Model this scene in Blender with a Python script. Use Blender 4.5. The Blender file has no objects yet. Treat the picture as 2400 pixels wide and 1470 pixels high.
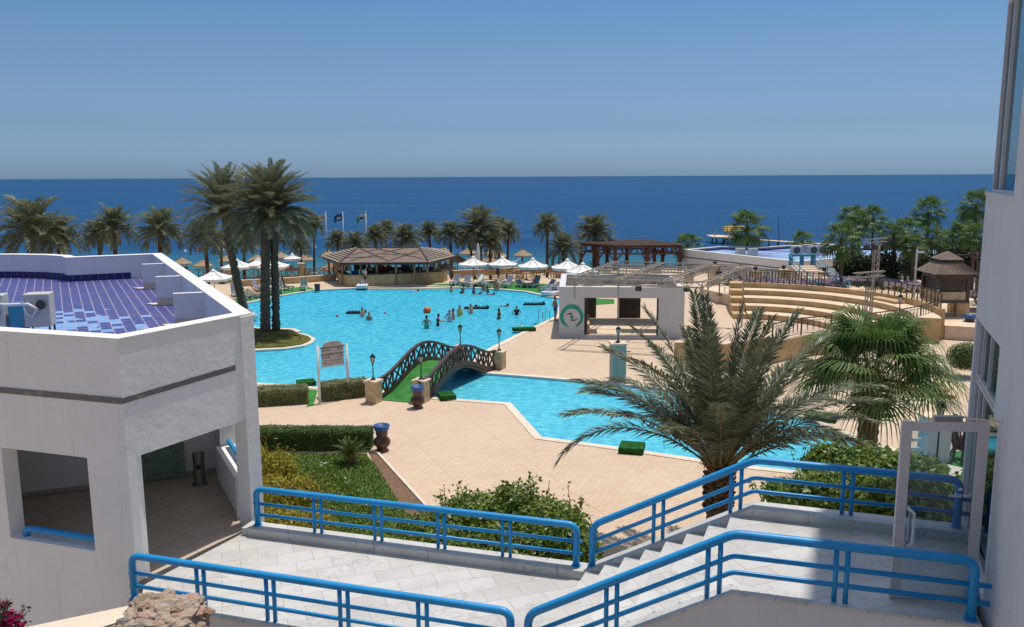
import bpy, bmesh, math, random
from mathutils import Vector, Matrix, noise
from mathutils.geometry import tessellate_polygon
from math import sin, cos, pi, radians, sqrt, atan2, hypot, tan
C = bpy.context.scene
COL = C.collection
random.seed(7)
# ------------------------------------------------------------------ camera
F = 1969.0; TH = math.atan(321 / F); ROLL = 0.0052; CH = 10.5
cd = bpy.data.cameras.new('camera'); cam = bpy.data.objects.new('camera', cd); COL.objects.link(cam)
cd.sensor_width = 36; cd.lens = 36 * F / 2400; cd.clip_start = 0.1; cd.clip_end = 90000
cam.matrix_world = Matrix.Translation((0, 0, CH)) @ Matrix.Rotation(pi / 2 - TH, 4, 'X') @ Matrix.Rotation(-ROLL, 4, 'Z')
C.camera = cam
C.render.resolution_x = 1024; C.render.resolution_y = 627
# ------------------------------------------------------------------ sky and sun
SUN_EL, SUN_AZ = radians(74), radians(38)      # azimuth measured from +Y towards +X
w = bpy.data.worlds.new('World'); C.world = w; w.use_nodes = True
nt = w.node_tree; bg = nt.nodes['Background']
sky = nt.nodes.new('ShaderNodeTexSky'); sky.sky_type = 'NISHITA'; sky.sun_disc = False
sky.sun_elevation = SUN_EL; sky.sun_rotation = SUN_AZ; sky.altitude = 0; sky.air_density = 1.0; sky.dust_density = 1.0; sky.ozone_density = 3.0
hs = nt.nodes.new('ShaderNodeHueSaturation'); hs.inputs['Saturation'].default_value = 1.0
nt.links.new(sky.outputs[0], hs.inputs['Color'])
# desert-haze sky: the band near the horizon is dimmer than a clear-air model
tc = nt.nodes.new('ShaderNodeTexCoord'); sp = nt.nodes.new('ShaderNodeSeparateXYZ'); nt.links.new(tc.outputs['Generated'], sp.inputs[0])
cr = nt.nodes.new('ShaderNodeValToRGB'); nt.links.new(sp.outputs['Z'], cr.inputs[0])
els = cr.color_ramp.elements
els[0].position = 0.0; els[0].color = (0.365, 0.565, 0.955, 1)
els[1].position = 0.5; els[1].color = (0.95, 0.86, 0.74, 1)
for ps, c_ in ((0.017, (0.325, 0.487, 0.83)), (0.056, (0.30, 0.40, 0.61)), (0.103, (0.323, 0.416, 0.55)), (0.15, (0.322, 0.426, 0.536)), (0.194, (0.292, 0.437, 0.543)), (0.27, (0.50, 0.56, 0.60))):
    e = els.new(ps); e.color = (*c_, 1)
hs.inputs['Value'].default_value = 2.0
mx = nt.nodes.new('ShaderNodeMix'); mx.data_type = 'RGBA'; mx.blend_type = 'MULTIPLY'; mx.inputs[0].default_value = 1
nt.links.new(hs.outputs[0], mx.inputs[6]); nt.links.new(cr.outputs[0], mx.inputs[7])
nt.links.new(mx.outputs[2], bg.inputs['Color']); bg.inputs['Strength'].default_value = 0.085
sl = bpy.data.lights.new('sun', 'SUN'); sl.energy = 3.85; sl.angle = radians(0.5); sl.color = (1.0, 0.94, 0.86)
so = bpy.data.objects.new('sun', sl); COL.objects.link(so)
SD = Vector((sin(SUN_AZ) * cos(SUN_EL), cos(SUN_AZ) * cos(SUN_EL), sin(SUN_EL)))
so.rotation_euler = SD.to_track_quat('Z', 'Y').to_euler(); so.location = (0, 0, 60)
C.view_settings.view_transform = 'Standard'; C.view_settings.look = 'None'; C.view_settings.exposure = 0.0; C.view_settings.gamma = 1
# ------------------------------------------------------------------ helpers
def P(x, y, z=0.0):
    u = x - 1200; v = y - 735; u, v = u - ROLL * v, v + ROLL * u
    t = (CH - z) / (F * sin(TH) + v * cos(TH)); return Vector((u * t, (F * cos(TH) - v * sin(TH)) * t, z))
def PD(x, y, Y):
    u = x - 1200; v = y - 735; u, v = u - ROLL * v, v + ROLL * u
    f = F * cos(TH) - v * sin(TH); return Vector((u * Y / f, Y, CH - (F * sin(TH) + v * cos(TH)) * Y / f))
def V(*a): return Vector(a)
def wpos(o):
    l = Vector((0, 0, 0))
    while o: l = l + o.location; o = o.parent
    return l
def tag(o, label=None, cat=None, group=None, kind=None):
    if label: o['label'] = label
    if cat: o['category'] = cat
    if group: o['group'] = group
    if kind: o['kind'] = kind
    return o
def thing(name, label, cat, loc=(0, 0, 0), group=None, rz=0):
    o = bpy.data.objects.new(name, None); COL.objects.link(o); o.location = loc; o.rotation_euler = (0, 0, rz); o.empty_display_size = 0.2
    return tag(o, label, cat, group)
class MB:
    def __init__(s): s.v = []; s.f = []; s.c = []; s.use_c = False
    def add(s, vs, fs, col=None):
        n = len(s.v); s.v += [tuple(q) for q in vs]; s.f += [tuple(n + i for i in f) for f in fs]
        if col is not None: s.use_c = True
        s.c += [col if col is not None else 1.0] * len(fs); return s
    def box(s, c, d, rz=0, M=None):
        hx, hy, hz = d[0] / 2, d[1] / 2, d[2] / 2
        vs = [V(x * hx, y * hy, z * hz) for z in (-1, 1) for x, y in ((-1, -1), (1, -1), (1, 1), (-1, 1))]
        R = M if M else Matrix.Rotation(rz, 3, 'Z')
        return s.add([R @ q + Vector(c) for q in vs], [(3, 2, 1, 0), (4, 5, 6, 7), (0, 1, 5, 4), (1, 2, 6, 5), (2, 3, 7, 6), (3, 0, 4, 7)])
    def beam(s, a, b, w_=0.1, h=None):
        a, b = Vector(a), Vector(b); d = b - a; L = d.length
        if L < 1e-6: return s
        h = h or w_; q = d.to_track_quat('X', 'Z'); return s.box((a + b) / 2, (L, w_, h), M=q.to_matrix())
    def prism(s, poly, z0, z1, zt=None):
        n = len(poly)
        b = [V(p[0], p[1], z0) for p in poly]; t = [V(p[0], p[1], (zt[i] if zt else z1)) for i, p in enumerate(poly)]
        a = sum(poly[i][0] * poly[(i + 1) % n][1] - poly[(i + 1) % n][0] * poly[i][1] for i in range(n))
        fs = [tuple(range(n, 2 * n)), tuple(range(n - 1, -1, -1))] + [(i, (i + 1) % n, (i + 1) % n + n, i + n) for i in range(n)]
        if a < 0: fs = [tuple(reversed(f)) for f in fs]
        return s.add(b + t, fs)
    def tube(s, pts, r, seg=8, cap=True, closed=False):
        pts = [Vector(p) for p in pts]; n = len(pts); rr = r if isinstance(r, (list, tuple)) else [r] * n
        vs = []; up = None
        for i, p in enumerate(pts):
            d = (pts[min(i + 1, n - 1)] - pts[max(i - 1, 0)])
            if i > 0 and i < n - 1:
                d = (pts[i + 1] - p).normalized() + (p - pts[i - 1]).normalized()
            d = d.normalized() if d.length > 1e-9 else V(0, 0, 1)
            if up is None:
                up = V(0, 0, 1) if abs(d.z) < 0.9 else V(1, 0, 0)
            x = up.cross(d); x = x.normalized() if x.length > 1e-6 else V(1, 0, 0); y = d.cross(x); up = y
            for k in range(seg):
                a = 2 * pi * k / seg; vs.append(p + (x * cos(a) + y * sin(a)) * rr[i])
        fs = [(i * seg + k, i * seg + (k + 1) % seg, (i + 1) * seg + (k + 1) % seg, (i + 1) * seg + k) for i in range(n - 1) for k in range(seg)]
        if cap: fs += [tuple(range(seg - 1, -1, -1)), tuple(range((n - 1) * seg, n * seg))]
        return s.add(vs, fs)
    def lathe(s, prof, c=(0, 0, 0), seg=16, a0=0):
        c = Vector(c); vs = [V(r * cos(a0 + 2 * pi * k / seg), r * sin(a0 + 2 * pi * k / seg), z) + c for r, z in prof for k in range(seg)]; n = len(prof)
        fs = [(i * seg + k, i * seg + (k + 1) % seg, (i + 1) * seg + (k + 1) % seg, (i + 1) * seg + k) for i in range(n - 1) for k in range(seg)]
        fs += [tuple(range(seg - 1, -1, -1)), tuple(range((n - 1) * seg, n * seg))]
        return s.add(vs, fs)
    def ball(s, c, r, seg=10, rings=6, sq=(1, 1, 1)):
        pr = [(max(1e-4, sin(pi * i / rings)), -cos(pi * i / rings)) for i in range(rings + 1)]
        n0 = len(s.v); s.lathe([(a * r, b * r) for a, b in pr], (0, 0, 0), seg)
        for i in range(n0, len(s.v)):
            q = s.v[i]; s.v[i] = (q[0] * sq[0] + c[0], q[1] * sq[1] + c[1], q[2] * sq[2] + c[2])
        return s
    def build(s, name, mat, parent=None, smooth=False, bevel=0):
        me = bpy.data.meshes.new(name); off = wpos(parent) if parent else V(0, 0, 0)
        me.from_pydata([(q[0] - off.x, q[1] - off.y, q[2] - off.z) for q in s.v], [], s.f)
        if s.use_c:
            at_ = me.attributes.new('tone', 'FLOAT', 'FACE'); at_.data.foreach_set('value', s.c)
        me.materials.append(mat)
        if smooth: me.polygons.foreach_set('use_smooth', [True] * len(me.polygons))
        me.update(); o = bpy.data.objects.new(name, me); COL.objects.link(o)
        if parent: o.parent = parent
        if smooth == 'auto':
            pass
        if bevel:
            m = o.modifiers.new('bevel', 'BEVEL'); m.width = bevel; m.segments = 2; m.limit_method = 'ANGLE'
        return o
def struct(name, mb, mat, **k):
    o = mb.build(name, mat, **k); o['kind'] = 'structure'; return o
def copy_tree(o, parent=None):
    c = o.copy(); COL.objects.link(c); c.parent = parent
    for ch in list(o.children): copy_tree(ch, c)
    return c
def place(proto, used, loc, rz=0, label=None, s=None):
    o = proto if not used else copy_tree(proto)
    o.location = loc; o.rotation_euler.z = rz
    if s: o.scale = (s, s, s)
    if label: o['label'] = label
    used.append(1); return o
def sheet(poly, z, holes=()):
    loops = [[V(p[0], p[1], 0) for p in poly]] + [[V(p[0], p[1], 0) for p in h] for h in holes]
    tris = tessellate_polygon(loops); vs = [q for l in loops for q in l]; fs = []
    for t in tris:
        a, b, c = [vs[i] for i in t]
        fs.append(tuple(t) if (b - a).cross(c - a).z > 0 else tuple(reversed(t)))
    m = MB(); m.add([V(q.x, q.y, z) for q in vs], fs); return m
def offset(poly, d):
    n = len(poly); out = []
    ar = sum(poly[i][0] * poly[(i + 1) % n][1] - poly[(i + 1) % n][0] * poly[i][1] for i in range(n)); sg = 1 if ar > 0 else -1
    for i in range(n):
        a, b, c = [Vector((poly[j % n][0], poly[j % n][1])) for j in (i - 1, i, i + 1)]
        e1 = (b - a).normalized(); e2 = (c - b).normalized(); n1 = V(e1.y, -e1.x) * sg; n2 = V(e2.y, -e2.x) * sg
        m = (n1 + n2); m = m.normalized() if m.length > 1e-6 else n1
        k = min(2.0, 1 / max(0.35, m.dot(n1))); out.append(b + m * d * k)
    return out
# ------------------------------------------------------------------ materials
def new_mat(name):
    m = bpy.data.materials.new(name); m.use_nodes = True; n = m.node_tree
    return m, n, n.nodes['Principled BSDF']
def N(n, t, **k):
    q = n.nodes.new('ShaderNode' + t)
    for a, b in k.items(): setattr(q, a, b)
    return q
def mixc(n, fac, a, b, bt='MIX'):
    q = N(n, 'Mix', data_type='RGBA', blend_type=bt)
    for i, val in ((0, fac), (6, a), (7, b)):
        if hasattr(val, 'is_linked') or hasattr(val, 'links'): n.links.new(val, q.inputs[i])
        elif i == 0: q.inputs[0].default_value = val
        else: q.inputs[i].default_value = (*val, 1) if len(val) == 3 else val
    return q.outputs[2]
def coords(n, scale=(1, 1, 1), rot=0, kind='Object'):
    t = N(n, 'TexCoord'); m = N(n, 'Mapping'); m.inputs['Scale'].default_value = scale; m.inputs['Rotation'].default_value = (0, 0, rot)
    n.links.new(t.outputs[kind], m.inputs[0]); return m.outputs[0]
def noise_n(n, vec, scale, detail=4, rough=0.55, lo=0.35, hi=0.65):
    q = N(n, 'TexNoise'); q.inputs['Scale'].default_value = scale; q.inputs['Detail'].default_value = detail; q.inputs['Roughness'].default_value = rough
    n.links.new(vec, q.inputs['Vector']); r = N(n, 'MapRange'); r.inputs[1].default_value = lo; r.inputs[2].default_value = hi
    n.links.new(q.outputs[0], r.inputs[0]); return r.outputs[0]
def bump(n, b, h, strength=0.3, dist=0.02):
    q = N(n, 'Bump'); q.inputs['Strength'].default_value = strength; q.inputs['Distance'].default_value = dist
    n.links.new(h, q.inputs['Height']); n.links.new(q.outputs[0], b.inputs['Normal']); return q
def simple(name, c, rough=0.6, var=0.12, scale=3, bmp=0.0, bscale=40, metal=0, spec=0.4, c2=None):
    m, n, b = new_mat(name); v = coords(n)
    f = noise_n(n, v, scale); d = c2 if c2 else tuple(x * (1 - var * 2) for x in c)
    n.links.new(mixc(n, f, d, c), b.inputs['Base Color']); b.inputs['Roughness'].default_value = rough; b.inputs['Metallic'].default_value = metal
    b.inputs['Specular IOR Level'].default_value = spec
    if bmp: bump(n, b, noise_n(n, v, bscale, 3, lo=0, hi=1), bmp, 0.02)
    return m
def leafy(name, c, c2, trans=0.25, rough=0.5):
    m, n, b = new_mat(name); a = N(n, 'Attribute', attribute_name='tone'); v = coords(n)
    f = noise_n(n, v, 1.7, 2); col = mixc(n, a.outputs['Fac'], c2, c); col = mixc(n, f, mixc(n, 0.35, col, c2), col)
    n.links.new(col, b.inputs['Base Color']); b.inputs['Roughness'].default_value = rough; b.inputs['Specular IOR Level'].default_value = 0.35
    t = N(n, 'BsdfTranslucent'); n.links.new(col, t.inputs[0]); mx_ = N(n, 'MixShader'); mx_.inputs[0].default_value = trans
    n.links.new(b.outputs[0], mx_.inputs[1]); n.links.new(t.outputs[0], mx_.inputs[2]); n.links.new(mx_.outputs[0], n.nodes['Material Output'].inputs[0]); return m
def tiles(name, c, c2, mortar, bw, bh, ms=0.01, rot=0, off=0.5, rough=0.5, var=0.1, bmp=0.15, vein=None, spec=0.4, scale=1.0, stain=None):
    m, n, b = new_mat(name); v = coords(n, rot=rot); t = N(n, 'TexBrick'); t.offset = off; n.links.new(v, t.inputs[0])
    t.inputs['Color1'].default_value = (*c, 1); t.inputs['Color2'].default_value = (*c2, 1); t.inputs['Mortar'].default_value = (*mortar, 1)
    t.inputs['Scale'].default_value = scale; t.inputs['Mortar Size'].default_value = ms; t.inputs['Brick Width'].default_value = bw; t.inputs['Row Height'].default_value = bh; t.inputs['Mortar Smooth'].default_value = 0.2
    col = mixc(n, noise_n(n, v, 1.3, 5), mixc(n, var, t.outputs[0], (0.1, 0.08, 0.07)), t.outputs[0])
    if vein:
        q = N(n, 'TexNoise'); q.inputs['Scale'].default_value = 2.2; q.inputs['Detail'].default_value = 9; q.inputs['Distortion'].default_value = 1.8; n.links.new(v, q.inputs['Vector'])
        r = N(n, 'MapRange'); r.inputs[1].default_value = 0.49; r.inputs[2].default_value = 0.52; n.links.new(q.outputs[0], r.inputs[0])
        r2 = N(n, 'MapRange'); r2.inputs[1].default_value = 0.55; r2.inputs[2].default_value = 0.52; n.links.new(q.outputs[0], r2.inputs[0])
        k = N(n, 'Math', operation='MULTIPLY'); n.links.new(r.outputs[0], k.inputs[0]); n.links.new(r2.outputs[0], k.inputs[1])
        k2 = N(n, 'Math', operation='MULTIPLY'); n.links.new(k.outputs[0], k2.inputs[0]); n.links.new(noise_n(n, v, 0.9, 3, lo=.45, hi=.6), k2.inputs[1])
        col = mixc(n, k2.outputs[0], col, vein)
    if stain:
        col = mixc(n, noise_n(n, v, 0.35, 6, 0.7, 0.5, 0.75), col, mixc(n, 0.5, col, stain))
    n.links.new(col, b.inputs['Base Color']); b.inputs['Roughness'].default_value = rough; b.inputs['Specular IOR Level'].default_value = spec
    if bmp: bump(n, b, t.outputs['Fac'], -bmp, 0.01)
    return m
def plaster(name, c, dirt=(0.42, 0.36, 0.30), bs=0.35):
    m, n, b = new_mat(name); v = coords(n)
    f = noise_n(n, v, 0.8, 6, 0.7, 0.3, 0.7); col = mixc(n, f, tuple(x * 0.91 for x in c), c)
    f2 = noise_n(n, coords(n, (5, 5, 0.35)), 1.3, 6, 0.75, 0.55, 0.8); col = mixc(n, f2, col, mixc(n, 0.38, col, dirt))
    f3 = noise_n(n, v, 5.5, 6, 0.75, 0.66, 0.74); col = mixc(n, f3, col, mixc(n, 0.5, col, dirt))
    q2 = N(n, 'TexNoise'); q2.inputs['Scale'].default_value = 1.1; q2.inputs['Detail'].default_value = 8; q2.inputs['Distortion'].default_value = 1.2; n.links.new(v, q2.inputs['Vector'])
    ab = N(n, 'Math', operation='SUBTRACT'); ab.inputs[1].default_value = 0.5; n.links.new(q2.outputs[0], ab.inputs[0]); ab2 = N(n, 'Math', operation='ABSOLUTE'); n.links.new(ab.outputs[0], ab2.inputs[0])
    ck = N(n, 'MapRange'); ck.inputs[1].default_value = 0.0035; ck.inputs[2].default_value = 0.0; n.links.new(ab2.outputs[0], ck.inputs[0]); cm_ = N(n, 'Math', operation='MULTIPLY'); n.links.new(ck.outputs[0], cm_.inputs[0]); n.links.new(noise_n(n, v, 0.7, 3, 0.5, 0.5, 0.62), cm_.inputs[1])
    col = mixc(n, cm_.outputs[0], col, mixc(n, 0.55, col, (0.25, 0.21, 0.18)))
    n.links.new(col, b.inputs['Base Color']); b.inputs['Roughness'].default_value = 0.85; b.inputs['Specular IOR Level'].default_value = 0.15
    q = N(n, 'TexNoise'); q.inputs['Scale'].default_value = 7; q.inputs['Detail'].default_value = 9; n.links.new(v, q.inputs['Vector'])
    bump(n, b, q.outputs[0], bs * .7, 0.035); return m
def painted_metal(name, c, chip=(0.16, 0.06, 0.03)):
    m, n, b = new_mat(name); v = coords(n); f = noise_n(n, v, 2.0, 5, 0.6, 0.35, 0.7); col = mixc(n, f, c, tuple(x * 1.12 + .012 for x in c)); col = mixc(n, noise_n(n, v, 26, 5, 0.7, 0.70, 0.735), col, chip); col = mixc(n, noise_n(n, v, 9, 6, 0.8, 0.6, 0.8), col, mixc(n, 0.35, col, (0.3, 0.42, 0.5)))
    n.links.new(col, b.inputs['Base Color']); b.inputs['Roughness'].default_value = 0.42; b.inputs['Specular IOR Level'].default_value = 0.45; bump(n, b, noise_n(n, v, 30, 4, 0.6, 0, 1), 0.12, 0.01); return m
M = {}
M['white'] = plaster('white_plaster', (0.85, 0.83, 0.80))
M['whitecap'] = plaster('white_coping_paint', (0.80, 0.78, 0.74))
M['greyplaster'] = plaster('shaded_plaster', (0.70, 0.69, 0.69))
M['cream'] = plaster('cream_plaster', (0.72, 0.62, 0.48))
M['portal'] = plaster('portal_paint', (0.64, 0.63, 0.63), bs=0.1)
M['dark_reveal'] = simple('dark_brown_panel', (0.07, 0.055, 0.045), 0.7)
M['rail'] = painted_metal('blue_rail_paint', (0.006, 0.25, 0.56))
M['bluefar'] = simple('light_blue_paint', (0.05, 0.30, 0.50), 0.5)
M['marble'] = tiles('marble_floor', (0.52, 0.51, 0.48), (0.61, 0.60, 0.575), (0.36, 0.33, 0.29), 0.6, 0.4, 0.006, rot=radians(-19), off=0.5, rough=0.35, var=0.14, vein=(0.38, 0.37, 0.35))
M['marble_curb'] = tiles('marble_kerb', (0.54, 0.53, 0.50), (0.60, 0.59, 0.56), (0.33, 0.31, 0.28), 1.1, 5.0, 0.006, rot=radians(-19), rough=0.5, vein=(0.25, 0.24, 0.22))
M['arcade'] = tiles('arcade_tiles', (0.52, 0.42, 0.33), (0.56, 0.46, 0.37), (0.30, 0.23, 0.18), 0.45, 0.45, 0.007, rot=radians(25), off=0.0, rough=0.35)
M['skirt'] = tiles('stone_skirting', (0.50, 0.40, 0.33), (0.56, 0.46, 0.38), (0.3, 0.25, 0.2), 0.4, 5, 0.006)
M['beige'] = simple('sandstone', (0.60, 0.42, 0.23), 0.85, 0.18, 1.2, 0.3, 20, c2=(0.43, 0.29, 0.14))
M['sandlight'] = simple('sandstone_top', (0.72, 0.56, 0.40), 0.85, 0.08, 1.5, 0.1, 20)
M['stone_pillar'] = simple('cream_stone', (0.60, 0.47, 0.30), 0.8, 0.12, 4, 0.3, 30, c2=(0.46, 0.33, 0.19))
M['coping'] = tiles('pool_coping', (0.68, 0.57, 0.46), (0.72, 0.62, 0.51), (0.5, 0.4, 0.3), 0.6, 9, 0.01, rough=0.7)
M['woodbrown'] = simple('brown_painted_wood', (0.085, 0.055, 0.05), 0.45, 0.2, 6, 0.2, 60)
M['woodred'] = simple('reddish_timber', (0.17, 0.065, 0.04), 0.6, 0.2, 5, 0.2, 60)
M['woodlight'] = simple('weathered_teak', (0.40, 0.22, 0.11), 0.6, 0.2, 5)
M['thatch'] = simple('dry_reed_thatch', (0.46, 0.36, 0.24), 0.95, 0.25, 8, 0.8, 60, c2=(0.24, 0.17, 0.10))
M['roofbrown'] = simple('brown_roof_felt', (0.21, 0.15, 0.115), 0.9, 0.12, 1.5, 0.4, 30)
M['roofgrey'] = simple('grey_brown_shingle', (0.30, 0.235, 0.18), 0.9, 0.12, 2, 0.3, 30)
M['carpet'] = simple('green_carpet', (0.065, 0.24, 0.065), 0.95, 0.12, 1.6, 0.5, 120, c2=(0.035, 0.155, 0.035), spec=0.05)
M['mat'] = simple('green_mat', (0.03, 0.13, 0.03), 0.95, 0.25, 5, 0.8, 120, spec=0.05)
M['black'] = simple('black_iron', (0.012, 0.013, 0.012), 0.4)
M['greeniron'] = simple('green_iron', (0.03, 0.08, 0.06), 0.5)
M['urn'] = simple('brown_glazed_clay', (0.10, 0.04, 0.02), 0.3, 0.25, 5, 0.05, 10, spec=0.6)
M['bluebag'] = simple('blue_bin_liner', (0.03, 0.12, 0.36), 0.35, 0.2, 30, 1.0, 25)
M['steel'] = simple('brushed_steel', (0.35, 0.33, 0.31), 0.3, 0.05, 3, metal=1)
M['truss'] = simple('aluminium_truss', (0.42, 0.37, 0.30), 0.5, 0.05, 3, metal=0.3)
M['acwhite'] = simple('painted_metal_casing', (0.55, 0.54, 0.50), 0.5, 0.06, 2)
M['acdark'] = simple('dark_grille', (0.06, 0.055, 0.05), 0.6)
M['pvc'] = simple('white_plastic', (0.72, 0.73, 0.74), 0.4, 0.05, 3)
M['frame'] = simple('white_aluminium', (0.62, 0.58, 0.57), 0.4, 0.04, 3)
M['canvas'] = simple('white_canvas', (0.80, 0.80, 0.78), 0.9, 0.03, 1.5, 0.15, 6)
M['cushion'] = simple('navy_striped_cushion', (0.10, 0.13, 0.20), 0.9, 0.1, 3)
M['cushiongreen'] = simple('green_cushion', (0.05, 0.13, 0.10), 0.9, 0.1, 3)
M['towel'] = simple('tan_towel', (0.45, 0.33, 0.20), 0.95, 0.15, 6)
M['yellowtowel'] = simple('yellow_towel', (0.62, 0.55, 0.28), 0.95, 0.15, 6)
M['teal'] = simple('teal_paint', (0.02, 0.36, 0.29), 0.6, 0.1, 3)
M['ink'] = simple('dark_lettering', (0.06, 0.05, 0.05), 0.7)
M['board'] = simple('sign_board', (0.56, 0.50, 0.46), 0.6, 0.06, 3)
M['goldink'] = simple('tan_emblem', (0.30, 0.22, 0.12), 0.6)
M['door'] = simple('green_distressed_door', (0.22, 0.34, 0.24), 0.6, 0.15, 12, 0.2, 40, c2=(0.14, 0.22, 0.15))
M['trunk'] = simple('palm_trunk', (0.13, 0.085, 0.055), 0.95, 0.25, 12, 0.9, 25)
M['trunkgrey'] = simple('grey_palm_trunk', (0.14, 0.13, 0.10), 0.95, 0.3, 14, 0.9, 25, c2=(0.06, 0.05, 0.04))
M['fibre'] = simple('dry_palm_fibre', (0.22, 0.12, 0.055), 0.95, 0.25, 10, 0.6, 30)
M['dates'] = simple('orange_dates', (0.46, 0.26, 0.05), 0.6, 0.25, 12)
M['soil'] = simple('brown_soil', (0.20, 0.12, 0.07), 0.95, 0.2, 8, 0.5, 40)
M['lawn'] = simple('lawn_green', (0.10, 0.15, 0.035), 0.95, 0.25, 2.5, 0.6, 60, c2=(0.06, 0.10, 0.025), spec=0.1)
M['dryturf'] = simple('dry_turf', (0.15, 0.13, 0.04), 0.95, 0.25, 1.4, 0.6, 60, c2=(0.055, 0.07, 0.015), spec=0.1)
M['palmleaf'] = leafy('palm_leaf', (0.27, 0.30, 0.18), (0.11, 0.13, 0.07), 0.28)
M['palmleaf_big'] = leafy('big_palm_leaf', (0.22, 0.25, 0.145), (0.075, 0.09, 0.05), 0.25, 0.36)
M['rachis'] = simple('palm_rib', (0.22, 0.17, 0.07), 0.5, 0.15, 4)
M['fanleaf'] = leafy('fan_palm_leaf', (0.15, 0.24, 0.055), (0.05, 0.10, 0.025), 0.35, 0.55)
M['bushleaf'] = leafy('bush_leaf', (0.24, 0.33, 0.05), (0.065, 0.12, 0.02), 0.35, 0.4)
M['hedgeleaf'] = leafy('hedge_leaf', (0.12, 0.20, 0.035), (0.035, 0.075, 0.012), 0.25)
M['oliveleaf'] = leafy('olive_hedge_leaf', (0.34, 0.34, 0.15), (0.14, 0.16, 0.06), 0.25)
M['yellowleaf'] = leafy('yellow_leaf', (0.50, 0.38, 0.03), (0.17, 0.19, 0.02), 0.35)
M['darkleaf'] = leafy('dark_leaf', (0.03, 0.055, 0.015), (0.012, 0.025, 0.007), 0.2)
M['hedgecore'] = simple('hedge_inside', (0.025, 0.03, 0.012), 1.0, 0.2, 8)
M['magenta'] = leafy('magenta_bract', (0.50, 0.01, 0.14), (0.28, 0.005, 0.08), 0.35)
M['petal'] = leafy('pale_petal', (0.70, 0.64, 0.68), (0.46, 0.32, 0.48), 0.3)
M['petalwhite'] = simple('white_petal', (0.75, 0.75, 0.72), 0.8)
M['sand'] = simple('beach_sand', (0.56, 0.42, 0.27), 0.95, 0.12, 0.3, 0.4, 8)
M['rock'] = simple('rubble_stone', (0.42, 0.31, 0.23), 0.95, 0.2, 5, 1.0, 14, c2=(0.26, 0.20, 0.15))
M['rock2'] = simple('grey_rubble_stone', (0.20, 0.18, 0.16), 0.95, 0.2, 5, 1.0, 14)
M['rockpink'] = simple('pink_rubble_stone', (0.45, 0.27, 0.21), 0.95, 0.2, 6, 1.0, 16, c2=(0.30, 0.19, 0.14))
M['mortar'] = simple('rubble_mortar', (0.44, 0.35, 0.27), 0.95, 0.2, 9, 1.0, 30)
M['red'] = simple('red_plastic', (0.40, 0.015, 0.02), 0.4)
M['orange'] = simple('orange_plastic', (0.70, 0.14, 0.02), 0.4)
M['yellow'] = simple('yellow_plastic', (0.70, 0.42, 0.03), 0.4)
M['turq'] = simple('turquoise_crate', (0.02, 0.30, 0.38), 0.5)
M['grass_pole'] = simple('flag_pole_paint', (0.62, 0.62, 0.62), 0.4)
M['flagblue'] = simple('blue_flag', (0.015, 0.09, 0.24), 0.8)
M['flagwhite'] = simple('white_flag', (0.62, 0.58, 0.60), 0.8)
M['flaggreen'] = simple('green_flag_band', (0.03, 0.30, 0.20), 0.8)
M['lampglass'] = simple('frosted_lamp_glass', (0.55, 0.53, 0.48), 0.3)
M['skin'] = simple('tanned_skin', (0.42, 0.21, 0.13), 0.55, 0.08, 6)
M['skinpale'] = simple('light_skin', (0.60, 0.34, 0.24), 0.55, 0.08, 6)
M['skindark'] = simple('dark_skin', (0.16, 0.075, 0.045), 0.55, 0.08, 6)
M['hair'] = simple('dark_hair', (0.018, 0.012, 0.01), 0.6)
M['hairblond'] = simple('blond_hair', (0.36, 0.24, 0.11), 0.6)
M['swimblack'] = simple('black_swimwear', (0.012, 0.012, 0.016), 0.5)
M['swimblue'] = simple('blue_swimwear', (0.02, 0.07, 0.22), 0.6)
M['swimred'] = simple('red_swimwear', (0.42, 0.03, 0.05), 0.6)
M['swimyellow'] = simple('yellow_swimwear', (0.60, 0.60, 0.05), 0.6)
M['swimgreen'] = simple('green_cap', (0.10, 0.40, 0.06), 0.5)
M['swimwhite'] = simple('pale_top', (0.55, 0.60, 0.72), 0.8)
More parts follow.
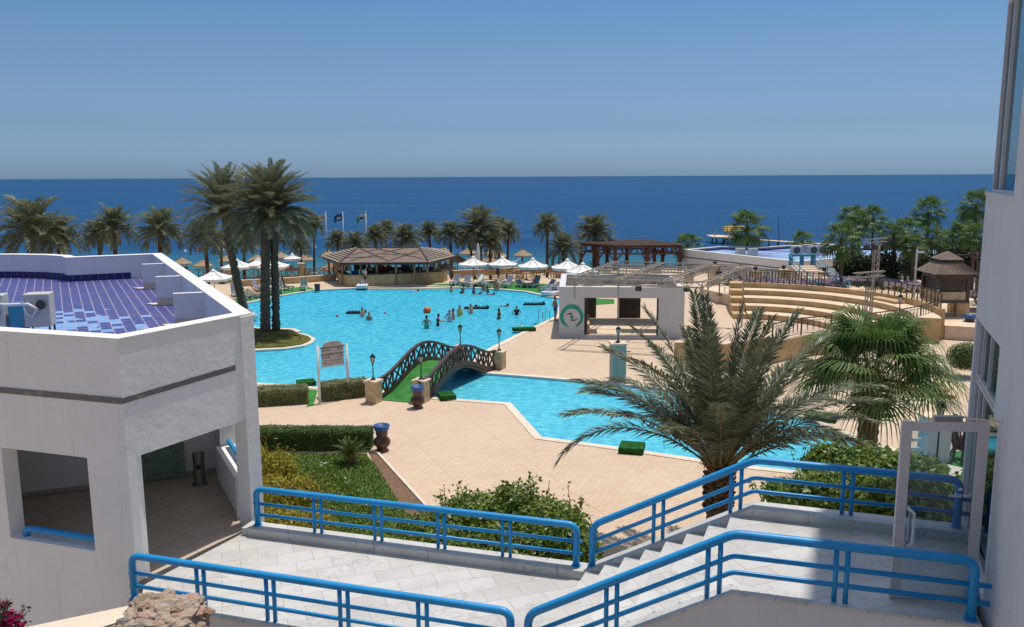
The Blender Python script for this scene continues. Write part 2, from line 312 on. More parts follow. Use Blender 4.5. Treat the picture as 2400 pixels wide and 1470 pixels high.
def m_deck():
    m, n, b = new_mat('stamped_concrete_paving'); v = coords(n, rot=radians(-24))
    t = N(n, 'TexBrick'); n.links.new(v, t.inputs[0]); t.offset = 0.5
    t.inputs['Color1'].default_value = (0.61, 0.49, 0.365, 1); t.inputs['Color2'].default_value = (0.56, 0.435, 0.32, 1); t.inputs['Mortar'].default_value = (0.45, 0.32, 0.22, 1)
    t.inputs['Scale'].default_value = 1; t.inputs['Mortar Size'].default_value = 0.012; t.inputs['Brick Width'].default_value = 0.36; t.inputs['Row Height'].default_value = 0.17
    g = N(n, 'TexBrick'); n.links.new(v, g.inputs[0]); g.offset = 0; g.inputs['Color1'].default_value = g.inputs['Color2'].default_value = (1, 1, 1, 1); g.inputs['Mortar'].default_value = (0.80, 0.76, 0.73, 1)
    g.inputs['Scale'].default_value = 1; g.inputs['Mortar Size'].default_value = 0.015; g.inputs['Brick Width'].default_value = 3.2; g.inputs['Row Height'].default_value = 3.2
    col = mixc(n, 1.0, t.outputs[0], g.outputs[0], 'MULTIPLY')
    col = mixc(n, noise_n(n, v, 0.25, 6, 0.65, 0.3, 0.7), mixc(n, 0.1, col, (0.5, 0.28, 0.16)), mixc(n, 0.06, col, (0.9, 0.8, 0.66)))
    col = mixc(n, noise_n(n, v, 6, 4, 0.7, 0.35, 0.7), mixc(n, 0.12, col, (0.30, 0.16, 0.10)), col)
    col = mixc(n, noise_n(n, coords(n, (1, 1, 1)), 0.55, 7, 0.72, 0.56, 0.72), col, mixc(n, 0.13, col, (0.28, 0.20, 0.15))); cell = N(n, 'TexVoronoi'); cell.inputs['Scale'].default_value = 0.31; n.links.new(v, cell.inputs['Vector']); cs_ = N(n, 'SeparateColor'); n.links.new(cell.outputs['Color'], cs_.inputs[0]); gt = N(n, 'MapRange'); gt.inputs[1].default_value = 0.75; gt.inputs[2].default_value = 1.0; n.links.new(cs_.outputs[0], gt.inputs[0]); col = mixc(n, gt.outputs[0], col, mixc(n, 0.08, col, (0.85, 0.72, 0.55)))
    n.links.new(col, b.inputs['Base Color']); b.inputs['Roughness'].default_value = 0.8; b.inputs['Specular IOR Level'].default_value = 0.2
    bump(n, b, noise_n(n, v, 14, 4, 0.6, 0, 1), 0.35, 0.02); return m
M['deck'] = m_deck()
def m_roof():
    m, n, b = new_mat('blue_glazed_roof_tiles'); v = coords(n, rot=radians(-28.5))
    t = N(n, 'TexBrick'); n.links.new(v, t.inputs[0]); t.offset = 0
    t.inputs['Color1'].default_value = (0.0, 0.0, 0.0, 1); t.inputs['Color2'].default_value = (1, 1, 1, 1); t.inputs['Mortar'].default_value = (0.5, 0.5, 0.5, 1)
    t.inputs['Scale'].default_value = 1; t.inputs['Mortar Size'].default_value = 0.010; t.inputs['Brick Width'].default_value = 0.23; t.inputs['Row Height'].default_value = 0.34
    s = N(n, 'SeparateColor'); n.links.new(t.outputs[0], s.inputs[0])
    o = N(n, 'TexCoord'); q = N(n, 'SeparateXYZ'); n.links.new(o.outputs['Object'], q.inputs[0])
    # light-blue tile field laid round a point of the roof
    d = N(n, 'Vector Math' if 0 else 'VectorMath', operation='DISTANCE'); n.links.new(o.outputs['Object'], d.inputs[0]); d.inputs[1].default_value = (-1.5, -0.3, 7.28)
    r = N(n, 'MapRange'); r.inputs[1].default_value = 3.7; r.inputs[2].default_value = 0.8; n.links.new(d.outputs['Value'], r.inputs[0])
    k = N(n, 'Math', operation='GREATER_THAN'); n.links.new(r.outputs[0], k.inputs[0]); n.links.new(s.outputs[0], k.inputs[1])
    base = mixc(n, noise_n(n, v, 1.6, 5, 0.7, 0.35, 0.65), (0.065, 0.055, 0.20), (0.022, 0.042, 0.24))
    base = mixc(n, noise_n(n, v, 7, 5, 0.8, 0.55, 0.8), base, (0.30, 0.22, 0.32))
    lt = mixc(n, noise_n(n, v, 3, 4), (0.16, 0.30, 0.60), (0.24, 0.40, 0.68))
    col = mixc(n, k.outputs[0], base, lt); col = mixc(n, t.outputs['Fac'], col, (0.38, 0.33, 0.40))
    n.links.new(col, b.inputs['Base Color']); b.inputs['Roughness'].default_value = 0.4; bump(n, b, t.outputs['Fac'], -0.3, 0.01); return m
M['rooftile'] = m_roof()
def m_roof2():
    m, n, b = new_mat('far_blue_roof_tiles'); v = coords(n, rot=radians(12)); o = coords(n, (0.22, 0.5, 1))
    base = mixc(n, noise_n(n, v, 2.2, 6, 0.75, 0.35, 0.65), (0.12, 0.11, 0.36), (0.19, 0.16, 0.38))
    col = mixc(n, noise_n(n, o, 0.5, 3, 0.5, 0.42, 0.52), base, mixc(n, noise_n(n, v, 3, 4), (0.22, 0.40, 0.66), (0.35, 0.50, 0.70)))
    n.links.new(col, b.inputs['Base Color']); b.inputs['Roughness'].default_value = 0.35; return m
M['rooftile2'] = m_roof2()
M['navytile'] = tiles('navy_edge_tiles', (0.012, 0.015, 0.11), (0.02, 0.022, 0.16), (0.25, 0.22, 0.28), 0.22, 5, 0.006, rot=radians(0), rough=0.25)
def m_mosaic():
    m, n, b = new_mat('navy_mosaic_band'); t = N(n, 'TexCoord'); q = N(n, 'SeparateXYZ'); n.links.new(t.outputs['Object'], q.inputs[0]); k = N(n, 'Math', operation='MULTIPLY_ADD'); n.links.new(q.outputs['Y'], k.inputs[0]); k.inputs[1].default_value = .8; n.links.new(q.outputs['X'], k.inputs[2])
    c = N(n, 'CombineXYZ'); n.links.new(k.outputs[0], c.inputs[0]); n.links.new(q.outputs['Z'], c.inputs[1]); r = N(n, 'TexBrick'); r.offset = 0; n.links.new(c.outputs[0], r.inputs[0])
    r.inputs['Color1'].default_value = (0.025, 0.025, 0.06, 1); r.inputs['Color2'].default_value = (0.08, 0.07, 0.11, 1); r.inputs['Mortar'].default_value = (0.30, 0.25, 0.22, 1); r.inputs['Scale'].default_value = 1; r.inputs['Brick Width'].default_value = .026; r.inputs['Row Height'].default_value = .026; r.inputs['Mortar Size'].default_value = .0028
    col = mixc(n, noise_n(n, coords(n, (2, 2, 6)), 1.6, 5, 0.7, 0.56, 0.68), r.outputs[0], (0.36, 0.27, 0.20)); n.links.new(col, b.inputs['Base Color']); b.inputs['Roughness'].default_value = .45; return m
M['mosaic'] = m_mosaic()
def m_glass(name, tint, refl_rough=0.02, trans=0.35, dark=(0.02, 0.03, 0.04)):
    m, n, b = new_mat(name); g = N(n, 'BsdfGlossy'); g.inputs['Roughness'].default_value = refl_rough; g.inputs['Color'].default_value = (*tint, 1)
    t = N(n, 'BsdfTransparent'); t.inputs[0].default_value = (0.85, 0.9, 0.92, 1); d = N(n, 'BsdfDiffuse'); d.inputs[0].default_value = (*dark, 1)
    a = N(n, 'MixShader'); a.inputs[0].default_value = trans; n.links.new(d.outputs[0], a.inputs[1]); n.links.new(t.outputs[0], a.inputs[2])
    fr = N(n, 'Fresnel'); fr.inputs[0].default_value = 1.5; c = N(n, 'MixShader'); n.links.new(fr.outputs[0], c.inputs[0]); n.links.new(a.outputs[0], c.inputs[1]); n.links.new(g.outputs[0], c.inputs[2])
    n.links.new(c.outputs[0], n.nodes['Material Output'].inputs[0]); return m
M['glass_clear'] = m_glass('clear_glass', (1, 1, 1), 0.01, 0.97)
M['glass_window'] = m_glass('window_glass', (0.8, 0.95, 1.0), 0.02, 0.1, (0.02, 0.10, 0.15))
M['lighttint'] = m_glass('tinted_glass', (0.6, 0.75, 0.75), 0.02, 0.2, (0.01, 0.02, 0.02))
def m_water():
    m, n, b = new_mat('pool_water'); v = coords(n)
    q = N(n, 'TexNoise'); q.inputs['Scale'].default_value = 2.4; q.inputs['Detail'].default_value = 5; q.inputs['Roughness'].default_value = 0.62; q.inputs['Distortion'].default_value = 0.8; n.links.new(v, q.inputs['Vector'])
    bp = N(n, 'Bump'); bp.inputs['Strength'].default_value = 1.0; bp.inputs['Distance'].default_value = 0.12; n.links.new(q.outputs[0], bp.inputs['Height'])
    sx = N(n, 'SeparateXYZ'); n.links.new(v, sx.inputs[0]); r = N(n, 'MapRange'); r.inputs[1].default_value = 38; r.inputs[2].default_value = 66; n.links.new(sx.outputs['Y'], r.inputs[0])
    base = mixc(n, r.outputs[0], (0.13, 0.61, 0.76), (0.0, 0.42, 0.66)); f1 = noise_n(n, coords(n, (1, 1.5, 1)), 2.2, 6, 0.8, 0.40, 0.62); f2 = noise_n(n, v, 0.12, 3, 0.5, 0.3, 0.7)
    col = mixc(n, f1, mixc(n, 0.35, base, (0.0, 0.28, 0.55)), mixc(n, 0.75, base, (0.22, 0.84, 0.92))); col = mixc(n, f2, col, mixc(n, 0.15, col, (0.0, 0.3, 0.55)))  # caustic-like dapple of light painted into the water's diffuse colour
    t = N(n, 'BsdfTransparent'); t.inputs[0].default_value = (0.80, 0.98, 1.0, 1); d = N(n, 'BsdfDiffuse'); n.links.new(col, d.inputs[0]); n.links.new(bp.outputs[0], d.inputs['Normal'])
    a = N(n, 'MixShader'); a.inputs[0].default_value = 0.72; n.links.new(t.outputs[0], a.inputs[1]); n.links.new(d.outputs[0], a.inputs[2])
    g = N(n, 'BsdfGlossy'); g.inputs['Roughness'].default_value = 0.06; g.inputs['Color'].default_value = (0.7, 0.97, 1, 1); n.links.new(bp.outputs[0], g.inputs['Normal'])
    fr = N(n, 'Fresnel'); fr.inputs[0].default_value = 1.33; n.links.new(bp.outputs[0], fr.inputs['Normal'])
    k = N(n, 'Math', operation='MULTIPLY'); k.inputs[1].default_value = 0.45; n.links.new(fr.outputs[0], k.inputs[0])
    c = N(n, 'MixShader'); n.links.new(k.outputs[0], c.inputs[0]); n.links.new(a.outputs[0], c.inputs[1]); n.links.new(g.outputs[0], c.inputs[2])
    n.links.new(c.outputs[0], n.nodes['Material Output'].inputs[0]); return m
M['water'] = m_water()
def m_poolfloor():
    m, n, b = new_mat('pool_mosaic_floor'); v = coords(n)
    t = N(n, 'TexBrick'); n.links.new(v, t.inputs[0]); t.offset = 0; t.inputs['Color1'].default_value = (0.01, 0.40, 0.66, 1); t.inputs['Color2'].default_value = (0.06, 0.54, 0.74, 1); t.inputs['Mortar'].default_value = (0.2, 0.65, 0.8, 1)
    t.inputs['Scale'].default_value = 1; t.inputs['Brick Width'].default_value = 0.3; t.inputs['Row Height'].default_value = 0.3; t.inputs['Mortar Size'].default_value = 0.01
    q = N(n, 'SeparateXYZ'); n.links.new(v, q.inputs[0]); r = N(n, 'MapRange'); r.inputs[1].default_value = 38; r.inputs[2].default_value = 68; n.links.new(q.outputs['Y'], r.inputs[0])
    col = mixc(n, r.outputs[0], mixc(n, 0.55, t.outputs[0], (0.14, 0.62, 0.78)), t.outputs[0])
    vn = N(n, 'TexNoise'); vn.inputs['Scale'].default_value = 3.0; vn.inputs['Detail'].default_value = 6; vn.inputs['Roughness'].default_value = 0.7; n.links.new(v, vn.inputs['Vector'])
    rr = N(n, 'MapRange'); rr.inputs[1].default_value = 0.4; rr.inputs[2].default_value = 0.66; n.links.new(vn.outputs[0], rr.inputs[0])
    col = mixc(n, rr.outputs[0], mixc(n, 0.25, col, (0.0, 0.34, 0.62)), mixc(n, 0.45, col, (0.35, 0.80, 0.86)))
    n.links.new(col, b.inputs['Base Color']); b.inputs['Roughness'].default_value = 0.5; return m
M['poolfloor'] = m_poolfloor()
def m_sea():
    m, n, b = new_mat('sea_water'); v = coords(n)
    sx = N(n, 'SeparateXYZ'); n.links.new(v, sx.inputs[0])
    r = N(n, 'MapRange'); r.interpolation_type = 'SMOOTHSTEP'; r.inputs[1].default_value = 112; r.inputs[2].default_value = 162; n.links.new(sx.outputs['Y'], r.inputs[0])
    nf = noise_n(n, coords(n, (0.02, 0.05, 1)), 1, 4); r2 = N(n, 'MapRange'); r2.inputs[1].default_value = 150; r2.inputs[2].default_value = 4000; n.links.new(sx.outputs['Y'], r2.inputs[0])
    deep = mixc(n, r2.outputs[0], (0.0, 0.052, 0.175), (0.0, 0.032, 0.115))
    deep = mixc(n, nf, deep, mixc(n, 0.2, deep, (0.0, 0.02, 0.09)))
    wv = noise_n(n, coords(n, (0.35, 1.1, 1)), 1.2, 6, 0.75, 0.35, 0.7)
    deep = mixc(n, wv, mixc(n, 0.45, deep, (0.0, 0.02, 0.08)), mixc(n, 0.35, deep, (0.02, 0.15, 0.33)))
    wv2 = noise_n(n, coords(n, (0.006, 0.035, 1)), 1, 8, 0.75, 0.4, 0.6); deep = mixc(n, wv2, mixc(n, 0.16, deep, (0.0, 0.02, 0.07)), mixc(n, 0.12, deep, (0.03, 0.15, 0.30))); wv3 = noise_n(n, coords(n, (0.03, 0.16, 1)), 1, 6, 0.8, 0.42, 0.6); deep = mixc(n, wv3, mixc(n, 0.2, deep, (0.0, 0.02, 0.07)), mixc(n, 0.16, deep, (0.03, 0.15, 0.30)))
    foam = noise_n(n, coords(n, (0.006, 0.09, 1)), 1, 3, 0.5, 0.66, 0.72); deep = mixc(n, foam, deep, mixc(n, 0.25, deep, (0.15, 0.3, 0.45)))
    col = mixc(n, r.outputs[0], mixc(n, nf, (0.025, 0.15, 0.20), (0.04, 0.20, 0.24)), deep)
    n.links.new(col, b.inputs['Base Color']); b.inputs['Roughness'].default_value = 0.35; b.inputs['Specular IOR Level'].default_value = 0.025
    q = N(n, 'TexNoise'); q.inputs['Scale'].default_value = 0.9; q.inputs['Detail'].default_value = 7; q.inputs['Roughness'].default_value = 0.65; n.links.new(coords(n, (0.5, 1.2, 1)), q.inputs['Vector'])
    bump(n, b, q.outputs[0], 1.0, 0.5); return m
M['sea'] = m_sea()
# ================================================================== SETTING
def pxpoly(pts, z=0.0): return [P(a, b, z).xy for a, b in pts]
POOL = pxpoly([(600, 898), (652, 901), (740, 908), (862, 913), (1019, 932), (1197, 945), (1270, 1025), (1460, 1050), (1715, 1088), (1880, 1106), (2200, 1150), (2230, 1100), (2160, 1082), (1955, 1012), (1885, 982),
               (1640, 925), (1500, 906), (1260, 885), (1129, 875), (1098, 858), (1118, 832), (1160, 810), (1225, 778), (1306, 740), (1312, 700), (1282, 695), (1232, 684), (1180, 679), (995, 670), (960, 669), (730, 681), (640, 697), (573, 712), (545, 722), (562, 748), (600, 768), (690, 771), (707, 776), (694, 780),
               (722, 785), (740, 795), (733, 804), (715, 811), (670, 818), (597, 822), (545, 824), (540, 895)])
deckout = [(-70, -14), (34, -14), (48, 30), (60, 60), (60, 92), (10, 89.5), (-2, 86), (-5, 86.3), (-18, 86.8), (-24, 84.5), (-40, 80), (-70, 78)]
cop = offset(POOL, 0.36)
struct('pool_deck', sheet(deckout, 0.0, [offset(POOL, 0.1)]), M['deck'])
c_ = MB(); n_ = len(POOL)
for i in range(n_):
    a, b = POOL[i], POOL[(i + 1) % n_]; A, B = cop[i], cop[(i + 1) % n_]
    c_.add([V(a.x, a.y, 0.03), V(b.x, b.y, 0.03), V(B.x, B.y, 0.03), V(A.x, A.y, 0.03)], [(0, 1, 2, 3)])
    c_.add([V(A.x, A.y, 0.03), V(B.x, B.y, 0.03), V(B.x, B.y, -0.05), V(A.x, A.y, -0.05)], [(0, 1, 2, 3)])
    c_.add([V(b.x, b.y, 0.03), V(a.x, a.y, 0.03), V(a.x, a.y, -0.05), V(b.x, b.y, -0.05)], [(0, 1, 2, 3)])
struct('pool_coping', c_, M['coping'])
pw = MB()
for i in range(n_):
    a, b = POOL[i], POOL[(i + 1) % n_]; pw.add([V(a.x, a.y, -0.05), V(b.x, b.y, -0.05), V(b.x, b.y, -0.36), V(a.x, a.y, -0.36)], [(0, 1, 2, 3)])
pf = sheet(POOL, -0.36); pw.add(pf.v, pf.f); struct('pool_basin', pw, M['poolfloor'])
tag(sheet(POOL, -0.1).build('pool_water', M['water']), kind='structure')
def ter(x, y):
    if y < 84: return -0.06
    z = -0.06 - 1.5 * min(1, (y - 84) / 4.0) if x < 60 else -0.5
    if y > 92: z -= 1.6 * (y - 92) / 38
    return max(z + 0.12 * noise.noise(V(x * 0.12, y * 0.12, 3)), -14)
tm = MB(); ys = [-40, 80, 84, 86, 88] + [88 + 3 * i for i in range(1, 26)] + [200, 300]; xs = [-400, -200, -120] + [-100 + 5 * i for i in range(45)] + [160, 250, 500]
for j, y in enumerate(ys):
    for x in xs: tm.v.append((x, y + 6 * sin(x * 0.045) * (1 if y > 100 else 0), ter(x, y)))
nx_ = len(xs)
for j in range(len(ys) - 1):
    for i in range(nx_ - 1):
        if ys[j] < 80: continue
        tm.f.append((j * nx_ + i, j * nx_ + i + 1, (j + 1) * nx_ + i + 1, (j + 1) * nx_ + i)); tm.c.append(1)
struct('beach', tm, M['sand'], smooth=True)
gm = MB(); gm.add([V(-400, -60, -2.0), V(400, -60, -2.0), V(400, 84, -2.0), V(-400, 84, -2.0)], [(0, 1, 2, 3)]); struct('ground', gm, M['soil'])
sm = MB(); sm.add([V(-60000, 84, -2.55), V(60000, 84, -2.55), V(60000, 80000, -2.55), V(-60000, 80000, -2.55)], [(0, 1, 2, 3)]); struct('sea', sm, M['sea'])
# grass island with the two tall palms (a tongue of the left bank)
isl = pxpoly([(545, 765), (605, 771), (682, 774), (700, 783), (722, 789), (730, 796), (724, 802), (706, 808), (665, 814), (597, 817), (545, 818)])
im = MB(); cx, cy = sum(p.x for p in isl) / len(isl), sum(p.y for p in isl) / len(isl); k = len(isl)
for f_, z in ((1, 0.04), (0.75, 0.16), (0.4, 0.25)): im.v += [(cx + (p.x - cx) * f_, cy + (p.y - cy) * f_, z) for p in isl]
im.v.append((cx, cy, 0.28)); im.f = [(r * k + i, r * k + (i + 1) % k, (r + 1) * k + (i + 1) % k, (r + 1) * k + i) for r in (0, 1) for i in range(k)] + [(2 * k + i, 2 * k + (i + 1) % k, 3 * k) for i in range(k)]; im.c = [1] * len(im.f)
struct('palm_island', im, M['dryturf'], smooth=True)
# garden
lawn = [P(560, 1064).xy, P(858, 1067).xy, P(885, 1100).xy, P(925, 1165).xy, P(975, 1240).xy, P(1240, 1370).xy, V(-1, 15, 0).xy, V(-12, 15, 0).xy, V(-12, 31, 0).xy]
struct('lawn', sheet(lawn, 0.06), M['lawn'])
soil = [P(866, 1062).xy, P(884, 1066).xy, P(995, 1190).xy, P(1060, 1260).xy, P(1290, 1370).xy, V(0, 15, 0).xy, V(-1.3, 15, 0).xy, P(1200, 1372).xy, P(973, 1243).xy, P(923, 1168).xy, P(883, 1101).xy]
struct('soil_border', sheet(soil, 0.05), M['soil'])
kb = MB(); kp = [P(872, 1060), P(886, 1066), P(998, 1190), P(1062, 1260), P(1295, 1372)]
for a, b in zip(kp, kp[1:]): kb.beam(a + V(0, 0, 0.04), b + V(0, 0, 0.04), 0.09, 0.12)
struct('garden_kerb', kb, M['coping'])
# carpets
struct('carpet_by_bar', sheet(pxpoly([(965, 668), (1030, 666), (1080, 663), (1200, 660), (1310, 668), (1312, 694), (1284, 693), (1234, 682), (1180, 677), (1000, 669)]), 0.012), M['carpet'])
struct('carpet_left_bank', sheet(pxpoly([(560, 690), (700, 673), (724, 673), (742, 680), (731, 679), (636, 695), (568, 710), (545, 716)]), 0.012), M['carpet'])
struct('carpet_behind_stage', sheet(pxpoly([(1365, 702), (1400, 700), (1440, 702), (1440, 712), (1365, 718)]), 0.012), M['carpet'])
struct('carpet_between_hedges', sheet(pxpoly([(600, 905), (652, 908), (745, 915), (735, 950), (720, 952), (712, 930), (600, 925)]), 0.012), M['carpet'])
struct('carpet_far_right', sheet(pxpoly([(2185, 1070), (2290, 1050), (2330, 1140), (2235, 1160)]), 0.012), M['carpet'])
# ================================================================== TERRACE
FI = [V(-5.0, 14.63), V(1.18, 12.80), V(3.62, 12.05), V(6.42, 11.12)]       # far edge, inner line
NI = [V(-5.86, 12.15) + V(.05, .0), V(0.22, 10.33), V(2.70, 9.70), V(5.30, 8.92)]      # near edge, inner line
def off2(L_, d):
    out = []
    for i, p in enumerate(L_):
        a = L_[max(i - 1, 0)]; b = L_[min(i + 1, len(L_) - 1)]; t = (b - a).normalized(); out.append(p + V(-t.y, t.x) * d)
    return out
FO, NO = off2(FI, 0.33), off2(NI, -0.24); FPL = off2(FI, 0.19); NPL = off2(NI, -0.13)
Z0, Z1, CK = 4.0, 5.38, 0.15
ZZ = [Z0, Z0, Z1, Z1]
terr = thing('terrace', 'white marble terrace with a flight of steps between two blue railings', 'terrace', (0, 11, 0))
fl = MB(); CA = V(-5.98, 12.75); CB = V(-4.87, 15.0)
fl.prism([NI[0], NI[1], FI[1], FI[0], CB, CA], Z0 - 0.2, Z0); fl.prism([NI[2], NI[3], FI[3], FI[2]], Z1 - 0.2, Z1)
fl.build('landing_floor', M['marble'], terr)
NST = 8
for i in range(NST):
    st = MB(); t0 = i / NST; t1 = (i + 1) / NST + (0.02 if i < NST - 1 else -0.0)
    a, b = NI[1].lerp(NI[2], t0), NI[1].lerp(NI[2], t1); c, d = FI[1].lerp(FI[2], t1), FI[1].lerp(FI[2], t0)
    zt = Z0 + (Z1 - Z0) * (i + 1) / NST; st.prism([a, b, c, d], Z0 - 0.1, zt - (0.003 if i == NST - 1 else 0)); st.build('step', M['marble'], terr, bevel=0.008)
for nm, A_, B_ in (('far', FI, FO), ('near', NI, NO)):
    for i in range(3):
        k1 = MB(); pl = [A_[i], A_[i + 1], B_[i + 1], B_[i]]; zt = [ZZ[i] + CK, ZZ[i + 1] + CK, ZZ[i + 1] + CK, ZZ[i] + CK]
        if i == 1: zt = [Z0 + CK, Z1 + CK, Z1 + CK, Z0 + CK]
        bb = [(q - CK - 0.03 if i != 1 else q - CK - 0.25) if nm == 'far' else q - .04 for q in zt]
        n0 = [V(p.x, p.y, q) for p, q in zip(pl, bb)] + [V(p.x, p.y, q) for p, q in zip(pl, zt)]
        fs = [(4, 5, 6, 7), (3, 2, 1, 0)] + [(j, (j + 1) % 4, (j + 1) % 4 + 4, j + 4) for j in range(4)]
        if nm == 'near': fs = [tuple(reversed(f)) for f in fs]
        k1.add(n0, fs); k1.build('kerb', M['marble_curb'] if nm == 'far' else M['marble'], terr, bevel=0.006)
        wl = MB(); I_ = off2(A_, 0.0); O_ = off2(B_, -0.03 if nm == 'far' else 0.03)
        pl = [I_[i], I_[i + 1], O_[i + 1], O_[i]]; zt = [q - 0.001 for q in bb]
        if nm == 'near': pl = pl[::-1]; zt = zt[::-1]
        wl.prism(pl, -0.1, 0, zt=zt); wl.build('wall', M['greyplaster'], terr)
# railings
def zline(L_, x):
    for i in range(3):
        if x <= L_[i + 1].x or i == 2:
            t = (x - L_[i].x) / (L_[i + 1].x - L_[i].x); p = L_[i].lerp(L_[i + 1], t); return V(p.x, p.y, ZZ[i] + CK + (ZZ[i + 1] - ZZ[i]) * t)
def arcpts(a, b, c, r, n=6):
    a, b, c = Vector(a), Vector(b), Vector(c); u = (a - b).normalized() * r; w_ = (c - b).normalized() * r; s = b + u; e_ = b + w_
    return [(s.lerp(b, t)).lerp(b.lerp(e_, t), t) for t in [i / n for i in range(n + 1)]]
def railing(L_, xa, xb, pairs, label, mids, hook=0):
    t = thing('railing', label, 'railing', zline(L_, xa), 'blue tubular railings along the terrace'); H_ = 0.70
    up = V(0, 0, 1); pts = [zline(L_, xa)] + [zline(L_, x) for x in mids] + [zline(L_, xb)]
    top = [pts[0]] + [p + up * H_ for p in pts] + [pts[-1]]; path = [top[0]]
    for i in range(1, len(top) - 1): path += arcpts(top[i - 1], top[i], top[i + 1], 0.15 if i in (1, len(top) - 2) else 0.10)
    path.append(top[-1]); MB().tube(path, 0.056, 14).build('handrail', M['rail'], t, smooth=True)
    for h in (0.42, 0.21):
        e0 = (pts[1] - pts[0]).normalized() * (-0.06); q = [pts[0] + up * h + e0] + [p + up * h for p in pts[1:-1]] + [pts[-1] + up * h - (pts[-1] - pts[-2]).normalized() * (-0.06 - hook)]
        pa = [q[0]]
        for i in range(1, len(q) - 1): pa += arcpts(q[i - 1], q[i], q[i + 1], 0.06, 4)
        pa.append(q[-1]); MB().tube(pa, 0.031, 10).build('lower_rail', M['rail'], t, smooth=True)
    for x in [xa, xb]:
        p = zline(L_, x); q = MB(); q.lathe([(.085, 0), (.085, .008), (.06, .012)], p, 14); q.build('base_plate', M['rail'], t)
    for x in pairs:
        p = zline(L_, x); MB().tube([p, p + up * (H_ - 0.02)], 0.031, 10).build('post', M['rail'], t, smooth=True)
    return t
railing(FPL, -4.73, 1.04, [-3.6, -3.46, -2.45, -2.32, -1.3, -1.18, -.18, -.05], 'far blue railing along the lower terrace in front of the garden bushes', [], 0.03)
railing(FPL, 1.30, 6.33, [2.24, 2.38, 3.36, 3.50, 4.88, 5.0], 'far blue railing climbing the steps in front of the big date palm', [FPL[2].x], 0.12)
railing(NPL, -5.80, -0.04, [-4.70, -4.58, -3.57, -3.45, -2.44, -2.32, -1.30, -1.18], 'near blue railing along the lower terrace starting at the white pillar', [], 0.03)
railing(NPL, 0.19, 5.17, [1.18, 1.31, 2.38, 2.52, 3.78, 3.90], 'near blue railing climbing the steps and crossing in front of the glass door', [NPL[2].x], 0.12)
# ================================================================== LEFT BUILDING
C1, C2, C3 = V(-6.14, 12.84), V(-4.81, 15.28), V(-11.67, 27.94)
Q = [C1, C2, C3, V(-14.0, 26.85), V(-14.35, 27.3), V(-15.2, 27.75), V(-16.4, 28.0), V(-18, 28.05), V(-22, 27.6), V(-22, 17.9)]
ZP = 8.05; ZR = 7.28
lb = thing('blue_roofed_building', 'white building on the left with a blue tiled roof and open ground-floor arcade', 'building', (-10, 18, 0))
Qi = offset(Q, -0.28)
def ring(mb, A_, B_, z0, z1, skip=()):
    n = len(A_)
    for i in range(n):
        if i in skip: continue
        a, b, c, d = A_[i], A_[(i + 1) % n], B_[(i + 1) % n], B_[i]
        mb.add([V(a.x, a.y, z1), V(b.x, b.y, z1), V(c.x, c.y, z1), V(d.x, d.y, z1), V(a.x, a.y, z0), V(b.x, b.y, z0), V(c.x, c.y, z0), V(d.x, d.y, z0)], [(0, 1, 2, 3), (4, 5, 1, 0), (6, 7, 3, 2), (7, 6, 5, 4)])
pm = MB(); ring(pm, Q, Qi, 6.15, ZP - 0.03); pm.build('parapet', M['white'], lb)
Qo2, Qi2 = offset(Q, 0.012), offset(Qi, -0.012)
pm = MB(); ring(pm, Qo2, Qi2, ZP - 0.03, ZP); pm.build('coping', M['whitecap'], lb, bevel=0.008)
sheet(Qi, ZR).build('roof', M['rooftile'], lb)
sheet([p for p in reversed(Qi)], 6.16).build('ceiling', M['white'], lb)
nb = MB()
for i in range(2, 8):
    a, b = Qi[i], Qi[i + 1]; d = (b - a).normalized(); nn = V(-d.y, d.x)
    A_, B_ = (a if i != 2 else a.lerp(b, 0.28)), b
    p1 = [V(*A_, 0), V(*B_, 0), V(*(B_ + nn * 0.012), 0), V(*(A_ + nn * 0.012), 0)]; nb.prism([q.xy for q in p1], ZR, ZR + 0.20)
nb.build('edge_tiles', M['navytile'], lb)
for (a, b) in ((V(-10.85, 24.55), V(-9.95, 24.88)), (V(-9.12, 21.35), V(-8.2, 21.6)), (V(-7.40, 18.16), V(-6.5, 18.4))):
    d = (b - a).normalized(); n2 = V(-d.y, d.x); q = MB(); q.prism([a, b, b + n2 * .12, a + n2 * .12], ZR + 0.18, ZP - 0.03); q.build('parapet_fin', M['white'], lb, bevel=0.006)
    q = MB(); a2 = a - d * 0.02; q.prism([a2 - n2 * .05, b - n2 * .05, b + n2 * .35, a2 + n2 * .35 - d * 0.3], ZR + 0.005, ZR + 0.18 if 0 else ZR + 0.02); q.prism([a + d * .01, b, b + n2 * .12, a + n2 * .12 + d * .01], ZR, ZR + 0.18); q.build('fin_base', M['cream'], lb)
def wallseg(mb, A_, B_, t, z0, z1):
    d = (B_ - A_).normalized(); n2 = V(-d.y, d.x); mb.prism([A_, B_, B_ + n2 * t, A_ + n2 * t], z0, z1)
Cl = V(-22, 17.9); dl = (C1 - Cl).normalized()
def onl(x): t = (x - Cl.x) / (C1.x - Cl.x); return Cl.lerp(C1, t)
wm = MB(); TW = 0.30
wallseg(wm, Cl, onl(-8.64), TW, -0.1, 6.15); wallseg(wm, onl(-8.64), onl(-6.91), TW, -0.1, 4.42); wallseg(wm, onl(-8.64), onl(-6.91), TW, 6.03, 6.15); wallseg(wm, onl(-6.91), C1, TW, -0.1, 6.15)
d12 = (C2 - C1).normalized(); n12 = V(-d12.y, d12.x)
def on12(t): return C1 + d12 * t
L12 = (C2 - C1).length
wallseg(wm, on12(0.0), on12(0.16), 0.3, -0.1, 6.15)
wallseg(wm, on12(0.16), on12(L12 - .29), 0.29, 6.08, 6.149)
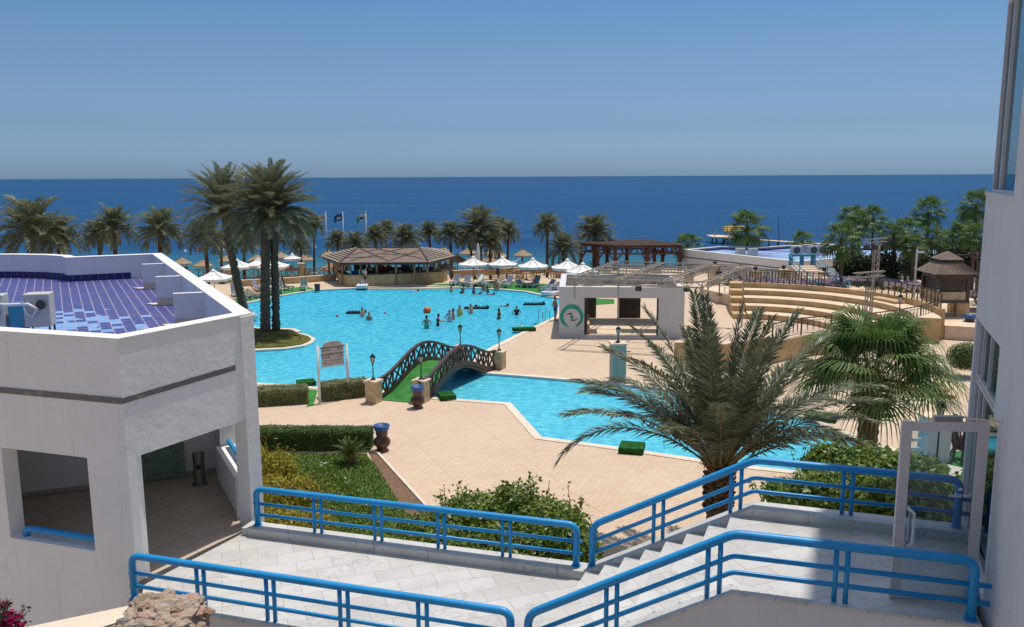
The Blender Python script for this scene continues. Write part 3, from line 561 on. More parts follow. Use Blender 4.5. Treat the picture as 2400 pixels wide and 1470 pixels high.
if 0: wm.add(*[([V(*on12(0.16), 6.10), V(*on12(L12 - .42), 6.22), V(*on12(L12 - .42), 6.3), V(*on12(0.16), 6.3), V(*(on12(0.16) + n12 * .3), 6.10), V(*(on12(L12 - .42) + n12 * .3), 6.22), V(*(on12(L12 - .42) + n12 * .3), 6.3), V(*(on12(.16) + n12 * .3), 6.3)]), [(0, 1, 2, 3), (5, 4, 7, 6), (4, 5, 1, 0)]])
wallseg(wm, on12(0.16), on12(L12 - .29), 0.3, -0.1, Z0 - 0.2)
wm.build('wall', M['white'], lb)
cm = MB(); ca, cb = on12(L12 - .29) - n12 * 0.03, C2 - n12 * 0.03 + d12 * 0.03
cm.prism([ca, cb, cb + n12 * .32, ca + n12 * .32], -0.1, ZP - 0.035); cm.build('pier', M['white'], lb, bevel=0.01)
wm = MB(); d23 = (C3 - C2).normalized(); n23 = V(-d23.y, d23.x)
def on23(t): return C2 + d23 * t
wallseg(wm, on23(0.34), on23(2.55), 0.40, -0.1, 4.82); wallseg(wm, on23(0.36), on23(2.55), 0.30, 5.98, 6.149); wallseg(wm, on23(2.55), C3, 0.30, -0.1, 6.15); wm.build('side_wall', M['white'], lb)  # thickened sill and added header keep the sunbeam off the arcade floor
bw = MB(); B0, B1 = V(-14, 14.9), V(-6.25, 18.22); dB = (B1 - B0).normalized(); nB = V(-dB.y, dB.x)
wallseg(bw, B0, B1, 0.25, Z0 - 0.1, 6.15); bw.build('back_wall', M['cream' if 0 else 'white'], lb)
fm = MB(); fm.prism([on12(0.0), C2, on23(3.2), B1, V(-14, 14.9), V(-14, 15.35)], Z0 - 0.2, Z0 - 0.005); fm.build('arcade_floor', M['arcade'], lb)
sk = MB(); a = B0 + (-nB) * 0.015; sk.prism([a, B1 - nB * .015, B1 - nB * 0.001, B0 - nB * 0.001], Z0 - .004, Z0 + 0.1)
sk.prism([on23(.36) + n23 * .40, on23(2.55) + n23 * .40, on23(2.55) + n23 * .415, on23(.36) + n23 * .415], Z0 - .004, Z0 + 0.1); sk.build('skirting', M['skirt'], lb)
for (A_, B_, n2) in ((Cl, C1, dl), (C1, on12(L12 - .45), d12)):
    q = MB(); nn = V(n2.y, -n2.x); z0, z1 = 6.99, 7.08
    if n2 is d12: q.add([V(*A_, 7.0), V(*B_, 7.06), V(*B_, 7.16), V(*A_, 7.09)] + [V(*(A_ + nn * .012), 7.0), V(*(B_ + nn * .012), 7.06), V(*(B_ + nn * .012), 7.16), V(*(A_ + nn * .012), 7.09)], [(4, 5, 6, 7), (0, 1, 5, 4), (2, 3, 7, 6), (1, 2, 6, 5)])
    else: q.prism([A_, B_, B_ + nn * 0.012, A_ + nn * .012], z0, z1 + 0.01)
    q.build('mosaic_band', M['mosaic'], lb)
# rail bars on the sills
s0, s1 = onl(-8.45) + V(-dl.y, dl.x) * .15, onl(-6.93) + V(-dl.y, dl.x) * .15
pth = [V(*s0, 4.42)] + arcpts(V(*s0, 4.42), V(*s0, 4.56), V(*s1, 4.56), 0.11) + arcpts(V(*s0, 4.56), V(*s1, 4.56), V(*s1, 4.42), 0.11) + [V(*s1, 4.42)]
MB().tube(pth, 0.06, 12).build('sill_rail', M['rail'], lb, smooth=True)
s0, s1 = on23(0.5) + n23 * .15, on23(2.4) + n23 * .15
MB().tube([V(*s0, 4.95), V(*s1, 4.95)], 0.05, 12).tube([V(*on23(1.3) + n23 * .15 if 0 else (*(on23(1.3) + n23 * .15), 4.8)), V(*(on23(1.3) + n23 * .15), 4.95)], .025, 8).build('sill_rail', M['rail'], lb, smooth=True)
# green door in the arcade
dr = None
dq = MB(); o = B0 + dB * 5.55; e_ = B0 + dB * 7.25
dq.prism([o - nB * .03, e_ - nB * .03, e_, o], Z0, 6.1); door = dq.build('door', M['door'], lb)
q = MB()
for k in range(4):
    x0 = 0.08 + k * 0.42
    for z0, z1 in ((4.12, 4.75), (4.85, 5.9)):
        a = o + dB * x0 - nB * 0.03; b = o + dB * (x0 + .32) - nB * .03
        for (u, v_, y0, y1) in ((a, b, z0, z0 + .03), (a, b, z1 - .03, z1)): q.prism([u - nB * .018, v_ - nB * .018, v_, u], y0, y1)
        q.prism([a - nB * .02, a + dB * .03 - nB * .02, a + dB * .03, a], z0, z1); q.prism([b - dB * .03 - nB * .02, b - nB * .02, b, b - dB * .03], z0, z1)
q.build('door_panel', M['door'], door)
q = MB(); q.prism([e_ - nB * .09, e_ + dB * .1 - nB * .09, e_ + dB * .1, e_], Z0, 6.12); q.prism([e_ - nB * .12 - dB * .02, e_ + dB * .14 - nB * .12, e_ + dB * .14, e_ - dB * .02], Z0, Z0 + .1); q.build('door_frame', M['door'], door)
# ashtray bin
t = thing('ashtray_bin', 'cylindrical steel ashtray bin on the arcade floor beside the green door', 'bin', (-6.74, 17.28, Z0 - .005))
b0 = V(-6.74, 17.28, Z0 - .005); MB().lathe([(.17, 0), (.17, .02), (.12, .05), (.115, .62), (.13, .64), (.13, .70), (.10, .70), (.09, .66)], b0, 20).build('body', M['steel'], t, smooth=False)
MB().tube([b0 + V(.03, -.105, .42), b0 + V(.035, -.123, .42)], .055, 14).build('opening', M['black'], t)
# air conditioning units on the near roof
def ac_unit(c, w_, d_, h, rz, label, legs=.15, fan=True, grp='air conditioning units on the left roof', pipes=None):
    t = thing('air_conditioner', label, 'air conditioner', c, grp, 0); R3 = Matrix.Rotation(rz, 3, 'Z'); c = Vector(c)
    MB().box(c + V(0, 0, legs + h / 2), (w_, d_, h), rz).build('casing', M['acwhite'], t, bevel=.015)
    if fan:
        f = c + R3 @ V(w_ * .0, -d_ / 2 - .01, legs + h * .5); r = min(w_, h) * .40; dv = R3 @ V(0, -1, 0); q = MB(); q.tube([f + dv * -.003, f + dv * .008], r, 20); q.build('fan_grille', M['acdark'], t)
        q = MB()
        for k in range(8): a = k * pi / 4; q.beam(f + dv * .014, f + dv * .014 + R3 @ V(cos(a) * r, 0, sin(a) * r), .008)
        q.build('fan_guard', M['acwhite'], t)
    q = MB()
    for sx in (-1, 1):
        for sy in (-1, 1): q.beam(c + R3 @ V(sx * w_ * .42, sy * d_ * .42, 0), c + R3 @ V(sx * w_ * .42, sy * d_ * .42, legs), .03)
    q.build('stand', M['acdark'], t)
    return t
p = P(98, 778, ZR); ac1 = ac_unit((p.x, p.y, ZR), .50, .42, .70, radians(14), 'boxy air conditioner with white pipes on the blue roof, right of the pair', .14, False)
q = MB(); f0 = p + V(.02, -.22, .62); pc = [f0 + V(-1.0, -.0, .05), f0 + V(-.6, -.03, 0), f0 + V(-.1, -.05, .02), f0 + V(.08, -.05, -.08), f0 + V(-.02, -.05, -.24), f0 + V(-.14, -.04, -.18), f0 + V(-.2, -.03, 0)]
q.tube(pc, .035, 8); q.build('pipe', M['pvc'], ac1, smooth=True)
MB().tube([f0 + V(.14, .0, .0), f0 + V(.14, -.02, .0)], .10, 16).build('socket_cover', M['acdark'], ac1)
p2 = P(-8, 778, ZR); ac_unit((p2.x - .02, p2.y - .1, ZR), .62, .40, .72, radians(14), 'air conditioner with a round fan at the left edge of the blue roof', .1, True)
p3 = P(48, 776, ZR); q = MB().box((p3.x, p3.y, ZR + .3), (.3, .3, .6), .2); tag(q.build('utility_box', M['bluefar'], bevel=.01), 'blue utility box between the two air conditioners on the roof', 'box')
# ================================================================== RIGHT BUILDING
W0 = V(6.72, 12.0); dW = V(-.379, -.925).normalized(); nW = V(dW.y, -dW.x) * -1      # nW points out of the wall (towards -x)
nW = V(-.925, .379).normalized()
rb = thing('tall_building', 'tall shaded white building with glazed windows at the right edge', 'building', (8, 6, 0))
HB = 27.0
def rwall(t0, t1, z0, z1, mb=None, depth=.35, out=0.0):
    mb = mb if mb else MB(); a = W0 + dW * t0 + nW * out; b = W0 + dW * t1 + nW * out; mb.prism([a, b, b - nW * depth, a - nW * depth], z0, z1); return mb
TD0, TD1 = 1.05, 2.62      # doorway along the wall
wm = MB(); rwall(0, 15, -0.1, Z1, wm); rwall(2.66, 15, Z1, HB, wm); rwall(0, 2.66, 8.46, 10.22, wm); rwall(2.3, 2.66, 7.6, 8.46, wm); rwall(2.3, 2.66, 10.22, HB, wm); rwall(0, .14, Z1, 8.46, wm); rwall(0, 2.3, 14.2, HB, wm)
rwall(-5, 15, 16.0, HB, wm, 3.0, .30)  # unseen overhanging upper storeys, added and sized for their shadow on the landing
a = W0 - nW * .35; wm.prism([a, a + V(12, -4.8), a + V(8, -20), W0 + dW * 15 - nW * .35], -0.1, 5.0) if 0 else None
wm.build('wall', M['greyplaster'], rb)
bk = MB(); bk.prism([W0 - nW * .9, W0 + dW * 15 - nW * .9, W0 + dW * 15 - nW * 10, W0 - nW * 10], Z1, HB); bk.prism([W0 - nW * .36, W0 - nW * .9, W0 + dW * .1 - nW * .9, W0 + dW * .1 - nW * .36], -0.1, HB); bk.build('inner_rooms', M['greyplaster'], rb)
def window(t0, t1, z0, z1, muls, trans, mat, fw=.055, out=-.05):
    f = MB(); rwall(t0, t1, z0, z0 + fw, f, .09, out); rwall(t0, t1, z1 - fw, z1, f, .09, out)
    for m_ in [t0] + list(muls) + [t1 - fw]: rwall(m_, m_ + fw, z0 + fw, z1 - fw, f, .088, out - .001)
    for z in trans: rwall(t0 + fw, t1 - fw, z, z + fw * .8, f, .08, out - .004)
    fr = f.build('window', M['frame'], rb); g = MB(); rwall(t0 + .01, t1 - .01, z0 + .01, z1 - .01, g, .01, out - .04); g.build('pane', mat, fr); return fr
window(.14, 2.29, 10.24, 14.18, (.72,), (12.75,), M['glass_window'])
rwall(0, 2.36, 10.215, 10.25, None, .37, .02).build('window_sill', M['greyplaster'], rb)
window(.16, 2.29, 7.62, 8.45, (.55, 1.2), (), M['lighttint'])
window(.15, 2.64, Z1, 7.60, (.5, .95), (), M['lighttint'], .06)
# the glass door standing open
gd = thing('glass_door', 'open white-framed glass door with a push bar and mirrored white lettering', 'door', (5.62, 9.5, Z1))
H0, H1 = V(5.60, 9.52), V(4.60, 9.60); dd = (H1 - H0).normalized(); nd = V(-dd.y, dd.x)
def dslab(a, b, z0, z1, th=.05, mb=None, o=0.0):
    mb = mb or MB(); A_ = H0 + dd * a + nd * (o - th / 2); B_ = H0 + dd * b + nd * (o - th / 2); mb.prism([A_, B_, B_ + nd * th, A_ + nd * th], z0, z1); return mb
zb, ztp = Z1 + .01, 7.62
f = MB(); dslab(0, .12, zb, ztp, .05, f); dslab(.88, 1.0, zb, ztp, .05, f); dslab(.12, .88, ztp - .11, ztp, .049, f); dslab(.12, .88, zb, zb + .06, .049, f); f.build('frame', M['frame'], gd, bevel=.005)
dslab(.12, .88, zb + .06, ztp - .11, .008).build('pane', M['glass_clear'], gd)
hd = MB(); hx = H0 + dd * .86
for o in (-.06, .06): hd.tube([V(*(hx + nd * 0), 6.55), V(*(hx + nd * o - dd * .0), 6.55), V(*(hx + nd * o - dd * .06), 6.5), V(*(hx + nd * o - dd * .06), 6.12), V(*(hx + nd * 0), 6.05)], .018, 8)
hd.build('handle', M['pvc'], gd, smooth=True)
q = MB(); dslab(.30, .62, ztp + .002, ztp + .06, .07, q, -.05); q.beam(V(*(H0 + dd * .3 - nd * .05), ztp + .05), V(*(H0 + V(.2, -.5)), ztp + .1), .02); q.build('door_closer', M['steel'], gd)
q = MB(); q.box(V(*(H0 + dd * .94 + nd * -.028), 5.85), (.02, .006, .04), atan2(dd.y, dd.x)); q.build('keyhole', M['black'], gd)
def text_mesh(txt, size, loc, mat, parent, xdir=V(1, 0, 0), updir=V(0, 0, 1), name='lettering', flip=False, th=.003, bold=0.0):
    cu = bpy.data.curves.new('t', 'FONT'); cu.body = txt; cu.size = size; cu.align_x = 'CENTER'; cu.align_y = 'CENTER'; cu.extrude = th; cu.offset = bold
    ob = bpy.data.objects.new('t', cu); COL.objects.link(ob); bpy.context.view_layer.update()
    me = bpy.data.meshes.new_from_object(ob.evaluated_get(bpy.context.evaluated_depsgraph_get())); bpy.data.objects.remove(ob); me.name = name
    x = Vector(xdir).normalized() * (-1 if flip else 1); y = Vector(updir); z = x.cross(y) if not flip else (-x).cross(y)
    off = Vector(loc) - (wpos(parent) if parent else V(0, 0, 0))
    for v_ in me.vertices: v_.co = x * v_.co.x + y * v_.co.y + z * v_.co.z + off
    me.materials.clear(); me.materials.append(mat); o = bpy.data.objects.new(name, me); COL.objects.link(o); o.parent = parent; return o
lp = H0 + dd * .27 - nd * .0; text_mesh('Veraclub', .075, (lp.x, lp.y - .01, 6.72), M['pvc'], gd, xdir=V(-dd.x, -dd.y, 0), flip=True)
MB().ball((lp.x, lp.y - .008, 6.80), .018, 6, 4, (1, .2, 1)).ball((lp.x - .02, lp.y - .008, 6.785), .01, 6, 4, (1, .2, 1)).ball((lp.x + .022, lp.y - .008, 6.787), .01, 6, 4, (1, .2, 1)).build('emblem', M['pvc'], gd)
# ================================================================== FOREGROUND CORNER
lw = MB(); a, b = PD(190, 1462, 9.6), PD(345, 1412, 9.9); a.z, b.z = 4.95, 5.2
lw.add([V(-7.2, 9.0, 4.6), V(-4.85, 9.85, 5.02), V(-4.75, 10.3, 5.02), V(-7.2, 9.7, 4.75), V(-7.2, 9.0, 0), V(-4.9, 9.9, 0), V(-4.75, 10.3, 0), V(-7.2, 9.7, 0)], [(0, 1, 2, 3), (4, 5, 1, 0), (5, 6, 2, 1), (6, 7, 3, 2), (7, 4, 0, 3)])
tag(lw.build('low_wall', M['cream']), 'smooth cream plastered low wall leading to the rubble stones', 'wall')
ru = thing('rubble_wall', 'rough rubble stone wall end in the bottom left corner', 'stone wall', (-4.3, 9.4, 0))
rr = random.Random(5)
def stone(c, r, mat, sq):
    bm = bmesh.new(); bmesh.ops.create_icosphere(bm, subdivisions=3, radius=1); sd = rr.random() * 50
    for v_ in bm.verts:
        n1 = noise.noise(v_.co * 1.3 + V(sd, 0, 0)); n2 = noise.noise(v_.co * 4 + V(sd, 5, 0)); v_.co *= (1 + .35 * n1 + .12 * n2); v_.co = V(v_.co.x * sq[0], v_.co.y * sq[1], v_.co.z * sq[2]) * r
    R_ = Matrix.Rotation(rr.random() * 6, 3, 'Z'); m_ = MB(); m_.v = [tuple(R_ @ v_.co + Vector(c)) for v_ in bm.verts]; m_.f = [tuple(v_.index for v_ in f_.verts) for f_ in bm.faces]; m_.c = [1] * len(m_.f); bm.free()
    return m_
core = MB(); core.prism([(-3.75, 8.9), (-4.0, 9.45), (-4.45, 9.45), (-4.55, 9.0), (-5.5, 8.7), (-5.5, 8.2), (-3.9, 8.2)], 0, 4.9, zt=[4.85, 5.2, 5.2, 4.9, 4.75, 4.6, 4.6]); core.build('mortar_core', M['mortar'], ru)
def chunk(c, sq, mat, seed, amp=.16, fine=.07, sub=5):
    bm = bmesh.new(); bmesh.ops.create_cube(bm, size=2); bmesh.ops.subdivide_edges(bm, edges=bm.edges[:], cuts=22, use_grid_fill=True); m_ = MB()
    for v_ in bm.verts:
        p = v_.co.copy(); p = p * (.82 + .18 / max(1, p.length / 1.1)); n1 = noise.noise(p * 2.2 + V(seed, 0, 0)); cell = noise.cell(p * 4 + V(seed, 1, 2)); n2 = noise.noise(p * 9 + V(seed, 3, 0)); p += p.normalized() * (amp * n1 + fine * n2 + .05 * cell); m_.v.append((c[0] + p.x * sq[0], c[1] + p.y * sq[1], c[2] + p.z * sq[2] + .25 * p.x * sq[2] * 0))
    m_.f = [tuple(v_.index for v_ in f_.verts) for f_ in bm.faces]; m_.c = [1] * len(m_.f); bm.free(); return m_
cb_ = chunk((-4.17, 9.27, 5.12), (.42, .38, .34), None, 3, .22, .10); cb_.build('rubble_body', M['mortar'], ru)
cand = [v_ for v_ in cb_.v if v_[2] > 5.2 or (v_[1] < 9.2 and v_[2] > 4.95)]
for i in range(95):
    x, y, z = rr.choice(cand); r = rr.uniform(.035, .085); z -= .01
    stone((x, y, z), r, None, (1.35, 1.0, .55)).build('stone', M[rr.choice(['rock', 'rock', 'rockpink', 'mortar', 'rock2'])], ru)
for i in range(18):
    x = -4.45 - i * .07; chunk((x, 9.02 - i * .02 + rr.uniform(-.05, .05), 5.0 - i * .006), (rr.uniform(.07, .12), .12, rr.uniform(.06, .09)), None, i * 3.1, .4, .15).build('stone', M[rr.choice(['rock', 'rockpink', 'mortar', 'rock'])], ru)
chunk((-4.46, 9.50, 5.36), (.13, .13, .12), None, 7, .4, .15).build('stone', M['rock'], ru); chunk((-4.33, 8.98, 5.16), (.17, .09, .07), None, 9, .4, .12).build('stone', M['rock2'], ru)
# ================================================================== PLANTS
def frond(mb, rb_, base, az, el, L, droop, npair, lw, ll, seed, curl=0.0, rr_=.02, side=0.0, vee=0.45):
    r = random.Random(seed); h = V(cos(az), sin(az), 0); s = V(-sin(az), cos(az), 0); pts = []; p = Vector(base); n = 14; tang = []
    for i in range(n + 1):
        t = i / n; a = el - droop * (t ** 1.5); d = (h * cos(a) + V(0, 0, 1) * sin(a) + s * (side * t)).normalized(); pts.append(p.copy()); tang.append(d); p = p + d * (L / n)
    if rb_ is not None: rb_.tube(pts, [rr_ * (1.0 - .85 * i / n) + .003 for i in range(n + 1)], 4, cap=False)
    for k in range(npair):
        t = .14 + .86 * (k + .5) / npair; q = t * n; i = min(int(q), n - 1); b = pts[i].lerp(pts[i + 1], q - i); d = tang[i]; u = s.cross(d).normalized() * -1
        if u.z < 0 and abs(d.z) < .95: u = -u
        prof = (min(1, (t - .10) / .18)) * (1 - .62 * max(0, (t - .45) / .55) ** 1.4)
        for sg in (-1, 1):
            l_ = ll * prof * r.uniform(.82, 1.12); fa = (1.05 - .45 * t) * 1.0 + r.uniform(-.12, .12); ve = vee + r.uniform(-.28, .28)
            o_ = s.cross(V(0, 0, 0)) if 0 else (s * sg); out = (o_ * cos(ve) + u * sin(ve)); dr = (out * sin(fa) + d * cos(fa)).normalized()
            wv = dr.cross(u); wv = wv.normalized() if wv.length > 1e-3 else s; w_ = lw * r.uniform(.8, 1.15); m1 = b + dr * l_ * .4 + V(0, 0, -.0) * l_; e_ = b + dr * l_ + V(0, 0, -curl * l_)
            mb.add([b, m1 + wv * w_, e_, m1 - wv * w_], [(0, 1, 2, 3)], r.random())
def fan(mb, rb_, base, az, el, pl, R_, seed, nseg=18, droop=.5, wid=1.0):
    r = random.Random(seed); h = V(cos(az), sin(az), 0); s = V(-sin(az), cos(az), 0); pts = []; p = Vector(base)
    for i in range(5):
        a = el - .25 * droop * i / 4; d = h * cos(a) + V(0, 0, 1) * sin(a); pts.append(p.copy()); p = p + d * pl / 4
    rb_.tube(pts, [.018, .015, .013, .011, .009], 4, cap=False); hub = pts[-1]; a = el - droop * .6; d = h * cos(a) + V(0, 0, 1) * sin(a); u = h * -sin(a) + V(0, 0, 1) * cos(a)
    for k in range(nseg):
        th = (k / (nseg - 1) - .5) * radians(250); l_ = R_ * (.75 + .25 * cos(th * .7)) * r.uniform(.88, 1.08); dr = d * cos(th) + s * sin(th); wv = (d * -sin(th) + s * cos(th)) * (R_ * sin(radians(125) / nseg) * 1.0 * wid); fold = u * (.02 * (1 if k % 2 else -1))
        m1 = hub + dr * l_ * .5 + fold - V(0, 0, .03 * l_); m2 = hub + dr * l_ * .8 - V(0, 0, (.12 + .12 * droop) * l_); e_ = hub + dr * l_ * 1.0 - V(0, 0, (.32 + .3 * droop + r.uniform(0, .15)) * l_)
        tn = r.random(); mb.add([hub, m1 - wv * .55, m1 + wv * .55], [(0, 1, 2)], tn); mb.add([m1 - wv * .55, m1 + wv * .55, m2 + wv * .32, m2 - wv * .32], [(0, 3, 2, 1)], tn); mb.add([m2 - wv * .32, m2 + wv * .32, e_], [(0, 2, 1)], tn)
def date_crown(seed, n=42, npair=20, L=1.0, lw=.014, ll=.26, dates=True):
    r = random.Random(seed); mb, rb_ = MB(), MB()
    for i in range(n):
        t = i / n; el = radians(86 - 112 * t ** .95) + r.uniform(-.12, .12); az = i * 2.39996 + r.uniform(-.2, .2)
        frond(mb, rb_, V(0, 0, 0) + V(cos(az), sin(az), 0) * .04 - V(0, 0, .1 * t), az, el, L * r.uniform(.86, 1.06) * (1 if t > .12 else .8), r.uniform(.9, 1.45) * (.7 + .3 * t), npair, lw, ll, seed * 100 + i, .12, .014)
    k = len(mb.v); mb.v += rb_.v; mb.f += [tuple(k + i for i in f) for f in rb_.f]; mb.c += [0.9] * len(rb_.f); return mb
def fan_crown(seed, n=46, R_=.5, pl=.55):
    r = random.Random(seed); mb, rb_ = MB(), MB()
    for i in range(n):
        t = i / n; el = radians(80 - 125 * t) + r.uniform(-.15, .15); az = i * 2.39996 + r.uniform(-.3, .3); fan(mb, rb_, V(cos(az), sin(az), 0) * .03 - V(0, 0, .12 * t), az, el, pl * r.uniform(.8, 1.1), R_ * r.uniform(.85, 1.1), seed * 77 + i, 14, r.uniform(.4, .9))
    k = len(mb.v); mb.v += rb_.v; mb.f += [tuple(k + i for i in f) for f in rb_.f]; mb.c += [0.5] * len(rb_.f); return mb
def trunk_mb(a, b, r0, r1, bend=0.0, rings=True, seed=0):
    a, b = Vector(a), Vector(b); n = 26; pts, rad = [], []; r = random.Random(seed)
    for i in range(n + 1):
        t = i / n; p = a.lerp(b, t); p.x += bend * sin(pi * t); pts.append(p); w_ = r0 + (r1 - r0) * t; w_ *= 1 + (.16 * max(0, 1 - t * 9)); w_ *= (1 + (.07 if i % 2 else -.04)) * r.uniform(.97, 1.04); rad.append(w_)
    return MB().tube(pts, rad, 12)
crowns = {}
def crown_mesh(kind, i):
    if (kind, i) not in crowns:
        mb = date_crown(11 + i, 56 + 3 * (i % 3), 22, lw=.020, ll=.28) if kind == 'date' else fan_crown(31 + i, 28, .50, .68)
        o = mb.build('crown', M['palmleaf'] if kind == 'date' else M['fanleaf']); crowns[(kind, i)] = o.data; bpy.data.objects.remove(o)
    return crowns[(kind, i)]
dm = MB(); rr = random.Random(3)
for k in range(90):
    az = rr.uniform(0, 6.28); q = rr.uniform(.10, .22); dm.ball((cos(az) * q, sin(az) * q, rr.uniform(-.28, .0)), .026, 5, 3)
do = dm.build('fruit', M['dates']); fruit_me = do.data; bpy.data.objects.remove(do)
fm_ = MB()
for k in range(60):
    az = rr.uniform(0, 6.28); z = rr.uniform(-.30, .05); fm_.beam((cos(az) * .05, sin(az) * .05, z), (cos(az) * rr.uniform(.09, .14), sin(az) * rr.uniform(.09, .14), z + .12), .012, .01)
fo_ = fm_.build('leaf_bases', M['fibre']); fib_me = fo_.data; bpy.data.objects.remove(fo_)
def palm(kind, cpx, cpy, rpx, bpx, D, label, var, zg=None, group=None, fruit=False, tr=None):
    c = PD(cpx, cpy, D); zg = ter(c.x, D) if zg is None else zg; R_ = rpx * D / F * (1.14 if kind == 'date' else 1.12); bx = PD(bpx, 620, D).x
    t = thing('date_palm' if kind == 'date' else 'fan_palm', label, 'palm tree', (bx, D, zg), group)
    w_ = tr or max(.15, R_ * .085); c.z -= R_ * .12; trunk_mb((bx, D, zg - .2), (c.x, D, c.z), w_, w_ * .85, 0, seed=var).build('trunk', M['trunk'], t, smooth=True)
    o = bpy.data.objects.new('crown', crown_mesh(kind, var % (5 if kind == 'date' else 4))); COL.objects.link(o); o.parent = t; o.location = Vector((c.x, D, c.z)) - Vector(t.location); o.scale = (R_,) * 3; o.rotation_euler = (0, 0, var * 1.7)
    if kind == 'date':
        f = bpy.data.objects.new('leaf_bases', fib_me); COL.objects.link(f); f.parent = t; f.location = o.location; f.scale = (R_,) * 3
    if fruit:
        f = bpy.data.objects.new('fruit', fruit_me); COL.objects.link(f); f.parent = t; f.location = o.location; f.scale = (R_,) * 3; f.rotation_euler = (0, 0, var)
    return t
DP = [ # crown px, radius, trunk base px, distance, fruit, label
 (75, 525, 88, 78, 88, 0, 'big bushy date palm at the far left above the blue tiled roof'),
 (140, 545, 50, 131, 92, 0, 'smaller date palm leaning out right of the big bushy one at far left'),
 (228, 545, 44, 239, 98, 0, 'thin date palm crowded by a fuller one on its right, above the blue roof'),
 (268, 522, 52, 268, 94, 0, 'upright date palm with straight trunk, right one of the close pair above the roof'),
 (375, 530, 60, 372, 90, 0, 'broad date palm with thick trunk above the far right roof corner'),
 (480, 545, 50, 486, 90, 0, 'date palm on the beach just left of the two tall palms'),
 (518, 562, 34, 517, 97, 1, 'date palm with orange fruit tucked behind the leaning tall trunk'),
 (572, 562, 35, 570, 104, 1, 'date palm seen between the two tall island trunks'),
 (648, 558, 28, 650, 112, 0, 'date palm mostly hidden behind the straight tall island trunk'),
 (703, 525, 30, 708, 113, 1, 'date palm with a crown directly above a lower palm, left of the flags'),
 (736, 525, 28, 735, 108, 1, 'slim date palm with long bare trunk left of the first flagpole'),
 (703, 570, 30, 707, 98, 1, 'low date palm with orange fruit, in front of a taller one left of the flags'),
 (790, 560, 30, 794, 106, 1, 'date palm between the first two flagpoles'),
 (832, 565, 32, 830, 100, 0, 'bushy date palm behind the left end of the bar roof'),
 (878, 550, 32, 880, 103, 0, 'date palm right of the green and white flag'),
 (905, 536, 30, 902, 110, 0, 'taller slim date palm behind the bar, right of the flags'),
 (952, 552, 40, 950, 98, 1, 'wide date palm above the middle of the bar roof'),
 (1006, 538, 30, 1010, 104, 1, 'date palm above the right ridge end of the bar roof'),
 (1055, 542, 35, 1059, 95, 0, 'date palm with bare trunk at the right end of the bar'),
 (1122, 525, 58, 1127, 97, 0, 'largest palm of the clump behind the white parasols'),
 (1098, 550, 34, 1115, 101, 0, 'date palm merged into the left side of the largest clump palm'),
 (1148, 565, 34, 1150, 95, 1, 'lowest fruiting date palm in the clump behind the parasols'),
 (1170, 530, 32, 1169, 104, 0, 'tall date palm at the back right of the clump behind the parasols'),
 (1192, 540, 30, 1187, 100, 0, 'rightmost date palm of the clump behind the parasols'),
 (1283, 525, 36, 1282, 93, 1, 'tall date palm alone between the clump and the brown pergola'),
 (1320, 575, 42, 1320, 95, 0, 'low full date palm just left of the brown pergola'),
 (1393, 536, 50, 1393, 101, 0, 'broad date palm rising behind the brown pergola roof')]
for i, (cx_, cy_, r_, b_, D_, fr_, lb_) in enumerate(DP): palm('date', cx_, cy_, r_, b_, D_, lb_, i, group='date palms along the beach', fruit=bool(fr_))
FP = [
 (1612, 572, 34, 1612, 100, 'low fan palm behind the right end of the brown pergola'),
 (1752, 528, 46, 1750, 100, 'fan palm with pale green leaves in front of the wooden jetty'),
 (1880, 563, 30, 1880, 112, 'small fan palm behind the middle of the far blue roof'),
 (1973, 556, 44, 1977, 70, 'front fan palm beside the blue stair rails'),
 (1997, 505, 32, 2000, 92, 'dark fan palm at the left top of the right palm grove'),
 (2014, 522, 36, 2016, 86, 'fan palm overlapping behind the front one of the right grove'),
 (2046, 508, 34, 2046, 88, 'tall fan palm behind the aluminium lighting tower'),
 (2094, 545, 34, 2107, 74, 'fan palm with leaning trunk right of the lighting tower'),
 (2122, 535, 34, 2125, 82, 'fan palm in the middle row of the right grove'),
 (2140, 572, 32, 2140, 72, 'low fan palm in the middle of the right grove'),
 (2176, 492, 40, 2172, 92, 'tallest fan palm above the wooden booth, against the sea'),
 (2184, 555, 32, 2186, 80, 'fan palm directly behind the booth roof'),
 (2216, 560, 30, 2216, 84, 'fan palm just right of the booth roof peak'),
 (2254, 545, 36, 2257, 74, 'fan palm nearest the white building edge'),
 (2284, 548, 32, 2282, 70, 'fan palm half hidden by the white building edge'),
 (2288, 478, 42, 2286, 86, 'tall fan palm top beside the white building edge'),
 (2272, 512, 30, 2272, 90, 'fan palm below the tall one at the white building edge')]
for i, (cx_, cy_, r_, b_, D_, lb_) in enumerate(FP): palm('fan', cx_, cy_, r_, b_, D_, lb_, i, zg=-0.3, group='fan palms on the right shore')
# two bush-like young date palms on the beach
for i, (x, y, r_, D_, lb_) in enumerate(((518, 628, 34, 92, 'young stemless date palm below the fruiting one on the left beach'), (714, 625, 34, 92, 'young stemless date palm left of the bar behind the rail fence'))):
    c = PD(x, y, D_); t = thing('young_palm', lb_, 'palm tree', (c.x, D_, ter(c.x, D_)), 'young palms behind the fence'); mb, rb_ = MB(), MB()
    for k in range(26): frond(mb, rb_, V(c.x, D_, ter(c.x, D_) + .1), k * 2.4, radians(82 - k * 1.6), rr.uniform(1.9, 2.6), .4, 18, .025, .4, k + i * 50, .1, .02)
    mb.build('fronds', M['palmleaf'], t); rb_.build('ribs', M['rachis'], t)
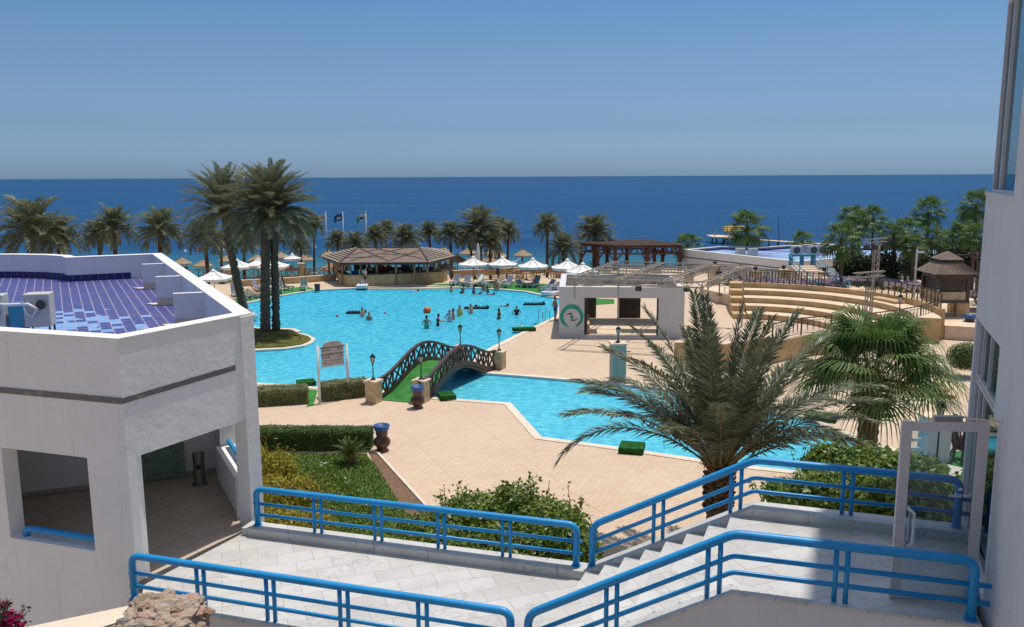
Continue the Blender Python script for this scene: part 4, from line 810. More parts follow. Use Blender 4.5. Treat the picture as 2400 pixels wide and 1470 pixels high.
# twin tall palms on the island
def tall_palm(label, base, top, bend, R_, seed, r0, r1, fr=True, dead=0):
    t = thing('tall_date_palm', label, 'palm tree', base, 'tall palms on the pool island'); trunk_mb(base, top, r0, r1, bend, seed=seed).build('trunk', M['trunkgrey'], t, smooth=True)
    r = random.Random(seed); sb = MB(); a, b = Vector(base), Vector(top)
    for k in range(420):   # old leaf-base scales
        tt = r.uniform(.02, .99); p = a.lerp(b, tt); p.x += bend * sin(pi * tt); w_ = (r0 + (r1 - r0) * tt) * 1.0; az = r.uniform(0, 6.28); h = V(cos(az), sin(az), 0); sb.beam(p + h * w_ * .85, p + h * (w_ + .05) + V(0, 0, .16), .10, .03)
    sb.build('bark_scales', M['trunkgrey'], t)
    mb, rb_ = MB(), MB(); n = 78
    for i in range(n):
        q = i / n; el = radians(88 - 112 * q) + r.uniform(-.1, .1); az = i * 2.39996 + r.uniform(-.2, .2)
        frond(mb, rb_, b + V(cos(az), sin(az), 0) * .12 - V(0, 0, .55 * q - .2), az, el, R_ * r.uniform(.88, 1.08), r.uniform(.75, 1.35) * (.75 + .25 * q), 50, .028, R_ * .20, seed * 991 + i, .12, .035)
    mb.build('crown', M['palmleaf'], t); rb_.build('leaf_ribs', M['rachis'], t)
    db = MB()
    for k in range(8):
        az = r.uniform(0, 6.28); e_ = b + V(cos(az) * .75, sin(az) * .75, -.2 + r.uniform(-.4, .15)); db.tube([b + V(0, 0, .3), b.lerp(e_, .6) + V(0, 0, .35), e_], .02, 4)
        for j in range(40): db.ball(e_ + V(r.gauss(0, .12), r.gauss(0, .12), -.18 + r.gauss(0, .16)), .028, 5, 3)
    db.build('fruit', M['dates'], t)
    fb = MB()
    for k in range(110):
        az = r.uniform(0, 6.28); z = r.uniform(-1.0, .25); q = r1 * r.uniform(.7, .9); fb.beam(b + V(cos(az) * q, sin(az) * q, z), b + V(cos(az) * (r1 + .16), sin(az) * (r1 + .16), z + .35), .07, .03)
    fb.build('leaf_bases', M['fibre'], t); return t
tall_palm('straight tall date palm standing on the grassy pool island', (-16.75, 56.1, .1), PD(622, 500, 56.1), .0, 3.55, 3, .32, .26)
p_ = P(620, 779); tall_palm('second tall trunk right behind the straight palm on the island', (-16.15, 56.6, .15), PD(640, 494, 56.6), .0, 3.2, 9, .25, .21)
tall_palm('leaning tall date palm left of the island pair', (*P(577, 745).xy, 0), PD(526, 492, P(577, 745).y), -.15, 3.5, 4, .30, .25)
# foreground date palm
def big_palm():
    b = PD(1688, 1085, 22.0); b.z -= .1; t = thing('large_date_palm', 'large spreading date palm in the foreground right behind the blue step railing', 'palm tree', (PD(1682, 1200, 22).x, 22, 0)); r = random.Random(21)
    base = V(PD(1680, 1260, 22).x, 22, 0); trunk_mb(base, b, .30, .34, 0, seed=5).build('trunk', M['trunk'], t, smooth=True)
    fb = MB()
    for k in range(260):
        az = r.uniform(0, 6.28); q = r.uniform(0, 1); p = base.lerp(b, 1 - q * .55); h = V(cos(az), sin(az), 0); w_ = .30 + .05 * r.random(); fb.beam(p + h * w_ * .7, p + h * (w_ + .10) + V(0, 0, .2 + .1 * r.random()), .11, .035)
    fb.build('leaf_bases', M['fibre'], t)
    mb, rb_ = MB(), MB(); spec = []
    # (angle in the x-z plane, length, depth tilt, droop)
    for a, L_, dp, dr in ((128, 5.1, .1, .95), (138, 5.2, -.25, .9), (141, 5.3, .1, 1.85), (118, 5.0, .35, .8), (112, 5.0, -.3, .8), (104, 5.2, .1, .45), (98, 5.1, -.35, .3), (94, 5.2, .3, .25), (90, 4.8, 0, .15), (84, 4.9, -.2, .3), (78, 5.0, .35, .5), (72, 4.9, -.4, .55), (66, 5.1, .1, .7), (60, 5.0, .5, .8), (56, 5.0, -.45, .9), (50, 5.2, 0, 1.0), (44, 5.0, .4, 1.2), (38, 5.0, -.3, 1.3), (32, 4.6, .2, 1.5), (122, 4.6, .7, 1.0), (106, 4.8, .8, .7), (88, 4.6, .9, .6), (70, 4.7, .85, .8), (55, 4.6, .9, 1.1), (130, 4.9, .5, 1.1), (100, 4.6, -.8, .7), (82, 4.2, -.85, .7), (64, 4.4, -.8, 1.0), (115, 4.3, -.7, 1.0), (133, 4.8, .45, 1.0), (109, 5.0, -.05, .6), (47, 4.5, -.65, 1.2), (92, 5.0, .1, .2), (96, 4.4, .5, .4), (86, 5.0, -.5, .45), (75, 5.1, .05, .4), (125, 4.9, -.5, .9), (40, 4.9, .05, 1.1)):
        a = radians(a); x, z = cos(a), sin(a); hx = V(x, dp * .8, 0); az = atan2(hx.y, hx.x); el = atan2(z, hx.length); spec.append((az, el, L_, dr))
    for i, (az, el, L_, dr) in enumerate(spec):
        frond(mb, rb_, b + V(cos(az), sin(az), 0) * .18 + V(0, 0, r.uniform(-.15, .1)), az, el, L_ * .93, dr, 100, .029, .76, 500 + i, .15, .032, 0, .16)
    mb.build('crown', M['palmleaf_big'], t); rb_.build('leaf_ribs', M['rachis'], t, smooth=True)
    db = MB()
    for k in range(40):
        az = r.uniform(0, 6.28); e_ = b + V(cos(az) * r.uniform(.25, .50), sin(az) * r.uniform(.25, .5), r.uniform(.25, 1.0)); db.tube([b + V(0, 0, .4), b.lerp(e_, .5) + V(0, 0, .5), e_], .012, 4)
        for j in range(40): q = j / 40; db.ball(e_ + V(r.gauss(0, .06), r.gauss(0, .06), -.45 * q), .014, 4, 3)
    db.build('fruit', M['dates'], t)
    sb = MB()   # thin bare fruit stalks hanging on the left
    for k in range(36):
        o = PD(r.uniform(1560, 1625), r.uniform(950, 985), 22.2); sb.tube([o, o + V(-.05, 0, -.25), o + V(r.uniform(-.25, 0), 0, -.5 - r.random() * .4)], .006, 3)
        for j in range(6): sb.ball(o + V(-.05 + r.gauss(0, .07), 0, -.25 - j * .08), .016, 4, 3)
    sb.tube([b + V(0, 0, .2), PD(1620, 960, 22.2)], .015, 5); sb.build('fruit_stalks', M['rachis'], t)
big_palm()
def fan_palm_big():
    c = PD(2045, 905, 27.0); b = V(PD(2022, 1120, 27).x, 27, 0); t = thing('fan_palm', 'big green fan palm with a shaggy skirt of dead leaves, left of the glass door', 'palm tree', b); r = random.Random(8)
    trunk_mb(b, c, .34, .30, 0, seed=2).build('trunk', M['trunk'], t, smooth=True); mb, rb_ = MB(), MB(); n = 44
    for i in range(n):
        q = i / n; el = radians(84 - 84 * q) + r.uniform(-.15, .15); az = i * 2.39996 + r.uniform(-.3, .3); fan(mb, rb_, c + V(cos(az), sin(az), 0) * .1 + V(0, 0, .35 - .3 * q), az, el, 1.5 * r.uniform(.85, 1.15), 1.45 * r.uniform(.9, 1.12), 900 + i, 40, r.uniform(.45, .9), .8)
    mb.build('crown', M['fanleaf'], t); rb_.build('leaf_stalks', M['rachis'], t, smooth=True); sk_ = MB()
    for k in range(230):
        az = r.uniform(0, 6.28); z = r.uniform(-1.25, -.1); h = V(cos(az), sin(az), 0); l_ = r.uniform(.3, .65); a = c + h * .25 + V(0, 0, z + .1); sk_.tube([a, a + h * l_ * .6 + V(0, 0, .02), a + h * l_ + V(0, 0, -.25 * r.random() + .12)], [.03, .025, .008], 4)
    sk_.build('dead_leaf_skirt', M['fibre'], t)
fan_palm_big()
def leafblob(mb, c, rad, n, size, r, flat=False, aspect=.55, low=0.0):
    for k in range(n):
        while True:
            q = V(r.uniform(-1, 1), r.uniform(-1, 1), r.uniform(-1 if not low else -low, 1))
            if .35 < q.length < 1: break
        p = Vector(c) + V(q.x * rad[0], q.y * rad[1], q.z * rad[2]); nn = (q.normalized() + V(r.gauss(0, .6), r.gauss(0, .6), r.gauss(0, .6) + .4)).normalized()
        a = nn.orthogonal().normalized(); a = (Matrix.Rotation(r.uniform(0, 6.28), 3, nn) @ a); b2 = nn.cross(a); s_ = size * r.uniform(.6, 1.3); e_ = a * s_
        mb.add([p, p + e_ * .5 + b2 * s_ * aspect * .5 - nn * s_ * .06, p + e_ - nn * s_ * .12, p + e_ * .5 - b2 * s_ * aspect * .5 - nn * s_ * .06], [(0, 1, 2, 3)], r.random())
def hedge(name, label, A_, B_, w_, h, mat, n, size, rnd=.12, grp=None, seed=1, z0=0.0):
    A_, B_ = Vector(A_).to_3d(), Vector(B_).to_3d(); A_.z = B_.z = z0; d = (B_ - A_); L = d.length; d.normalize(); s = V(-d.y, d.x, 0); t = thing(name, label, 'hedge', (A_ + B_) / 2, grp); r = random.Random(seed)
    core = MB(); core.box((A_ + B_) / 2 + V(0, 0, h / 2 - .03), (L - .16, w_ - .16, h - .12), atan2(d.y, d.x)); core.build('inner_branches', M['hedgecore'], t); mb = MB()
    ar = [L * w_, L * h, L * h, w_ * h, w_ * h]; tot = sum(ar)
    for k in range(n):
        q = r.random() * tot; f = 0
        while q > ar[f]: q -= ar[f]; f += 1
        u, v_ = r.random(), r.random(); dep = abs(r.gauss(0, .035))
        if f == 0: p = A_ + d * L * u + s * w_ * (v_ - .5) + V(0, 0, h - dep); nn = V(0, 0, 1)
        elif f in (1, 2): sg = 1 if f == 1 else -1; p = A_ + d * L * u + s * sg * (w_ / 2 - dep) + V(0, 0, h * v_); nn = s * sg
        else: sg = 1 if f == 3 else -1; p = (B_ if sg > 0 else A_) - d * sg * dep + s * w_ * (u - .5) + V(0, 0, h * v_); nn = d * sg
        # round the top edges and wobble
        lx = (p - A_).dot(d); ly = (p - A_).dot(s); ez = min(lx, L - lx, ly + w_ / 2, w_ / 2 - ly); 
        if ez < rnd and p.z > z0 + h - rnd: p.z -= (rnd - ez) * .55
        p += nn * (noise.noise(p * 2.2) * .07 + noise.noise(p * 7) * .03)
        nn = (nn + V(r.gauss(0, .5), r.gauss(0, .5), r.gauss(0, .5) + .2)).normalized(); a = Matrix.Rotation(r.uniform(0, 6.28), 3, nn) @ nn.orthogonal().normalized(); b2 = nn.cross(a); s_ = size * r.uniform(.6, 1.3)
        mb.add([p, p + a * s_ * .5 + b2 * s_ * .3, p + a * s_, p + a * s_ * .5 - b2 * s_ * .3], [(0, 1, 2, 3)], r.random())
    mb.build('foliage', mat, t); return t
h1, h2 = P(590, 1048), P(872, 1046); hedge('clipped_hedge', 'dark green clipped hedge bordering the lawn beside the tall brown urn', P(575, 1058).xy + V(0, .4), P(868, 1058).xy + V(0, .45), .95, .82, M['hedgeleaf'], 26000, .055, grp='clipped hedges', seed=1)
hedge('clipped_hedge', 'olive clipped hedge left of the signboard gap', P(585, 955).xy + V(0, .55), P(716, 946).xy + V(0, .5), 1.2, .75, M['oliveleaf'], 13000, .06, grp='clipped hedges', seed=2)
hedge('clipped_hedge', 'olive clipped hedge under the signboard beside the bridge pillar', P(748, 943).xy + V(0, .55), P(858, 930).xy + V(0, .55), 1.1, .80, M['oliveleaf'], 13000, .06, grp='clipped hedges', seed=3)
def bush(name, label, blobs, mat, n, size, seed, cat='bush', twigs=0, base=None, group=None, aspect=.55):
    r = random.Random(seed); cs = [Vector(b[0]) for b in blobs]; base = base or V(cs[0].x, cs[0].y, 0); t = thing(name, label, cat, base, group); mb = MB(); tw = MB(); vol = [b[1][0] * b[1][1] * b[1][2] for b in blobs]; tv = sum(vol)
    for b, v_ in zip(blobs, vol): leafblob(mb, b[0], b[1], int(n * (v_ / tv) ** .8 * 1.0 if len(blobs) > 1 else n), size, r, aspect=aspect)
    for b in blobs:
        for k in range(max(1, twigs)):
            e_ = Vector(b[0]) + V(r.gauss(0, .5) * b[1][0], r.gauss(0, .5) * b[1][1], r.uniform(.3, 1.25) * b[1][2]); o = V(e_.x * .5 + b[0][0] * .5, e_.y * .5 + b[0][1] * .5, max(base.z, b[0][2] - b[1][2])); m_ = o.lerp(e_, .6) + V(r.gauss(0, .1), r.gauss(0, .1), 0); tw.tube([o, m_, e_], [.02, .012, .005], 4)
            for j in range(14):
                q = o.lerp(m_, 1).lerp(e_, r.random() * 1.05) + V(r.gauss(0, .04), r.gauss(0, .04), r.gauss(0, .04)); leafblob(mb, q, (.05, .05, .05), 1, size, r, aspect=aspect)
    mb.build('foliage', mat, t); tw.build('branches', M['fibre'], t); return t
def bl(px, py, D, rx, ry, rz): return (PD(px, py, D), (rx, ry, rz))
bush('bougainvillea_bush', 'big green leafy bush pushing through the far railing in the middle of the terrace', [bl(1030, 1245, 15.6, .9, .7, .35), bl(1120, 1215, 16, .8, .7, .5), bl(1210, 1190, 16.2, .6, .6, .55), bl(1290, 1225, 15.4, .7, .6, .45), bl(1340, 1265, 14.6, .5, .5, .45), bl(1080, 1200, 16.3, .5, .4, .35), bl(1370, 1300, 14.2, .4, .4, .35), bl(1200, 1300, 14.8, 1.2, .6, .6), bl(1020, 1290, 15.2, 1.0, .5, .4)], M['bushleaf'], 15000, .10, 11, twigs=16)
bush('leafy_bush', 'dark green leafy bush behind the railing below the fan palm', [bl(1955, 1105, 17.5, .70, .7, .65), bl(2040, 1118, 17, .9, .7, .65), bl(2130, 1130, 16, .8, .7, .65), bl(1880, 1165, 16.5, .5, .5, .35), bl(2200, 1170, 15, .7, .6, .5), bl(1830, 1160, 15.6, .4, .5, .25), bl(1980, 1170, 14.8, 1.3, .6, .6), bl(2140, 1190, 14, 1.2, .6, .6), bl(1925, 1090, 18, .35, .4, .4)], M['bushleaf'], 17000, .12, 12, twigs=12)
bush('yellow_shrub', 'yellow-green shrub growing beside the white pillar under the railing', [bl(655, 1110, 21.5, .55, .5, .6), bl(640, 1170, 20.5, .6, .6, .65), bl(705, 1165, 20.5, .5, .6, .55), bl(660, 1230, 19, .9, .6, .45), bl(740, 1235, 18.5, .5, .5, .3), bl(600, 1100, 24, .5, .5, .8)], M['yellowleaf'], 12000, .10, 13, cat='shrub', twigs=26, aspect=.35)
bush('tall_green_shrub', 'tall yellowish green shrub squeezed between the pillar and the hedge', [bl(545, 1060, 27.5, .5, .5, .9), bl(590, 1080, 26, .5, .5, .7)], M['yellowleaf'], 5000, .07, 14, cat='shrub', twigs=6)
bush('round_bush', 'rounded green bush beside the path near the white building edge', [bl(2262, 835, 43, .95, .8, .75)], M['hedgeleaf'], 7000, .09, 15, twigs=3)
for i, (x, y, D_, w_) in enumerate(((1995, 618, 76, 1.6), (2065, 624, 74, 1.6), (2150, 618, 78, 1.8), (2230, 612, 76, 1.5), (2275, 610, 72, 1.3))):
    bush('shrub_thicket', ['dark thicket at the foot of the front fan palm by the blue stair rails', 'dark thicket behind the lighting tower', 'dark thicket left of the booth roof', 'dark thicket right of the booth roof', 'dark thicket at the white building edge'][i], [(PD(x, y, D_), (w_, 1.5, 1.5)), (PD(x + 20, y + 14, D_), (w_ * .7, 1.3, 1.0))], M['darkleaf'], 3000, .3, 40 + i, twigs=2, group='dark thickets among the fan palms')
# cycad on the lawn
cb = P(822, 1088); t = thing('cycad', 'small cycad with stiff arching fronds on the lawn in front of the hedge', 'plant', (cb.x, cb.y, .06)); mb, rb_ = MB(), MB()
for k in range(34): frond(mb, rb_, V(cb.x, cb.y, .3), k * 2.4, radians(80 - k * 2.1), .78, .6, 26, .012, .16, 60 + k, 0, .012)
mb.build('fronds', M['hedgeleaf'], t); rb_.build('ribs', M['rachis'], t); MB().lathe([(.13, 0), (.15, .12), (.12, .26), (.04, .32)], (cb.x, cb.y, .04), 10).build('trunk', M['fibre'], t)
# ground cover and grass
def inside(p, poly):
    c = False; n = len(poly)
    for i in range(n):
        a, b = poly[i], poly[i - 1]
        if (a[1] > p[1]) != (b[1] > p[1]) and p[0] < (b[0] - a[0]) * (p[1] - a[1]) / (b[1] - a[1]) + a[0]: c = not c
    return c
r = random.Random(77); g = MB(); fl_ = MB(); GC = pxpoly([(640, 1105), (720, 1080), (790, 1105), (850, 1170), (900, 1230), (980, 1330), (600, 1400)])
for k in range(42000):
    x, y = r.uniform(-9, -1.5), r.uniform(17.5, 29.5)
    if not inside((x, y), GC): continue
    hgt = .12 + .16 * abs(noise.noise(V(x, y, 0) * 1.5)) + .06 * noise.noise(V(x, y, 5) * 5); leafblob(g, (x, y, .06 + hgt * r.random()), (.01, .01, .01), 1, .09, r)
    if r.random() < .0016 * (3 if noise.noise(V(x, y, 9)) > .1 else .4): leafblob(fl_, (x, y, .1 + hgt), (.04, .04, .02), 7, .07, r)
tag(g.build('ground_cover', M['bushleaf']), 'low leafy ground cover spreading over the lawn', 'ground cover', kind='stuff')
tag(fl_.build('flowers', M['petalwhite']), 'tiny white blossoms dotted over the ground cover', 'flowers', kind='stuff')
g = MB()
for k in range(60000):
    x, y = r.uniform(-11, -1), r.uniform(17.5, 31)
    if not inside((x, y), lawn) : continue
    a = r.uniform(0, 3.14); h_ = r.uniform(.03, .08); w_ = .018; g.add([V(x - cos(a) * w_, y - sin(a) * w_, .055), V(x + cos(a) * w_, y + sin(a) * w_, .055), V(x + r.gauss(0, .02), y + r.gauss(0, .02), .06 + h_)], [(0, 1, 2)], r.random())
tag(g.build('grass', M['hedgeleaf']), 'short mown grass of the lawn beside the terrace', 'grass', kind='stuff')
# bougainvillea at the bottom left corner
def boug():
    r = random.Random(4); c = PD(15, 1462, 6.5); t = thing('bougainvillea', 'bougainvillea with magenta blossoms in the bottom left corner', 'plant', (c.x - .1, 6.5, 0)); mb, fb, st = MB(), MB(), MB()
    for k in range(16):
        e_ = PD(r.uniform(-20, 75), r.uniform(1395, 1470), 6.5 + r.uniform(-.2, .2)); o = c + V(-.15, 0, -.35); m_ = o.lerp(e_, .6) + V(0, 0, .04); st.tube([o, m_, e_], [.008, .005, .003], 4)
        for j in range(18): leafblob(mb, m_.lerp(e_, r.uniform(-.3, 1)), (.02, .02, .02), 1, .038, r)
    for px, py, n in ((15, 1440, 60), (30, 1450, 60), (5, 1465, 60), (45, 1466, 40), (20, 1462, 50), (8, 1415, 14), (50, 1440, 6)):
        leafblob(fb, PD(px, py, 6.45), (.04, .03, .04), n, .04, r, aspect=.8)
    mb.build('foliage', M['darkleaf'], t); fb.build('blossoms', M['magenta'], t); st.build('stems', M['fibre'], t)
    lo = MB(); lo.tube([(c.x - .1, 6.5, 0), (c.x - .15, 6.5, c.z - .3)], .03, 6); lo.build('trunk', M['trunk'], t)
boug()
# ================================================================== PEOPLE
def body_caps(pose):
    B = []; z = lambda s_: s_
    def leg(s_, hip, knee, ankle, fwd):
        B.append(('leg', hip, .088, knee, .058)); B.append(('shin', knee, .056, knee.lerp(ankle, .35), .054)); B.append(('shin', knee.lerp(ankle, .35), .054, ankle, .035)); B.append(('foot', ankle, .036, ankle + fwd * .10 + V(0, 0, -.045), .032)); B.append(('foot', ankle + fwd * .10 + V(0, 0, -.045), .034, ankle + fwd * .17 + V(0, 0, -.055), .022))
    def arm(s_, sh, el, wr, palm, curl=.4):
        B.append(('arm', sh, .048, el, .036)); B.append(('arm', el, .037, wr, .024)); d = palm.normalized(); k = wr + d * .085; B.append(('hand', wr, .024, k, .028)); sd = d.cross(V(0, 1, .1)).normalized(); up_ = d.cross(sd)
        for j, l_ in enumerate((.062, .075, .070, .052)):
            o = k + sd * (-.027 + .018 * j); m_ = o + d * l_ * .55; B.append(('hand', o, .010, m_, .0095)); B.append(('hand', m_, .0095, m_ + (d + up_ * curl).normalized() * l_ * .5, .008))
        o = wr + d * .03 - sd * .022; m_ = o + (d - sd * .9).normalized() * .04; B.append(('hand', o, .013, m_, .011)); B.append(('hand', m_, .011, m_ + (d - sd * .3).normalized() * .03, .009))
    def torso(pel, chest, neck, head, right=V(1, 0, 0), fwd=V(0, -1, 0)):
        w_ = pel.lerp(chest, .45)
        for s_ in (-1, 1):
            B.append(('hip', pel + right * .07 * s_, .105, w_ + right * .045 * s_, .088)); B.append(('chest', w_ + right * .045 * s_, .086, chest + right * .085 * s_, .098)); B.append(('chest', chest + right * .085 * s_, .095, neck + right * .15 * s_ + (chest - neck) * .22, .058))
        B.append(('neck', neck + (chest - neck) * .25, .06, neck + (head - neck) * .55, .05)); hd_ = (head - neck).normalized()
        B.append(('head', head - hd_ * .045 + fwd * .018, .070, head + hd_ * .04 - fwd * .01, .088)); B.append(('head', head - hd_ * .01 + fwd * .088, .014, head - hd_ * .025 + fwd * .10, .013)); B.append(('head', head - hd_ * .085 + fwd * .055, .03, head - hd_ * .05 + fwd * .05, .04))
        for s_ in (-1, 1): B.append(('head', head + right * .088 * s_ + hd_ * .02, .012, head + right * .09 * s_ - hd_ * .02, .012))
        return hd_
    fw = V(0, -1, 0)
    if pose in ('stand', 'hips', 'walk'):
        pel, ch, nk, hd_ = V(0, 0, .93), V(0, .01, 1.27), V(0, .01, 1.44), V(0, -.01, 1.60); torso(pel, ch, nk, hd_)
        st = .22 if pose == 'walk' else .04
        leg(-1, V(-.085, 0, .90), V(-.10, -st * .6 - .02, .49), V(-.11, -st * .5, .08), fw); leg(1, V(.085, 0, .90), V(.10, st * .2 - .03, .49), V(.11, st, .08 + (.05 if pose == 'walk' else 0)), fw)
        for s_ in (-1, 1):
            sh = V(.185 * s_, .01, 1.38)
            if pose == 'hips': arm(s_, sh, V(.36 * s_, .07, 1.16), V(.20 * s_, -.06, 1.02), V(-.6 * s_, -.4, -.5))
            else: q = .16 * s_ * (1 if pose == 'walk' else .2); arm(s_, sh, V(.24 * s_, .02 + q, 1.10), V(.25 * s_, -.06 + q, .86), V(0, -.15, -1))
    elif pose == 'reach':
        torso(V(0, 0, .93), V(0, -.03, 1.27), V(0, -.05, 1.44), V(0, -.09, 1.60)); leg(-1, V(-.085, 0, .90), V(-.10, -.04, .49), V(-.11, 0, .08), fw); leg(1, V(.085, 0, .90), V(.10, -.04, .49), V(.11, 0, .08), fw)
        for s_ in (-1, 1): arm(s_, V(.185 * s_, -.02, 1.38), V(.26 * s_, -.18, 1.16), V(.18 * s_, -.42, 1.14), V(-.1 * s_, -1, .1))
    elif pose == 'sit':
        torso(V(0, 0, .12), V(0, -.06, .46), V(0, -.08, .63), V(0, -.13, .79))
        for s_ in (-1, 1): leg(s_, V(.085 * s_, 0, .10), V(.12 * s_, -.42, .14), V(.12 * s_, -.48, -.28), fw); arm(s_, V(.185 * s_, -.08, .57), V(.26 * s_, -.12, .32), V(.17 * s_, -.34, .24), V(-.1 * s_, -1, -.2))
    elif pose == 'lie':
        torso(V(0, 0, .12), V(0, .26, .30), V(0, .40, .42), V(0, .52, .52), fwd=V(0, -.6, .8))
        for s_ in (-1, 1): leg(s_, V(.085 * s_, -.02, .10), V(.12 * s_, -.42, .20), V(.12 * s_, -.82, .09), V(0, -.3, .9)); arm(s_, V(.185 * s_, .35, .38), V(.28 * s_, .18, .22), V(.24 * s_, -.06, .16), V(0, -1, -.1))
    elif pose == 'swim':
        torso(V(0, .30, -.02), V(0, -.04, .02), V(0, -.20, .07), V(0, -.33, .16))
        for s_ in (-1, 1): leg(s_, V(.085 * s_, .32, -.03), V(.13 * s_, .74, -.04 - .02 * s_), V(.11 * s_, 1.14, .02 * s_), V(0, .9, -.2)); arm(s_, V(.185 * s_, -.16, .04), V(.34 * s_, -.36, .01), V(.24 * s_, -.60, .0), V(-.2 * s_, -1, 0))
    return B
def caps_mesh(caps, grow=0.0, vox=.012):
    m = MB()
    for (_, a, ra, b, rb2) in caps:
        a, b = Vector(a), Vector(b); ra += grow; rb2 += grow; m.tube([a, a.lerp(b, .5), b], [ra, (ra + rb2) / 2, rb2], 10); m.ball(a, ra, 10, 6); m.ball(b, rb2, 10, 6)
    o = m.build('tmp', M['skin']); md = o.modifiers.new('r', 'REMESH'); md.mode = 'VOXEL'; md.voxel_size = vox; md.use_smooth_shade = True; s2 = o.modifiers.new('s', 'SMOOTH'); s2.factor = .5; s2.iterations = 2
    bpy.context.view_layer.update(); me = bpy.data.meshes.new_from_object(o.evaluated_get(bpy.context.evaluated_depsgraph_get())); bpy.data.objects.remove(o); me.materials.clear(); return me
_bc = {}
def cached(key, fn):
    if key not in _bc: _bc[key] = fn()
    return _bc[key]
def person(pose, loc, rz, label, skin='skin', hair='hair', wear='swimblack', kind='trunks', s=1.0, group=None, longh=False, cap=None):
    t = thing('person', label, 'person', loc, group); t.rotation_euler.z = rz; t.scale = (s, s, s); caps = body_caps(pose)
    def put(name, me, mat):
        me = me.copy(); me.materials.append(M[mat]); o = bpy.data.objects.new(name, me); COL.objects.link(o); o.parent = t; return o
    b_ = put('body', cached((pose, 'b'), lambda: caps_mesh(caps)), skin)
    if kind in ('trunks', 'bikini', 'onepiece', 'dressed'):
        sel = [c for c in caps if c[0] == 'hip']; lg = [c for c in caps if c[0] == 'leg']; f_ = .42 if kind == 'trunks' else (1.0 if kind == 'dressed' else .08)
        sel = [(c[0], c[1], c[2], c[1].lerp(c[3], .55 if kind != 'onepiece' else 1), c[2] + (c[4] - c[2]) * .5) for c in sel] + [(c[0], c[1], c[2], c[1].lerp(c[3], f_), c[2] + (c[4] - c[2]) * f_) for c in lg]
        if kind in ('onepiece', 'dressed'): sel += [c for c in caps if c[0] == 'chest'][:4]
        put('swimwear' if kind != 'dressed' else 'clothes', cached((pose, kind), lambda: caps_mesh(sel, .010, .018)), wear)
    if kind == 'bikini' or kind == 'top':
        ch = [c for c in caps if c[0] == 'chest']; sel = [(c[0], c[1].lerp(c[3], .62), c[4] * .97, c[3], c[4]) for c in (ch[0], ch[2])]; put('top', cached((pose, 'bt'), lambda: caps_mesh(sel, .012, .018)), wear)
    hd_ = [c for c in caps if c[0] == 'head'][0]; up_ = (hd_[3] - hd_[1]).normalized(); fw = V(0, -1, 0)
    hc = [('h', hd_[3] + up_ * .01 + V(0, .018, 0), .088, hd_[1] + V(0, .045, 0), .078)] + ([('h', hd_[1] + V(0, .05, 0), .07, hd_[1] + V(0, .075, -.16), .045)] if longh else [])
    put('hair' if not cap else 'cap', cached((pose, 'hair', longh), lambda: caps_mesh(hc, .008, .02)), cap or hair); return t
